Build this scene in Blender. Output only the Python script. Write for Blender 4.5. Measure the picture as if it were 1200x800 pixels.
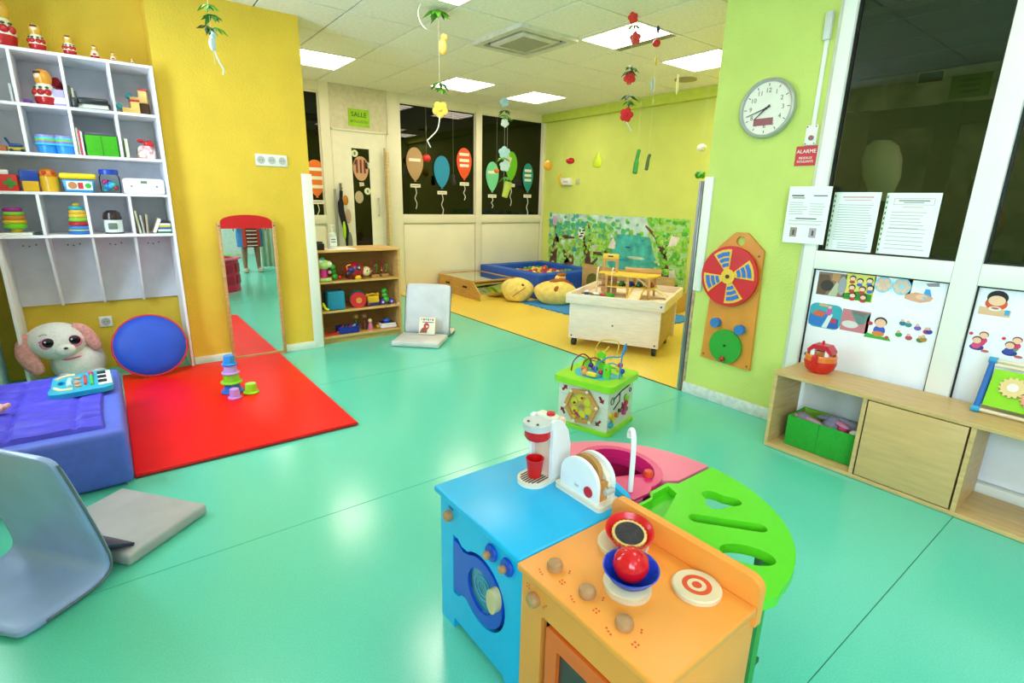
import bpy, bmesh, math, random
from mathutils import Vector, Matrix, geometry
R = math.radians
random.seed(7)
scene = bpy.context.scene
for o in list(bpy.data.objects): bpy.data.objects.remove(o)
C = scene.collection

# ---------------------------------------------------------------- camera, light, exposure
cam_d = bpy.data.cameras.new('camera'); cam = bpy.data.objects.new('camera', cam_d); C.objects.link(cam)
cam_d.sensor_fit = 'HORIZONTAL'; cam_d.sensor_width = 36.0; cam_d.lens = 611.06 / 1200 * 36.0
cam_d.clip_start = 0.02; cam_d.clip_end = 60
def _cam():
    yaw, pit, rol = R(37.613), R(15.024), R(1.293)
    f = Vector((math.sin(yaw)*math.cos(pit), math.cos(yaw)*math.cos(pit), -math.sin(pit)))
    r = Vector((math.cos(yaw), -math.sin(yaw), 0)); u = r.cross(f)
    r2 = math.cos(rol)*r + math.sin(rol)*u; u2 = -math.sin(rol)*r + math.cos(rol)*u
    m = Matrix((r2, u2, -f)).transposed().to_4x4(); m.translation = Vector((0, 0, 1.25)); return m
cam.matrix_world = _cam()
scene.camera = cam
w = bpy.data.worlds.new('world'); scene.world = w; w.use_nodes = True
bg = w.node_tree.nodes['Background']; bg.inputs[0].default_value = (0.75, 0.86, 1.0, 1); bg.inputs[1].default_value = 0.35
# daylight through the window in the left wall
ld = bpy.data.lights.new('window_daylight', 'AREA'); ld.shape = 'RECTANGLE'; ld.size = 2.6; ld.size_y = 1.3
ld.energy = 105; ld.color = (0.60, 0.80, 1.0)
lo = bpy.data.objects.new('window_daylight', ld); C.objects.link(lo); lo.location = (-0.97, -1.6, 1.65); lo.rotation_euler = (0, R(-90), R(180)); lo.rotation_euler = (R(90), 0, R(-90))
ld2 = bpy.data.lights.new('side_window_daylight', 'AREA'); ld2.shape = 'RECTANGLE'; ld2.size = 0.78; ld2.size_y = 1.3; ld2.energy = 46; ld2.color = (0.60, 0.80, 1.0)
lo2 = bpy.data.objects.new('side_window_daylight', ld2); C.objects.link(lo2); lo2.location = (-0.97, 3.3, 1.65); lo2.rotation_euler = (R(90), 0, R(-90))
vs = scene.view_settings
vs.view_transform = 'Standard'; vs.look = 'None'; vs.gamma = 1; vs.use_curve_mapping = False
vs.exposure = 0.74
scene.cycles.max_bounces = 16; scene.cycles.diffuse_bounces = 9
LIGHT = 9.5; DIM = {6: 0.8, 7: 0.72, 8: 0.7, 9: 0.7}

# ---------------------------------------------------------------- materials
MATS = {}
def lin(c):
    if isinstance(c, str):
        c = tuple(int(c[i:i+2], 16) for i in (0, 2, 4))
    return tuple((v/255/12.92 if v/255 <= 0.04045 else ((v/255+0.055)/1.055)**2.4) for v in c) + (1,)
def mat(name, c, rough=0.5, metal=0.0, var=0.06, vscale=14.0, bump=0.0, bscale=120.0, spec=0.5, coat=0.0, kind=None, c2=None):
    if name in MATS: return MATS[name]
    m = bpy.data.materials.new(name); m.use_nodes = True; nt = m.node_tree; N = nt.nodes; L = nt.links
    b = N['Principled BSDF']
    b.inputs['Roughness'].default_value = rough; b.inputs['Metallic'].default_value = metal
    b.inputs['Specular IOR Level'].default_value = spec; b.inputs['Coat Weight'].default_value = coat
    col = lin(c); b.inputs['Base Color'].default_value = col
    tc = N.new('ShaderNodeTexCoord')
    if kind == 'wood':
        mp = N.new('ShaderNodeMapping'); L.new(tc.outputs['Object'], mp.inputs[0]); mp.inputs['Scale'].default_value = (3, 3, 22)
        no = N.new('ShaderNodeTexNoise'); no.inputs['Scale'].default_value = vscale; no.inputs['Detail'].default_value = 5; L.new(mp.outputs[0], no.inputs[0])
    elif kind == 'woodx':
        mp = N.new('ShaderNodeMapping'); L.new(tc.outputs['Object'], mp.inputs[0]); mp.inputs['Scale'].default_value = (18, 2, 18)
        no = N.new('ShaderNodeTexNoise'); no.inputs['Scale'].default_value = vscale; no.inputs['Detail'].default_value = 5; L.new(mp.outputs[0], no.inputs[0])
    else:
        no = N.new('ShaderNodeTexNoise'); no.inputs['Scale'].default_value = vscale; no.inputs['Detail'].default_value = 3; L.new(tc.outputs['Object'], no.inputs[0])
    if var > 0:
        rp = N.new('ShaderNodeValToRGB'); L.new(no.outputs[0], rp.inputs[0])
        d = lin(c2) if c2 else tuple(v*(1-2.2*var) for v in col[:3]) + (1,)
        rp.color_ramp.elements[0].position = 0.3; rp.color_ramp.elements[0].color = d
        rp.color_ramp.elements[1].position = 0.7; rp.color_ramp.elements[1].color = tuple(min(1, v*(1+var)) for v in col[:3]) + (1,)
        L.new(rp.outputs[0], b.inputs['Base Color'])
    if bump > 0:
        nb = N.new('ShaderNodeTexNoise'); nb.inputs['Scale'].default_value = bscale; nb.inputs['Detail'].default_value = 2; L.new(tc.outputs['Object'], nb.inputs[0])
        bp = N.new('ShaderNodeBump'); bp.inputs['Strength'].default_value = bump; bp.inputs['Distance'].default_value = 0.01
        L.new(nb.outputs[0], bp.inputs['Height']); L.new(bp.outputs[0], b.inputs['Normal'])
    MATS[name] = m; return m
def plas(c, rough=0.3): return mat('plastic_' + c, c, rough, var=0.02)
def cloth(c): return mat('cloth_' + c, c, 0.85, var=0.05, vscale=60, bump=0.25, bscale=300)
def paint(c, rough=0.38): return mat('paint_' + c, c, rough, var=0.02, vscale=6)
def glass(name, tint, refl=1.5, rough=0.0, dens=0.85):
    if name in MATS: return MATS[name]
    m = bpy.data.materials.new(name); m.use_nodes = True; nt = m.node_tree; N = nt.nodes; L = nt.links; N.clear()
    out = N.new('ShaderNodeOutputMaterial'); mx = N.new('ShaderNodeMixShader'); fr = N.new('ShaderNodeFresnel'); fr.inputs[0].default_value = refl
    t = N.new('ShaderNodeBsdfTransparent'); t.inputs[0].default_value = lin(tint)
    g = N.new('ShaderNodeBsdfGlossy'); g.inputs['Roughness'].default_value = rough; g.inputs['Color'].default_value = (dens, dens, dens, 1)
    mx.inputs[0].default_value = 0.04
    if refl > 1: L.new(fr.outputs[0], mx.inputs[0])
    L.new(t.outputs[0], mx.inputs[1]); L.new(g.outputs[0], mx.inputs[2]); L.new(mx.outputs[0], out.inputs[0])
    MATS[name] = m; return m
def emis(name, c, s):
    if name in MATS: return MATS[name]
    m = bpy.data.materials.new(name); m.use_nodes = True; b = m.node_tree.nodes['Principled BSDF']
    b.inputs['Base Color'].default_value = (.9, .9, .9, 1); b.inputs['Emission Color'].default_value = lin(c); b.inputs['Emission Strength'].default_value = s
    MATS[name] = m; return m

# ---------------------------------------------------------------- mesh helpers
def nb(): return bmesh.new()
def _xf(bm, vs_, rot, c):
    m = Matrix.Translation(Vector(c))
    if rot: m = m @ (rot if isinstance(rot, Matrix) else Matrix.Rotation(R(rot), 4, 'Z'))
    bmesh.ops.transform(bm, matrix=m, verts=vs_)
def box(bm, x0, x1, y0, y1, z0, z1, bev=0, seg=2, rot=None):
    c = ((x0+x1)/2, (y0+y1)/2, (z0+z1)/2)
    g = bmesh.ops.create_cube(bm, size=1)['verts']
    bmesh.ops.scale(bm, vec=(abs(x1-x0), abs(y1-y0), abs(z1-z0)), verts=g)
    vset = g
    if bev > 0:
        ed = list({e for v in g for e in v.link_edges})
        r = bmesh.ops.bevel(bm, geom=ed, offset=bev, segments=seg, affect='EDGES', profile=0.5)
        vset = list({v for f in r['faces'] for v in f.verts} | {v for v in g if v.is_valid})
    _xf(bm, vset, rot, c); return vset
def cyl(bm, p0, p1, r0, r1=None, seg=16, caps=True):
    r1 = r0 if r1 is None else r1
    a, b_ = Vector(p0), Vector(p1); d = b_-a; L = d.length
    g = bmesh.ops.create_cone(bm, cap_ends=caps, segments=seg, radius1=r0, radius2=r1, depth=L)['verts']
    q = Vector((0, 0, 1)).rotation_difference(d.normalized()).to_matrix().to_4x4()
    bmesh.ops.transform(bm, matrix=Matrix.Translation((a+b_)/2) @ q, verts=g); return g
def sph(bm, c, r, seg=16, rot=None):
    r = (r, r, r) if not hasattr(r, '__len__') else r
    g = bmesh.ops.create_uvsphere(bm, u_segments=seg, v_segments=max(6, seg//2+2), radius=1)['verts']
    bmesh.ops.scale(bm, vec=r, verts=g); _xf(bm, g, rot, c); return g
def lathe(bm, prof, c=(0, 0, 0), seg=24, rot=None):
    rings = []; new = []
    for r, z in prof:
        if r < 1e-5: v = bm.verts.new((0, 0, z)); rings.append([v]); new.append(v)
        else:
            ring = [bm.verts.new((r*math.cos(2*math.pi*i/seg), r*math.sin(2*math.pi*i/seg), z)) for i in range(seg)]; rings.append(ring); new += ring
    for a, b_ in zip(rings, rings[1:]):
        for i in range(seg):
            j = (i+1) % seg
            if len(a) == 1 and len(b_) == 1: continue
            if len(a) == 1: f = (a[0], b_[j], b_[i])
            elif len(b_) == 1: f = (a[i], a[j], b_[0])
            else: f = (a[i], a[j], b_[j], b_[i])
            bm.faces.new(f)
    _xf(bm, new, rot, c); return new
def tube(bm, pts, r, seg=8, closed=False):
    P = [Vector(p) for p in pts]; n = len(P); rings = []
    up = Vector((0, 0, 1)); last = None
    for i, p in enumerate(P):
        t = (P[(i+1) % n]-P[i-1]) if closed else (P[min(i+1, n-1)]-P[max(i-1, 0)])
        t.normalize()
        if last is None:
            s = t.cross(up)
            if s.length < 1e-3: s = t.cross(Vector((1, 0, 0)))
        else: s = last - t*last.dot(t)
        s.normalize(); last = s; u = s.cross(t)
        rr = r[i] if hasattr(r, '__len__') else r
        rings.append([bm.verts.new(p + rr*(math.cos(2*math.pi*k/seg)*s + math.sin(2*math.pi*k/seg)*u)) for k in range(seg)])
    m = n if closed else n-1
    for i in range(m):
        a, b_ = rings[i], rings[(i+1) % n]
        for k in range(seg): bm.faces.new((a[k], a[(k+1) % seg], b_[(k+1) % seg], b_[k]))
    if not closed:
        bm.faces.new(rings[0]); bm.faces.new(rings[-1][::-1])
def curve(pts, n=6):
    P = [Vector(p) for p in pts]; out = []
    for i in range(len(P)-1):
        p0, p1, p2, p3 = P[max(i-1, 0)], P[i], P[i+1], P[min(i+2, len(P)-1)]
        for k in range(n):
            t = k/n
            out.append(0.5*((2*p1)+(-p0+p2)*t+(2*p0-5*p1+4*p2-p3)*t*t+(-p0+3*p1-3*p2+p3)*t**3))
    out.append(P[-1]); return out
def plate(bm, outer, holes, t0, t1, frame=None):
    """2D outline (with holes) extruded from t0 to t1 along the third axis; frame maps (a,b,t)->xyz"""
    fr = frame or (lambda a, b, t: (a, b, t))
    loops = [[Vector((a, b, 0)) for a, b in l] for l in [outer]+list(holes)]
    flat = [p for l in loops for p in l]
    tris = geometry.tessellate_polygon(loops)
    va = [bm.verts.new(fr(p.x, p.y, t0)) for p in flat]; vb = [bm.verts.new(fr(p.x, p.y, t1)) for p in flat]
    for t in tris:
        try: bm.faces.new([va[i] for i in t]); bm.faces.new([vb[i] for i in reversed(t)])
        except ValueError: pass
    k = 0
    for l in loops:
        n = len(l)
        for i in range(n):
            j = (i+1) % n
            bm.faces.new((va[k+i], va[k+j], vb[k+j], vb[k+i]))
        k += n
FXZ = lambda a, b, t: (a, t, b)       # outline in x,z ; thickness along y
def circ(cx, cy, r, n=28, a0=0, a1=360, ry=None):
    ry = r if ry is None else ry; full = abs(a1-a0) >= 359.9
    m = n if full else n-1
    return [(cx+r*math.cos(R(a0+(a1-a0)*i/m)), cy+ry*math.sin(R(a0+(a1-a0)*i/m))) for i in range(n)]
def rrect(x0, x1, y0, y1, r, n=5):
    o = []
    for cx, cy, a in ((x1-r, y1-r, 0), (x0+r, y1-r, 90), (x0+r, y0+r, 180), (x1-r, y0+r, 270)):
        o += [(cx+r*math.cos(R(a+90*i/n)), cy+r*math.sin(R(a+90*i/n))) for i in range(n+1)]
    return o
SMOOTH = 38
def ob(name, bm, m, parent=None, loc=None, rz=None, world=False, sub=0, rot=None):
    if world and parent is not None:
        pm = parent.matrix_basis
        if parent.parent: pm = parent.parent.matrix_basis @ pm
        bm.transform(pm.inverted())
    bmesh.ops.recalc_face_normals(bm, faces=bm.faces)
    me = bpy.data.meshes.new(name); bm.to_mesh(me); bm.free()
    for p in me.polygons: p.use_smooth = True
    me.set_sharp_from_angle(angle=R(SMOOTH))
    me.materials.append(m)
    o = bpy.data.objects.new(name, me); C.objects.link(o)
    if parent is not None: o.parent = parent
    if loc: o.location = loc
    if rz is not None: o.rotation_euler = (0, 0, R(rz))
    if rot is not None: o.rotation_euler = rot
    if sub:
        s = o.modifiers.new('subdivision', 'SUBSURF'); s.levels = sub; s.render_levels = sub
    return o
def tag(o, label, cat, group=None):
    o['label'] = label; o['category'] = cat
    if group: o['group'] = group
    return o
def thing(name, label, cat, loc=(0, 0, 0), rz=0, group=None, rot=None):
    o = bpy.data.objects.new(name, None); C.objects.link(o); o.empty_display_size = 0.05
    o.location = loc; o.rotation_euler = rot if rot else (0, 0, R(rz)); tag(o, label, cat, group); return o
def solo(name, bm, m, label, cat, loc=None, rz=None, group=None, rot=None):
    return tag(ob(name, bm, m, None, loc, rz, rot=rot), label, cat, group)
def struct(name, bm, m, parent=None):
    o = ob(name, bm, m, parent, world=parent is not None)
    if parent is None: o['kind'] = 'structure'
    return o
def bxo(name, a, m, parent=None, bev=0, world=False, seg=2):
    bm = nb(); box(bm, *a, bev=bev, seg=seg); return ob(name, bm, m, parent, world=world)
def text(name, s, size, m, parent, loc, rot, depth=0.0005, align='CENTER', sx=1.0):
    c = bpy.data.curves.new(name, 'FONT'); c.body = s; c.size = size; c.extrude = depth; c.align_x = align; c.align_y = 'CENTER'; c.resolution_u = 2
    t = bpy.data.objects.new(name, c); C.objects.link(t); bpy.context.view_layer.update()
    me = bpy.data.meshes.new_from_object(t); C.objects.unlink(t); bpy.data.objects.remove(t)
    me.materials.clear(); me.materials.append(m)
    o = bpy.data.objects.new(name, me); C.objects.link(o); o.parent = parent; o.location = loc; o.rotation_euler = rot; o.scale = (sx, 1, 1); return o
UP = (R(90), 0, 0)     # text standing in x,z facing -y
WOOD = lambda: mat('wood_birch', 'dcbb85', 0.45, var=0.09, vscale=3, kind='wood')
WOODB = lambda: mat('wood_beech', 'c89a5e', 0.4, var=0.10, vscale=3, kind='wood')
WOODL = lambda: mat('wood_pale', 'e6d3b2', 0.45, var=0.06, vscale=3, kind='wood')
WHITE = lambda: mat('white_lacquer', 'efece6', 0.35, var=0.02, vscale=3)
# ---------------------------------------------------------------- the setting
ZC = 2.54; XL = -0.8; XR = 3.042; YY = 4.44; YB = 6.6; XF = 5.65; YF = -4.0
m_teal = mat('vinyl_teal', '60cab0', 0.2, var=0.05, vscale=220, bump=0.015, bscale=60, spec=0.75)
m_teal2 = mat('vinyl_subfloor', '2b7a6a', 0.6)
m_yfloor = mat('vinyl_yellow', 'e8c850', 0.32, var=0.05, vscale=60)
m_yell = mat('wall_yellow', 'e2bc38', 0.75, var=0.04, vscale=3, bump=0.35, bscale=90)
m_green = mat('wall_lime', 'c6d46c', 0.75, var=0.04, vscale=3, bump=0.3, bscale=90)
m_white = mat('frame_white', 'ebe8de', 0.4, var=0.02, vscale=2)
m_cream = mat('panel_cream', 'e6dfc8', 0.5, var=0.03, vscale=2)
m_ctile = mat('ceiling_tile', 'f4f0e4', 0.9, var=0.04, vscale=40, bump=0.25, bscale=200)
m_cgrid = mat('ceiling_grid', '6e6858', 0.8)
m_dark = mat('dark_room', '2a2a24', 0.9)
m_gasket = mat('black_gasket', '16140f', 0.6)
m_alu = mat('aluminium', '9a9a96', 0.35, metal=0.8, var=0.03)
# floor: vinyl sheets laid side by side, with fine dark seams
fb = nb(); box(fb, XL, XR+0.004, YF, YB, -0.06, -0.003); floor = struct('floor', fb, m_teal2)
ys = [YF, -2.68, -1.14, 0.396, 1.926, 3.487, 5.05, YB]
for a, b_ in zip(ys, ys[1:]):
    bm = nb(); box(bm, XL, XR+0.002, a+0.0015, b_-0.0015, -0.003, 0.0); ob('vinyl_sheet', bm, m_teal, floor)
bm = nb(); box(bm, XR+0.004, XF, 1.98, YB, -0.06, 0.0); struct('floor_alcove', bm, m_yfloor)
bm = nb(); box(bm, XR-0.006, XR+0.006, 2.0, YB, -0.001, 0.004); struct('trim_1', bm, mat('threshold', '5b4a22', 0.5))
# ceiling: recessed joints between mineral tiles
bm = nb(); box(bm, XL-0.1, XF+0.1, YF-0.1, YB+0.1, ZC+0.012, ZC+0.1); ceil = struct('ceiling', bm, m_cgrid)
GX = [2.15+0.55*k for k in range(-6, 8)]; GY = [2.86+0.615*k for k in range(-12, 8)]
LIGHTS = [(1.60, 5.32), (3.25, 5.32), (4.35, 5.32), (3.25, 2.86), (4.35, 2.86), (1.60, 2.86), (-0.05, 2.86), (1.60, 0.40), (1.60, -1.445), (-0.05, -2.06), (4.90, 2.245)]  # the last one is added out of view to brighten the alcove
ACC = (2.70, 3.475)
def is_cell(x, y, L): return any(abs(x-a) < 0.05 and abs(y-b_) < 0.05 for a, b_ in L)
tile_me = {}
for i in range(len(GX)-1):
    for j in range(len(GY)-1):
        x0, x1, y0, y1 = GX[i], GX[i+1], GY[j], GY[j+1]
        if is_cell(x0, y0, LIGHTS+[ACC]) or x1 < XL+0.1 or y1 < YF+0.2 or x0 > XF-0.1: continue
        cx0, cx1, cy0, cy1 = max(x0, XL), min(x1, XF), max(y0, YF), min(y1, YB)
        key = (round(cx1-cx0, 3), round(cy1-cy0, 3))
        if key not in tile_me:
            bm = nb(); box(bm, -key[0]/2+0.006, key[0]/2-0.006, -key[1]/2+0.006, key[1]/2-0.006, 0, 0.0115, bev=0.0025, seg=1)
            o = ob('ceiling_tile', bm, m_ctile, ceil); tile_me[key] = o.data
        else:
            o = bpy.data.objects.new('ceiling_tile', tile_me[key]); C.objects.link(o); o.parent = ceil
        o.location = ((cx0+cx1)/2, (cy0+cy1)/2, ZC)
# walls
bm = nb(); box(bm, 0.395, 1.35, YY, 4.95, 0, ZC); wy = struct('wall_back', bm, m_yell)
bm = nb(); box(bm, XL, 0.395, 4.70, 4.95, 0, ZC); struct('wall_niche', bm, m_yell)
bm = nb(); box(bm, 0.395, 1.29, YY-0.014, YY, 0.0, 0.062, bev=0.003); struct('baseboard_back', bm, m_white)
bm = nb(); box(bm, 1.25, 1.35, 4.95, YB, 0, ZC); struct('wall_passage', bm, m_cream)
bm = nb(); box(bm, 1.282, 1.362, YY-0.012, YY, 0.0, 1.425, bev=0.004); box(bm, 1.35, 1.362, YY, YY+0.025, 0, 1.425, bev=0.003); struct('trim_2', bm, m_white)
# left wall with a wide window that lets the daylight in
bm = nb()
plate(bm, [(YF, 0), (4.95, 0), (4.95, ZC), (YF, ZC)], [[(-2.95, 0.95), (-2.95, 2.3), (-0.25, 2.3), (-0.25, 0.95)], [(2.9, 0.95), (2.9, 2.3), (3.7, 2.3), (3.7, 0.95)]], XL-0.12, XL, frame=lambda a, b_, t: (t, a, b_))
struct('wall_left', bm, mat('wall_pale_green', 'd6dc9c', 0.8, var=0.03, bump=0.2))
bm = nb()
for y in (-2.95, -2.08, -1.17, -0.30): box(bm, XL-0.09, XL-0.03, y, y+0.05, 0.95, 2.3)
for z in (0.95, 2.25): box(bm, XL-0.09, XL-0.03, -2.95, -0.25, z, z+0.05)
win4 = struct('window_4', bm, m_white)
bm = nb()
for y in (2.9, 3.65): box(bm, XL-0.09, XL-0.03, y, y+0.05, 0.95, 2.3)
for z in (0.95, 2.25): box(bm, XL-0.09, XL-0.03, 2.9, 3.7, z, z+0.05)
win6 = struct('window_6', bm, m_white)
for y0, y1, wn in ((-2.90, -2.08, win4), (-2.03, -1.17, win4), (-1.12, -0.30, win4), (2.95, 3.65, win6)):
    struct('pane', (lambda b: (box(b, XL-0.064, XL-0.058, y0, y1, 1.0, 2.25), b)[1])(nb()), glass('clear_pane', 'fcfdfd', 1.0), wn)
bm = nb(); box(bm, XL, XR+0.4, YF-0.1, YF, 0, ZC); struct('wall_front', bm, mat('wall_offwhite', 'dad6c6', 0.8))
bm = nb(); box(bm, XR, XR+0.1, 1.31, 1.98, 0, ZC); wr = struct('wall_right', bm, m_green)
bm = nb(); box(bm, XR, XR+0.1, YF, -0.05, 0, ZC); struct('wall_right_near', bm, mat('wall_offwhite', 'dad6c6', 0.8))
bm = nb(); box(bm, XR-0.014, XR, 1.32, 1.985, 0, 0.075, bev=0.003); struct('baseboard_right', bm, mat('baseboard_grey', 'd9dad6', 0.5, var=0.08, vscale=30))
bm = nb(); box(bm, XR+0.1, XF, 1.88, 1.98, 0, ZC); struct('wall_partition', bm, m_green)
bm = nb(); box(bm, XF, XF+0.1, 1.88, YB+0.1, 0, ZC); struct('wall_far', bm, mat('wall_far_lime', 'd2dc6c', 0.75, var=0.03, vscale=3, bump=0.3, bscale=90))
bm = nb(); box(bm, XF-0.09, XF, 1.98, YB, 2.425, ZC, bev=0.004); struct('trim_3', bm, mat('wall_lime_soffit', 'cad852', 0.75, var=0.03, bump=0.2))
# wall end: white corner guard, worn strip under it, aluminium track post
bm = nb(); box(bm, XR-0.012, XR+0.112, 1.93, 1.992, 0.71, 1.425, bev=0.004); struct('trim_4', bm, m_white)
bm = nb(); box(bm, XR-0.006, XR+0.10, 1.975, 1.995, 0.08, 0.71, bev=0.003); struct('trim_5', bm, mat('worn_strip', 'b59a7c', 0.7, var=0.2, vscale=30))
bm = nb(); box(bm, XR-0.004, XR+0.03, 2.005, 2.035, 0.004, 1.40, bev=0.003)
box(bm, XR-0.012, XR-0.004, 2.013, 2.027, 0.004, 1.40); struct('trim_6', bm, m_alu)
# back wall: cream framed partition with a door and three dark windows
bm = nb(); box(bm, 1.25, XF, YB+0.06, YB+0.1, 0, ZC-0.0); wb = None
wb_bm = nb()
plate(wb_bm, [(1.35, 0), (XF, 0), (XF, ZC), (1.35, ZC)],
      [[(1.80, 1.02), (1.80, 2.43), (2.17, 2.43), (2.17, 1.02)], [(3.19, 1.04), (3.19, 2.44), (4.352, 2.44), (4.352, 1.04)], [(4.455, 1.04), (4.455, 2.44), (5.60, 2.44), (5.60, 1.04)], [(2.53, 0.30), (2.53, 1.84), (2.755, 1.84), (2.755, 0.30)]],
      YB+0.02, YB+0.06, frame=FXZ)
bm.free()
wall_b = struct('wall_back_partition', wb_bm, m_cream)
for x0, x1 in ((1.35, 1.44), (2.17, 2.285), (3.01, 3.19), (4.352, 4.455), (5.60, 5.65)):
    struct('post', (lambda b: (box(b, x0, x1, YB-0.015, YB+0.02, 0, ZC, bev=0.004), b)[1])(nb()), m_cream, wall_b)
for x0, x1 in ((1.44, 2.17), (3.19, 4.352), (4.455, 5.60)):
    for z0, z1 in ((0.935, 1.04), (2.44, ZC), (0.0, 0.08)):
        struct('rail', (lambda b: (box(b, x0, x1, YB-0.012, YB+0.02, z0, z1, bev=0.004), b)[1])(nb()), m_cream, wall_b)
    struct('panel', (lambda b: (box(b, x0+0.012, x1-0.012, YB+0.004, YB+0.02, 0.09, 0.923, bev=0.003), b)[1])(nb()), m_cream, wall_b)
struct('transom_panel', (lambda b: (box(b, 2.285, 3.01, YB-0.004, YB+0.02, 2.05, ZC, bev=0.003), b)[1])(nb()), mat('transom', 'd8cdb2', 0.55, var=0.05, vscale=20), wall_b)
m_pane = glass('dark_pane', '3c3c36', 1.5)
for n, (x0, x1, z0, z1) in enumerate(((1.80, 2.17, 1.02, 2.43), (3.19, 4.352, 1.04, 2.44), (4.455, 5.60, 1.04, 2.44))):
    bm = nb(); box(bm, x0, x1, YB+0.035, YB+0.041, z0, z1); wn = struct('window_%d' % (n+1), bm, m_pane)
    bm = nb()
    for a in ((x0-0.002, x0+0.012, z0, z1), (x1-0.012, x1+0.002, z0, z1), (x0, x1, z0, z0+0.012), (x0, x1, z1-0.012, z1)): box(bm, a[0], a[1], YB+0.02, YB+0.034, a[2], a[3])
    struct('bead', bm, m_cream, wn)
# door with its narrow pane
bm = nb(); plate(bm, [(2.30, 0.01), (2.99, 0.01), (2.99, 2.03), (2.30, 2.03)], [[(2.53, 0.30), (2.53, 1.84), (2.755, 1.84), (2.755, 0.30)]], YB-0.008, YB+0.02, frame=FXZ)
door = struct('door_1', bm, mat('door_cream', 'ece5d0', 0.45, var=0.02))
bm = nb(); box(bm, 2.53, 2.755, YB+0.002, YB+0.008, 0.30, 1.84); struct('pane', bm, m_pane, door)
bm = nb()
for a in ((2.285, 2.30, 0, 2.05), (2.99, 3.01, 0, 2.05), (2.285, 3.01, 2.03, 2.05)): box(bm, a[0], a[1], YB-0.022, YB, a[2], a[3])
struct('door_frame', bm, m_cream, door)
bm = nb(); box(bm, 2.835, 2.855, YB-0.05, YB-0.036, 1.02, 1.26, bev=0.004); box(bm, 2.84, 2.85, YB-0.04, YB-0.008, 1.03, 1.05); box(bm, 2.84, 2.85, YB-0.04, YB-0.008, 1.23, 1.25); struct('handle', bm, mat('grey_handle', 'b9b5a4', 0.4), door)
# dark space behind the back partition
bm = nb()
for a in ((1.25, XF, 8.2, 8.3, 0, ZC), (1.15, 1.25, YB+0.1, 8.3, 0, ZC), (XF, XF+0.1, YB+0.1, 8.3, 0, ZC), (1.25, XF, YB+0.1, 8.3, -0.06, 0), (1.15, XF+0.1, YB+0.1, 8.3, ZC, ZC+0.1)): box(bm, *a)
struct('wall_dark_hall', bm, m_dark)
# glazed white frame on the right (stands proud of the wall)
bm = nb(); box(bm, 3.03, 3.06, -0.05, 1.30, 2.47, ZC); gz = struct('window_5', bm, m_white)
for y0, y1 in ((1.253, 1.315), (0.568, 0.662), (-0.12, -0.025)):
    struct('post', (lambda b: (box(b, 2.995, 3.085, y0, y1, 0, 2.5, bev=0.005), b)[1])(nb()), m_white, gz)
struct('edge_trim', (lambda b: (box(b, 3.032, 3.045, 1.312, 1.345, 0, ZC, bev=0.003), b)[1])(nb()), mat('frame_ivory', 'd9d6c6', 0.5, var=0.03), gz)
for y0, y1 in ((0.662, 1.253), (-0.025, 0.568)):
    for z0, z1 in ((0.938, 1.033), (2.40, 2.5), (0, 0.06)):
        struct('rail', (lambda b: (box(b, 2.995, 3.085, y0, y1, z0, z1, bev=0.005), b)[1])(nb()), m_white, gz)
    struct('panel', (lambda b: (box(b, 3.022, 3.06, y0+0.007, y1-0.007, 0.066, 0.931, bev=0.002), b)[1])(nb()), mat('panel_white', 'efedf0', 0.35, var=0.01), gz)
    bm = nb()
    for a in ((y0, y0+0.007, 0.06, 0.938), (y1-0.007, y1, 0.06, 0.938), (y0, y1, 0.931, 0.938), (y0, y0+0.008, 1.033, 2.4), (y1-0.008, y1, 1.033, 2.4), (y0, y1, 1.033, 1.041)): box(bm, 3.018, 3.05, a[0], a[1], a[2], a[3])
    struct('gasket', bm, m_gasket, gz)
    bm = nb(); box(bm, 3.036, 3.042, y0+0.006, y1-0.006, 1.039, 2.4); struct('pane', bm, glass('window_pane', 'c9cfb4', 1.62), gz)
# the dim room behind that glass
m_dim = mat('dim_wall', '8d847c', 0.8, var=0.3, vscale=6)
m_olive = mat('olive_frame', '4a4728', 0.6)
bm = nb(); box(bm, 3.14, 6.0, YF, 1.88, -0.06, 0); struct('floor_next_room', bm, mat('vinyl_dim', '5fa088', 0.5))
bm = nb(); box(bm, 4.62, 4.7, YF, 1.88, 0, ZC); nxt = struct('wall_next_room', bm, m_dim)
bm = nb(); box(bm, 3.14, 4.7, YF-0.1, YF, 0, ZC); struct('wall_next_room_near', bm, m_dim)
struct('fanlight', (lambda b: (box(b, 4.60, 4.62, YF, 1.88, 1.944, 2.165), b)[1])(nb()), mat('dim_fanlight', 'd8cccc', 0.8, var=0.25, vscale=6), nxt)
for z0, z1 in ((1.81, 1.944), (0.0, 0.95)):
    struct('rail', (lambda b: (box(b, 4.585, 4.62, YF, 1.88, z0, z1), b)[1])(nb()), m_olive, nxt)
for y, yw in ((1.69, 0.19), (1.158, 0.13), (0.52, 0.12), (0.0, 0.12), (-0.7, 0.12)):
    struct('post', (lambda b: (box(b, 4.58, 4.62, y, y+yw, 0, 1.95), b)[1])(nb()), m_olive, nxt)
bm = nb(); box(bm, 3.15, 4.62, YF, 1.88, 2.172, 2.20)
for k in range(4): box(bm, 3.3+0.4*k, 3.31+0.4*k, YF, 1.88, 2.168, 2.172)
struct('ceiling_next_room', bm, mat('ceiling_olive', '57532e', 0.9, var=0.05))
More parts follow.
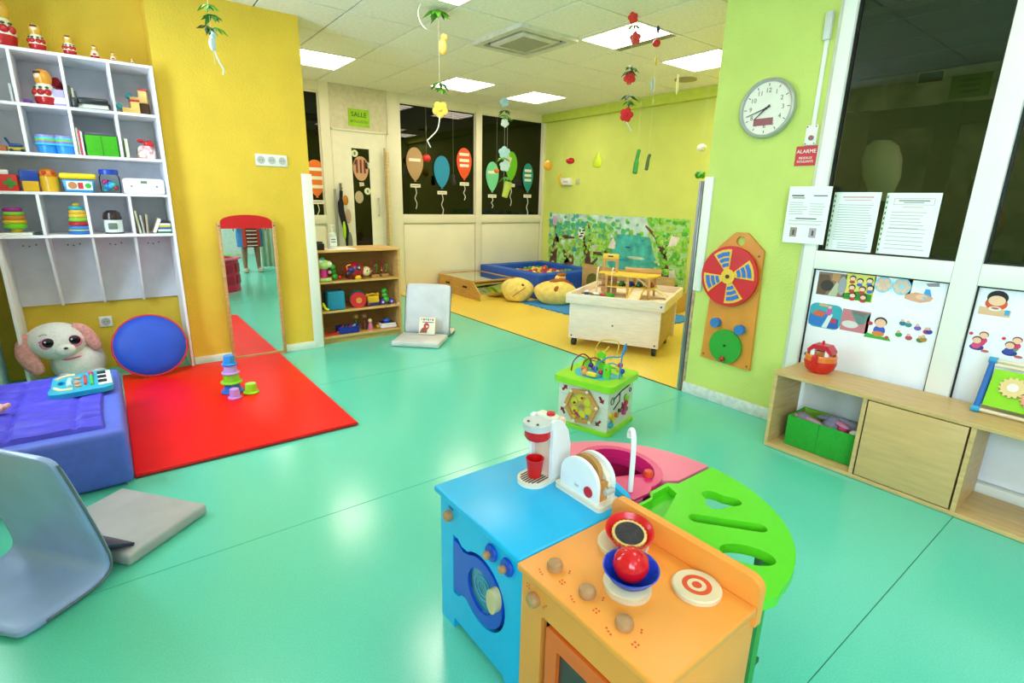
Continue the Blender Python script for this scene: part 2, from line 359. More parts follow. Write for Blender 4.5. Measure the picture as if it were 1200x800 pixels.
def sign_next():
    s = thing('wall_sign', 'dark green sign with three printed lines, seen through the tall right window', 'sign', (4.585, 1.152, 1.97), -90)
    bxo('board', (-0.103, 0.103, 0, 0.012, 0.0, 0.138), mat('sign_green', '5b8a14', 0.6), s)
    for i, t in enumerate((0.098, 0.065, 0.03)): bxo('print_line', (-0.055, 0.055, -0.002, 0, t, t+0.014), mat('sign_ink', '34500f', 0.7), s)
    s2 = thing('wall_vent', 'small dark framed vent high up behind the tall right window', 'vent', (4.588, 1.375, 2.085), -90)
    bxo('frame', (-0.075, 0.075, 0, 0.01, 0, 0.075), m_white, s2)
    bxo('grille', (-0.068, 0.068, -0.006, 0, 0.008, 0.068), mat('dark_grille', '2f3320', 0.6), s2)
sign_next()
def dryer():
    t = thing('high_chair', 'white curved plastic shell chair standing behind the glass', 'chair', (3.62, 1.205, 0.0), 35)
    bm = nb(); lathe(bm, [(0.0, 1.30), (0.03, 1.30), (0.065, 1.35), (0.095, 1.43), (0.10, 1.53), (0.08, 1.60), (0.045, 1.63), (0.0, 1.635)], seg=28)
    for v in bm.verts: v.co.x *= 0.75; v.co.y += (v.co.z-1.3)*0.15
    ob('shell', bm, mat('white_shell', 'f2f2ee', 0.25, var=0.01), t)
    bm = nb(); tube(bm, curve([(0.0, 0, 1.32), (0.03, 0.06, 1.15), (0, 0, 0.6), (0, 0, 0.02)]), 0.025); ob('stem', bm, mat('dark_grey', '3c3f44', 0.4), t)
    bm = nb(); cyl(bm, (0, 0, 0), (0, 0, 0.025), 0.2, seg=24); ob('base', bm, mat('dark_grey', '3c3f44', 0.4), t)
dryer()
def shelfbox():
    t = thing('storage_rack', 'dim rack with colourful boxes behind the second right window', 'rack', (3.9, 0.2, 0), -90)
    for i, c in enumerate(('3f9a86', 'a87a82', '8a8a86', '4a5d58')):
        bxo('crate', (-0.35, 0.35, 0, 0.3, 0.3*i+0.015, 0.3*i+0.27), plas(c), t, 0.01)
    for s in (-0.38, 0.36): bxo('upright', (s, s+0.02, 0, 0.3, 0, 1.3), m_olive, t)
    for i in range(5): bxo('shelf', (-0.38, 0.38, 0, 0.3, 0.3*i, 0.3*i+0.014), m_olive, t)
    b2 = thing('brown_bear', 'brown plush shape glimpsed at the edge of the tall right window', 'plush toy', (4.2, 0.86, 0))
    bm = nb(); sph(bm, (0, 0, 1.38), 0.09); sph(bm, (-0.06, 0.05, 1.46), 0.03); sph(bm, (0.05, -0.06, 1.46), 0.03); ob('head', bm, cloth('8a5a2e'), b2)
    bm = nb(); sph(bm, (0, 0, 1.18), (0.12, 0.12, 0.15)); ob('body', bm, cloth('7a4e28'), b2)
    s = solo('plant_stand', (lambda b: (box(b, 4.05, 4.35, 0.71, 1.01, 0, 1.03, bev=0.01), b)[1])(nb()), mat('grey_stand', '55605c', 0.6), 'dark square stand carrying the brown plush shape', 'stand')
shelfbox()
t = thing('ceiling_light', 'square ceiling light added out of view to brighten the room behind the right window', 'ceiling light', (3.9, -0.6, 2.168))  # unseen lamp, added so the room behind the glass is bright enough
bxo('frame', (-0.2, 0.2, -0.2, 0.2, -0.012, 0.0), m_white, t); bxo('diffuser', (-0.18, 0.18, -0.18, 0.18, -0.016, -0.012), emis('lamp_added_fill', 'fff0dc', 26.0), t)

# ---------------------------------------------------------------- ceiling fixtures
m_lamp = emis('lamp_diffuser', 'fff0dc', LIGHT)
lnames = ['over the passage beside the yellow wall', 'in front of the dark balloon windows', 'in front of the right balloon window near the lime wall', 'beside the grey strip, next to the red flower strand', 'at the right, cut by the lime clock wall', 'at the very top edge of the picture',
          'above the red mat', 'above the play kitchen', 'behind the camera by the curtain', 'at the rear of the room', 'added unseen behind the lime clock wall to brighten the alcove']
for li, ((x, y), nm) in enumerate(zip(LIGHTS, lnames)):
    t = thing('ceiling_light', 'square recessed fluorescent ceiling light ' + nm, 'ceiling light', (x+0.275, y+0.3075, ZC), 0, 'recessed ceiling lights')
    w_ = 0.22 if nm.startswith('beside') else 0.27
    bm = nb(); plate(bm, rrect(-0.272, 0.272, -0.304, 0.304, 0.004, 1), [rrect(-w_+0.008, w_-0.008, -0.29, 0.29, 0.004, 1)], -0.004, 0.012); ob('frame', bm, m_white, t)
    bm = nb(); box(bm, -w_+0.008, w_-0.008, -0.29, 0.29, 0.007, 0.0118); ob('diffuser', bm, m_lamp if li not in DIM else emis('lamp_diffuser_%d' % li, 'fff0dc', LIGHT*DIM[li]), t)
    for k in (-0.145, 0.0, 0.145): bxo('louvre', (-w_+0.008, w_-0.008, k-0.003, k+0.003, -0.003, 0.007), m_white, t)
t = thing('air_conditioner', 'square white cassette air conditioner set in the ceiling grid', 'air conditioner', (ACC[0]+0.275, ACC[1]+0.3075, ZC))
bm = nb(); plate(bm, rrect(-0.30, 0.30, -0.335, 0.335, 0.02), [rrect(-0.24, 0.24, -0.27, 0.27, 0.02)], -0.03, 0.0); ob('frame', bm, mat('ac_white', 'd8d3c4', 0.4), t)
bm = nb(); box(bm, -0.24, 0.24, -0.27, 0.27, -0.006, 0.0); ob('air_slot', bm, mat('slot_black', '1c1b18', 0.7), t)
bm = nb(); box(bm, -0.195, 0.195, -0.225, 0.225, -0.034, -0.006, bev=0.008); pn = ob('centre_panel', bm, mat('ac_white', 'd8d3c4', 0.4), t)
bm = nb(); box(bm, -0.14, 0.14, -0.165, 0.165, -0.037, -0.034); ob('intake_grille', bm, mat('ac_grille', 'a9a592', 0.7, var=0.2, vscale=200), pn)
t = thing('ceiling_speaker', 'round beige speaker grille flush in the ceiling by the lime wall', 'speaker', (5.11, 3.72, ZC))
bm = nb(); lathe(bm, [(0.115, 0), (0.115, -0.01), (0.095, -0.014), (0, -0.014)]); ob('grille', bm, mat('speaker_beige', 'a79a72', 0.6), t)
t = thing('ceiling_strip_vent', 'grey strip vent along the edge of the ceiling light', 'vent', (3.745, 3.17, ZC))
bm = nb(); box(bm, -0.04, 0.04, -0.29, 0.29, -0.006, -0.0035); ob('slot', bm, mat('vent_grey', '8d8875', 0.6), t)
# ---------------------------------------------------------------- white cubby shelf in the niche
m_shelf = mat('shelf_white', 'eceaee', 0.45, var=0.02)
m_shelfb = mat('shelf_back', 'd9d6de', 0.6, var=0.03)
SY0, SY1 = 4.35, 4.69
SH = [2.04, 1.745, 1.47, 1.245, 0.985]
sh = thing('cubby_shelf', 'tall white open cubby shelf with toys and four empty lockers below', 'shelf', (-0.075, 4.5, 0))
for x in (-0.535, 0.367): bxo('side_panel', (x, x+0.018, SY0, SY1, 0, 2.04), m_shelf, sh, 0.002, True, 1)
for z in SH: bxo('shelf_board', (-0.517, 0.367, SY0, SY1-0.008, z-0.018, z), m_shelf, sh, 0.002, True, 1)
bxo('back_panel', (-0.517, 0.367, SY1-0.008, SY1, 0.50, 2.022), m_shelfb, sh, 0, True)
DIV = (-0.303, -0.076, 0.152)
for z0, z1 in ((1.745, 2.022), (1.47, 1.727), (0.985, 1.227)):
    for x in DIV: bxo('divider', (x-0.008, x+0.008, SY0, SY1-0.008, z0, z1), m_shelf, sh, 0.002, True, 1)
for x in DIV:
    bm = nb(); plate(bm, [(SY0+0.02, 0.967), (SY1-0.008, 0.967), (SY1-0.008, 0.50), (SY1-0.07, 0.50)], [], x-0.007, x+0.007, frame=lambda a, b, t: (t, a, b)); ob('locker_divider', bm, m_shelf, sh, world=True)
bm = nb()
for c in (-0.415, -0.19, 0.04, 0.262):
    for dx, dz in ((-0.03, 0.90), (0, 0.895), (0.035, 0.905)): cyl(bm, (c+dx, SY1-0.008, dz), (c+dx, SY1-0.016, dz), 0.005, seg=8)
hooks = ob('hook', bm, mat('hook_brown', '6a584e', 0.5), sh, world=True)

# nesting dolls
def doll(name, h, loc, label, rz=0, body='b81c22', scarf='d9a53c', cat='nesting doll', group=None, detail=True):
    t = thing(name, label, cat, loc, rz, group); s = h
    bm = nb(); lathe(bm, [(0, 0), (0.2*s, 0), (0.215*s, 0.02*s), (0.25*s, 0.15*s), (0.262*s, 0.28*s), (0.24*s, 0.42*s), (0.19*s, 0.55*s), (0.165*s, 0.60*s)], seg=24); ob('body', bm, plas('e9dfc8', 0.2), t)
    bm = nb(); lathe(bm, [(0.165*s, 0.598*s), (0.19*s, 0.66*s), (0.205*s, 0.76*s), (0.185*s, 0.88*s), (0.12*s, 0.97*s), (0, s)], seg=24); hd = ob('headscarf', bm, plas(scarf, 0.2), t)
    bm = nb(); sph(bm, (0, -0.115*s, 0.79*s), (0.125*s, 0.10*s, 0.12*s), 14); fc = ob('face', bm, plas('f0d2b0', 0.25), hd)
    bm = nb(); sph(bm, (0, -0.148*s, 0.885*s), (0.115*s, 0.078*s, 0.045*s), 12); ob('hair', bm, plas('4a2a18', 0.3), hd)
    bm = nb(); lathe(bm, [(0.206*s, 0.0), (0.234*s, 0.03*s), (0.262*s, 0.17*s), (0.268*s, 0.24*s), (0.24*s, 0.26*s)], seg=24); ob('skirt_band', bm, plas(body, 0.2), t)
    if detail:
        for a in (-60, -22, 22, 60):
            x, y = math.sin(R(a))*0.225*s, -math.cos(R(a))*0.225*s
            bm = nb(); sph(bm, (x, y, 0.36*s), (0.098*s, 0.085*s, 0.095*s), 12); fl = ob('rose', bm, plas(body, 0.2), t)
            bm = nb(); sph(bm, (x*1.0, y*1.0, 0.49*s), (0.05*s, 0.04*s, 0.03*s), 8); ob('leaf', bm, plas('2f5a1e', 0.3), t)
    else:
        bm = nb(); sph(bm, (0, -0.2*s, 0.33*s), (0.12*s, 0.08*s, 0.1*s), 10); ob('rose', bm, plas(body, 0.2), t)
    return t
g = 'nesting dolls lined up on the shelf top'
szs = [(-0.315, 0.245, 'largest nesting doll at the left picture edge, on the white shelf top'), (-0.168, 0.15, 'second largest nesting doll in the row on top of the white shelf'), (-0.022, 0.12, 'third nesting doll by size, with red skirt, on top of the white shelf'),
       (0.098, 0.085, 'fourth nesting doll by size on top of the white shelf'), (0.188, 0.06, 'second smallest nesting doll on top of the white shelf'), (0.285, 0.04, 'tiniest nesting doll, at the corner of the white shelf top')]
for i, (x, h, l) in enumerate(szs): doll('nesting_doll', h, (x, 4.42, 2.04), l, -8, group=g, detail=i < 3)
doll('nesting_doll', 0.21, (-0.175, 4.46, 1.745), 'glossy nesting doll with orange headscarf inside the top cubby row', -45, 'b3161c', 'e2962a')

def book(name, loc, w, h, d, c, label, rz=0, tilt=0, page='f2ecdc', cat='book', group=None):
    t = thing(name, label, cat, loc, 0, group, rot=(0, R(tilt), R(rz)))
    bxo('cover', (-w/2, w/2, -d/2, d/2, 0, h), plas(c, 0.45), t, min(w, d, h)*0.12)
    if w > 0.012: bxo('pages', (-w/2+0.0025, w/2-0.0025, -d/2-0.0015, d/2-0.004, 0.003, h+0.0012), plas(page, 0.8), t)
    return t
def block(name, x0, x1, y0, y1, z0, z1, c, label, cat, bev=0.006, group=None):
    bm = nb(); box(bm, x0, x1, y0, y1, z0, z1, bev=bev); return solo(name, bm, plas(c), label, cat, group=group)
# top cubby row
bm = nb(); cyl(bm, (-0.125, 4.55, 1.905), (-0.095, 4.60, 1.88), 0.03, 0.016); cyl(bm, (-0.115, 4.565, 1.745), (-0.115, 4.565, 1.89), 0.012); solo('red_trumpet', bm, plas('b01822'), 'red toy horn standing behind the orange-scarfed nesting doll', 'toy')
t = thing('carton', 'lilac and white small carton right of the orange-scarfed doll', 'box', (-0.115, 4.45, 1.745)); bxo('body', (-0.028, 0.028, -0.03, 0.03, 0, 0.10), plas('b9a8d6'), t, 0.003); bxo('label_band', (-0.0285, 0.0285, -0.0305, 0.0305, 0.02, 0.055), plas('e8e6f0'), t)
block('purple_block', -0.285, -0.245, 4.44, 4.50, 1.745, 1.775, '7a2ea8', 'small purple block left of the orange-scarfed nesting doll', 'toy block')
block('photo_card', -0.335, -0.322, 4.42, 4.55, 1.745, 1.85, 'e4e2dc', 'white framed card at the left picture edge in the top cubby row', 'card', 0.004)
for i, (c, l) in enumerate((('4b5a3a', 'thin dark green book in the top cubby row'), ('d9d4bc', 'thin cream book in the top cubby row'), ('39424e', 'thin navy book next to the black case in the top cubby row'))):
    book('thin_book', (-0.058+0.013*i, 4.46, 1.745), 0.010, 0.125-0.012*i, 0.15, c, l)
t = thing('black_case', 'flat black case lying on papers and sticking out of the top cubby row', 'case', (0.04, 4.42, 1.745), -4)
bxo('paper_stack', (-0.065, 0.085, -0.10, 0.12, 0, 0.022), plas('d8d2c4', .8), t, 0.002); bxo('shell', (-0.06, 0.09, -0.12, 0.12, 0.022, 0.058), plas('17161a', 0.35), t, 0.012); bxo('flap', (-0.085, -0.058, -0.13, 0.02, 0.0, 0.05), plas('1d1c20', 0.4), t, 0.008)
for k, (x, z, y, rz) in enumerate(((0.235, 1.745, 4.44, 6), (0.295, 1.810, 4.50, -14))):
    t = thing('wooden_vehicle', ('lower' if k == 0 else 'upper') + ' L-shaped wooden toy with teal ball in the right top cubby', 'wooden toy', (x, y, z if k == 0 else 1.745), rz, 'L-shaped wooden toys')
    zz = 0.0 if k == 0 else 0.078
    if k: bxo('support_block', (-0.03, 0.05, -0.02, 0.03, 0, 0.078), mat('wood_shade', '5a3d24', 0.6), t)
    bm = nb(); plate(bm, [(-0.045, zz), (0.05, zz), (0.05, zz+0.075), (0.005, zz+0.075), (0.005, zz+0.035), (-0.045, zz+0.035)], [], -0.03, 0.03, frame=FXZ); ob('block', bm, mat('wood_block', 'e8bd6a', 0.4, var=0.06, kind='wood', vscale=3), t)
    bm = nb(); sph(bm, (-0.055, 0, zz+0.04), 0.02); ob('ball', bm, plas('2fa0b4'), t)
    bxo('red_top', (0.0, 0.055, -0.028, 0.028, zz+0.0752, zz+0.09), plas('b8283c'), t, 0.004)
# second cubby row
t = thing('toy_car', 'small blue and yellow toy car at the left of the second cubby row', 'toy car', (-0.355, 4.44, 1.47), 0)
bxo('chassis', (-0.04, 0.04, -0.025, 0.025, 0.008, 0.028), plas('c8b02c'), t, 0.006); bxo('cab', (-0.035, 0.03, -0.022, 0.022, 0.028, 0.05), plas('1c4a8c'), t, 0.01)
bm = nb(); cyl(bm, (-0.03, 0, 0.045), (-0.045, 0, 0.08), 0.006); ob('fin', bm, plas('1c4a8c'), t)
for sx in (-0.025, 0.025):
    bm = nb(); cyl(bm, (sx, -0.028, 0.01), (sx, 0.028, 0.01), 0.01); ob('wheels', bm, plas('1a1a1a'), t)
block('orange_brick', -0.455, -0.40, 4.43, 4.47, 1.47, 1.505, 'c86a3c', 'orange toy brick at the left picture edge in the second cubby row', 'toy block')
def striped_cup(x, label):
    t = thing('striped_cup_stack', label, 'stacking cups', (x, 4.44, 1.47), 0, 'striped cup stacks')
    bm = nb(); lathe(bm, [(0, 0), (0.045, 0), (0.052, 0.05), (0.048, 0.05), (0, 0.05)]); ob('base_cup', bm, plas('2f8fd8'), t)
    for i, c in enumerate(('36b4dc', '8a6fc0', '7cc84a', '4ec0d0', '9a86cc')):
        bm = nb(); lathe(bm, [(0.05, 0), (0.062-0.003*i, 0.002), (0.060-0.003*i, 0.013), (0.05-0.003*i, 0.013)], (0, 0, 0.048+0.012*i)); ob('rim', bm, plas(c), t)
striped_cup(-0.215, 'left stack of striped blue and green cups in the second cubby row'); striped_cup(-0.128, 'right stack of striped blue and lilac cups in the second cubby row')
for i, (c, l) in enumerate((('e8e4e0', 'thin white book left of the green fabric bin'), ('c83a52', 'thin pink-red book left of the green fabric bin'), ('efeae4', 'thin pale book pressed against the green fabric bin'))):
    book('thin_book', (-0.060+0.010*i, 4.45, 1.47), 0.009, 0.16-0.01*i, 0.16, c, l)
t = thing('fabric_bin', 'green fabric bin with dark folded lid in the second cubby row', 'bin', (0.053, 4.47, 1.47))
bxo('body', (-0.078, 0.085, -0.10, 0.13, 0, 0.125), cloth('3fa40c'), t, 0.006); bxo('lid', (-0.076, 0.083, -0.095, 0.13, 0.126, 0.142), cloth('5b5560'), t, 0.004); bxo('seam', (0.001, 0.005, -0.1025, -0.099, 0.004, 0.12), cloth('2d7a08'), t)
book('green_book', (0.182, 4.45, 1.47), 0.022, 0.115, 0.15, '4ba81e', 'bright green thick book at the right of the second cubby row')
t = thing('toy_bag', 'clear bag of red and white toys in the right second cubby', 'toy bag', (0.29, 4.45, 1.47))
bm = nb(); lathe(bm, [(0, 0), (0.05, 0.0), (0.055, 0.03), (0.05, 0.07), (0.03, 0.085), (0, 0.088)], seg=14)
for v in bm.verts: v.co.y *= 0.7; v.co.x += random.uniform(-.005, .005)
ob('bag', bm, mat('bag_print', 'f0dcd8', 0.2, var=0.5, vscale=40, c2='c81e2a'), t)
bm = nb(); sph(bm, (0.02, 0, 0.10), (0.03, 0.02, 0.022)); sph(bm, (-0.025, 0, 0.115), (0.02, 0.015, 0.012)); ob('red_bow', bm, plas('c8141e'), t)
# third, open row
t = thing('puzzle_cube', 'red toy cube with green puzzle piece and white lid on the open shelf row', 'toy', (-0.425, 4.44, 1.245))
bxo('cube', (-0.045, 0.045, -0.045, 0.045, 0, 0.095), plas('d3201c'), t, 0.006); bxo('lid', (-0.05, 0.01, -0.04, 0.04, 0.095, 0.122), plas('efeeea'), t, 0.005)
bm = nb()
for dx, dz in ((0, 0), (0.018, 0), (-0.018, 0), (0, 0.018), (0, -0.018)): cyl(bm, (0.01+dx, -0.045, 0.045+dz), (0.01+dx, -0.05, 0.045+dz), 0.012)
ob('puzzle_mark', bm, plas('3f8a24'), t)
t = thing('two_tone_cup', 'tilted blue and yellow square cup next to the red cube', 'cup', (-0.33, 4.44, 1.245), 8)
bxo('yellow_base', (-0.038, 0.038, -0.036, 0.036, 0, 0.062), plas('d8a414'), t, 0.004); bxo('blue_top', (-0.043, 0.043, -0.04, 0.04, 0.062, 0.125), plas('1f3f9e'), t, 0.006)
t = thing('animal_cup', 'mustard cup with an orange animal head lid on the open shelf row', 'toy', (-0.235, 4.44, 1.245))
bm = nb(); lathe(bm, [(0, 0), (0.045, 0), (0.052, 0.09), (0, 0.09)]); ob('cup', bm, plas('d9a81e'), t)
bm = nb(); sph(bm, (-0.005, 0, 0.105), (0.045, 0.04, 0.035)); hd = ob('head', bm, plas('d8801e'), t)
bm = nb(); sph(bm, (0.022, -0.03, 0.115), 0.012); sph(bm, (-0.02, -0.034, 0.112), 0.012); ob('eyes', bm, plas('c03a1c'), hd)
t = thing('shape_sorter', 'blue shape-sorter box with yellow lid and bear picture', 'toy box', (-0.095, 4.44, 1.245))
bm = nb(); box(bm, -0.083, 0.083, -0.06, 0.06, 0, 0.08, bev=0.012)
for v in bm.verts: v.co.x *= 0.86+0.14*v.co.z/0.08
ob('box', bm, plas('2a8ac0'), t); bxo('lid', (-0.092, 0.092, -0.066, 0.066, 0.08, 0.116), plas('f0cf1c'), t, 0.016, seg=3); bxo('picture', (-0.062, 0.066, -0.0632, -0.0605, 0.016, 0.068), plas('e6ecea'), t)
bm = nb(); cyl(bm, (-0.032, -0.063, 0.042), (-0.032, -0.0655, 0.042), 0.022); ob('bear_mark', bm, plas('b87a4a'), t)
bm = nb(); cyl(bm, (0.045, -0.063, 0.042), (0.045, -0.0655, 0.042), 0.016); ob('leaf_mark', bm, plas('3fa83c'), t)
bm = nb(); box(bm, -0.006, 0.02, -0.0655, -0.063, 0.022, 0.06); ob('red_mark', bm, plas('c8302c'), t)
t = thing('jar', 'clear plastic jar of colourful shapes with blue lid', 'jar', (0.065, 4.44, 1.245))
bm = nb(); lathe(bm, [(0, 0.002), (0.052, 0.002), (0.056, 0.03), (0.056, 0.1), (0.046, 0.118)]); ob('jar_wall', bm, glass('clear_plastic', 'f4f8f8', 1.12, 0.05), t)
bm = nb(); lathe(bm, [(0, 0.118), (0.052, 0.118), (0.052, 0.142), (0.048, 0.147), (0, 0.147)]); ob('lid', bm, plas('1c3fb0'), t)
for i in range(34):
    a = random.uniform(0, 6.28); r = random.uniform(0.01, 0.036); bm = nb(); sph(bm, (r*math.cos(a), r*math.sin(a), 0.02+0.05*random.random()), random.uniform(0.012, 0.017), 10)
    ob('shape_piece', bm, plas(random.choice(['d0243c', '3fae3c', '2f7ad0', 'd83a8c', '3fb0c8'])), t)
t = thing('radio', 'white radio cassette player on the open shelf row', 'radio', (0.245, 4.43, 1.245))
bxo('body', (-0.115, 0.115, -0.05, 0.05, 0, 0.095), plas('eeeef2', 0.25), t, 0.014, seg=3); bxo('display', (-0.018, 0.018, -0.052, -0.05, 0.066, 0.082), plas('6f7a6a'), t); bxo('top_panel', (-0.10, 0.10, -0.035, 0.04, 0.095, 0.099), plas('d8d8dc'), t)
bm = nb()
for k in range(9): cyl(bm, (-0.05+0.0125*k, -0.05, 0.048), (-0.05+0.0125*k, -0.053, 0.048), 0.004, seg=10)
ob('buttons', bm, plas('d0d0d4'), t)
for sx in (-0.07, 0.07):
    bm = nb(); cyl(bm, (sx, -0.05, 0.048), (sx, -0.054, 0.048), 0.007); ob('dial', bm, plas('8a8a90'), t)
# fourth row
def ring_tower(name, loc, label, rings, knob):
    t = thing(name, label, 'ring stacker', loc); z = 0
    bm = nb(); cyl(bm, (0, 0, 0), (0, 0, sum(r[1] for r in rings)), 0.012); ob('peg', bm, plas('d8a020'), t)
    for r, h, c in rings:
        bm = nb(); lathe(bm, [(0.01, 0), (r*0.88, 0), (r, h*0.3), (r, h*0.7), (r*0.88, h), (0.01, h)], (0, 0, z)); ob('ring', bm, plas(c), t); z += h
    if knob:
        bm = nb(); sph(bm, (0, 0, z+0.008), (0.02, 0.02, 0.014)); ob('knob', bm, plas(knob), t)
block('white_tray', -0.51, -0.36, 4.36, 4.52, 0.985, 1.001, 'eeece8', 'white tray under the left ring stacker', 'tray', 0.004)
ring_tower('ring_stacker', (-0.435, 4.44, 1.001), 'rainbow ring stacker with purple top ring on a white tray', [(0.028, 0.024, 'd9b020'), (0.055, 0.027, '6cc81e'), (0.056, 0.024, 'd8b824'), (0.053, 0.024, 'd8802a'), (0.05, 0.024, '7cc83a'), (0.047, 0.024, 'a01e8c')], None)
block('dark_green_case', -0.355, -0.315, 4.40, 4.50, 0.985, 0.997, '1d3a34', 'thin dark green case between the two ring stackers', 'case', 0.003)
ring_tower('ring_stacker', (-0.13, 4.44, 0.985), 'tall ring stacker with red, green and yellow rings on a blue base', [(0.064, 0.022, '1f6fc0'), (0.064, 0.008, 'e6e48c'), (0.058, 0.022, '2f80cc'), (0.055, 0.027, 'b81c24'), (0.052, 0.024, '86c83a'), (0.05, 0.024, 'e0b83a'), (0.046, 0.024, 'e0b030'), (0.04, 0.024, '2fa0ae')], 'd8b428')
t = thing('dark_jar', 'white labelled jar with domed dark brown lid', 'jar', (0.045, 4.44, 0.985))
bm = nb(); lathe(bm, [(0, 0), (0.048, 0), (0.05, 0.008), (0.05, 0.092), (0, 0.092)]); ob('body', bm, plas('dfe4dc'), t)
bm = nb(); lathe(bm, [(0.052, 0.09), (0.053, 0.105), (0.045, 0.135), (0.025, 0.15), (0, 0.152)]); ob('lid', bm, plas('2e1a12', 0.25), t)
bm = nb(); box(bm, -0.03, 0.02, -0.052, -0.046, 0.03, 0.07, bev=0.006); ob('label_picture', bm, plas('6e7668'), t)
bm = nb(); cyl(bm, (0, 0, 0.0), (0, 0, 0.010), 0.0515); ob('dark_band', bm, plas('33201a'), t)
bl = ['cream magazine leaning in the right fourth cubby', 'grey leaning booklet in the right fourth cubby', 'brown-spined leaning booklet in the right fourth cubby', 'pale tilted picture book in the right fourth cubby']
for i, (x, h, ti, c) in enumerate(((0.185, 0.15, -6, 'e0dcc8'), (0.205, 0.12, -4, 'a8a498'), (0.224, 0.125, 3, 'b09a80'), (0.262, 0.10, 24, 'd8ccb4'))):
    book('leaning_book', (x, 4.45, 0.985+(0.012*abs(math.sin(R(ti))))), 0.012 if i < 3 else 0.02, h, 0.15, c, bl[i], 0, ti)
cs = ('2a6a58', 'e8e4d8', '2f5f9a', 'd8c03a', 'e6e2dc', '30343c')
for i, c in enumerate(cs): block('flat_book', 0.285, 0.362, 4.38, 4.54, 0.985+0.0135*i, 0.985+0.0135*i+0.013, c, ['bottom dark green', 'second lowest white', 'blue', 'yellow', 'second highest white', 'topmost dark'][i] + ' book lying in the small stack in the right fourth cubby', 'book', 0.002, 'books stacked flat in the right fourth cubby')

# ---------------------------------------------------------------- niche: socket, plush, cushion, curtain
def socket(loc, rz, label, n=1, w=0.075, h=0.075, tall=False):
    t = thing('wall_socket', label, 'socket', loc, rz)
    bxo('plate', (-w/2, w/2, -0.012, 0, -h/2, h/2), mat('socket_white', 'e6e6e4', 0.35), t, 0.005)
    for k in range(n):
        cx = (k-(n-1)/2)*w/n
        bm = nb(); cyl(bm, (cx, -0.012, 0), (cx, -0.0135, 0), min(w/n, h)*0.36, seg=20); s = ob('socket_well', bm, plas('b9b8b2'), t)
        bm = nb()
        for dx in (-0.0095, 0.0095): cyl(bm, (cx+dx, -0.0134, 0), (cx+dx, -0.0145, 0), 0.0035, seg=8)
        ob('pin_hole', bm, plas('2a2a2a'), s)
socket((-0.093, 4.70, 0.348), 0, 'single white wall socket in the niche above the blue cushion')
socket((1.074, YY, 1.51), 0, 'white three-gang socket strip on the yellow wall above the mirror', 3, 0.228, 0.085)
t = thing('plush_puppy', 'large white plush puppy with long pink ears behind the blue pouf', 'plush toy', (-0.36, 4.42, 0), 0)
m_fur = mat('fur_white', 'eae6e2', 0.9, var=0.04, vscale=60, bump=0.5, bscale=260); m_pink = mat('fur_pink', 'e8a09c', 0.9, var=0.12, vscale=60, bump=0.6, bscale=200)
bm = nb(); sph(bm, (0.09, 0.03, 0.14), (0.15, 0.13, 0.14), 24); sph(bm, (0.02, -0.06, 0.05), (0.06, 0.07, 0.05)); sph(bm, (0.18, -0.05, 0.05), (0.06, 0.07, 0.05)); ob('body', bm, m_fur, t)
bm = nb(); sph(bm, (0, 0, 0.30), (0.16, 0.13, 0.125), 28)
for v in bm.verts:
    if v.co.z < 0.27: v.co.x *= 1.0-0.9*(0.27-v.co.z); v.co.x += 0.25*(0.27-v.co.z)
hd = ob('head', bm, m_fur, t)
bm = nb(); sph(bm, (0.045, -0.115, 0.262), (0.055, 0.05, 0.04), 18); ob('muzzle', bm, m_fur, hd)
bm = nb(); sph(bm, (0.052, -0.168, 0.285), (0.012, 0.01, 0.008), 10); ob('nose', bm, plas('3a2a2c'), hd)
for x, y, rz in ((-0.035, -0.112, 0), (0.095, -0.098, 0.5)):
    bm = nb(); sph(bm, (x, y, 0.312), (0.042, 0.020, 0.040), 16); e = ob('eye_ring', bm, plas('ee8ab4', 0.6), hd)
    bm = nb(); sph(bm, (x+0.003, y-0.010, 0.320), (0.031, 0.015, 0.031), 16); ob('pupil', bm, plas('0c0a0a', 0.1), e)
    bm = nb(); sph(bm, (x-0.01, y-0.021, 0.33), 0.006, 8); ob('eye_glint', bm, plas('eaf6ee', 0.1), e)
bm = nb(); tube(bm, curve([(-0.08, -0.105, 0.325), (-0.07, -0.115, 0.33), (-0.055, -0.122, 0.335)]), 0.003, 6); tube(bm, curve([(-0.07, -0.1, 0.365), (-0.05, -0.11, 0.375), (-0.03, -0.112, 0.372)]), 0.002, 6); ob('eyelashes', bm, plas('4a3036'), hd)
for s, pts in ((-1, [(-0.12, -0.01, 0.36), (-0.15, -0.03, 0.31), (-0.15, -0.06, 0.23), (-0.115, -0.09, 0.15), (-0.10, -0.095, 0.12)]), (1, [(0.09, -0.02, 0.395), (0.14, -0.02, 0.37), (0.175, -0.03, 0.31), (0.20, -0.04, 0.25), (0.208, -0.045, 0.225)])):
    bm = nb(); P = curve(pts, 5); n = len(P)
    tube(bm, P, [0.014+(0.040 if s < 0 else 0.027)*math.sin(math.pi*(0.1+0.85*i/(n-1))) for i in range(n)], 12)
    ctr = sum((v.co for v in bm.verts), Vector())/len(bm.verts)
    for v in bm.verts: v.co.y = (v.co.y-ctr.y)*0.75+ctr.y
    ob('ear', bm, m_pink, hd, sub=1)
bm = nb(); tube(bm, [(0.075+0.085*math.cos(a), -0.01+0.075*math.sin(a), 0.195+0.012*math.cos(a)) for a in [2*math.pi*k/24 for k in range(24)]], 0.008, 8, True); ob('collar', bm, plas('e478a4', 0.7), t)
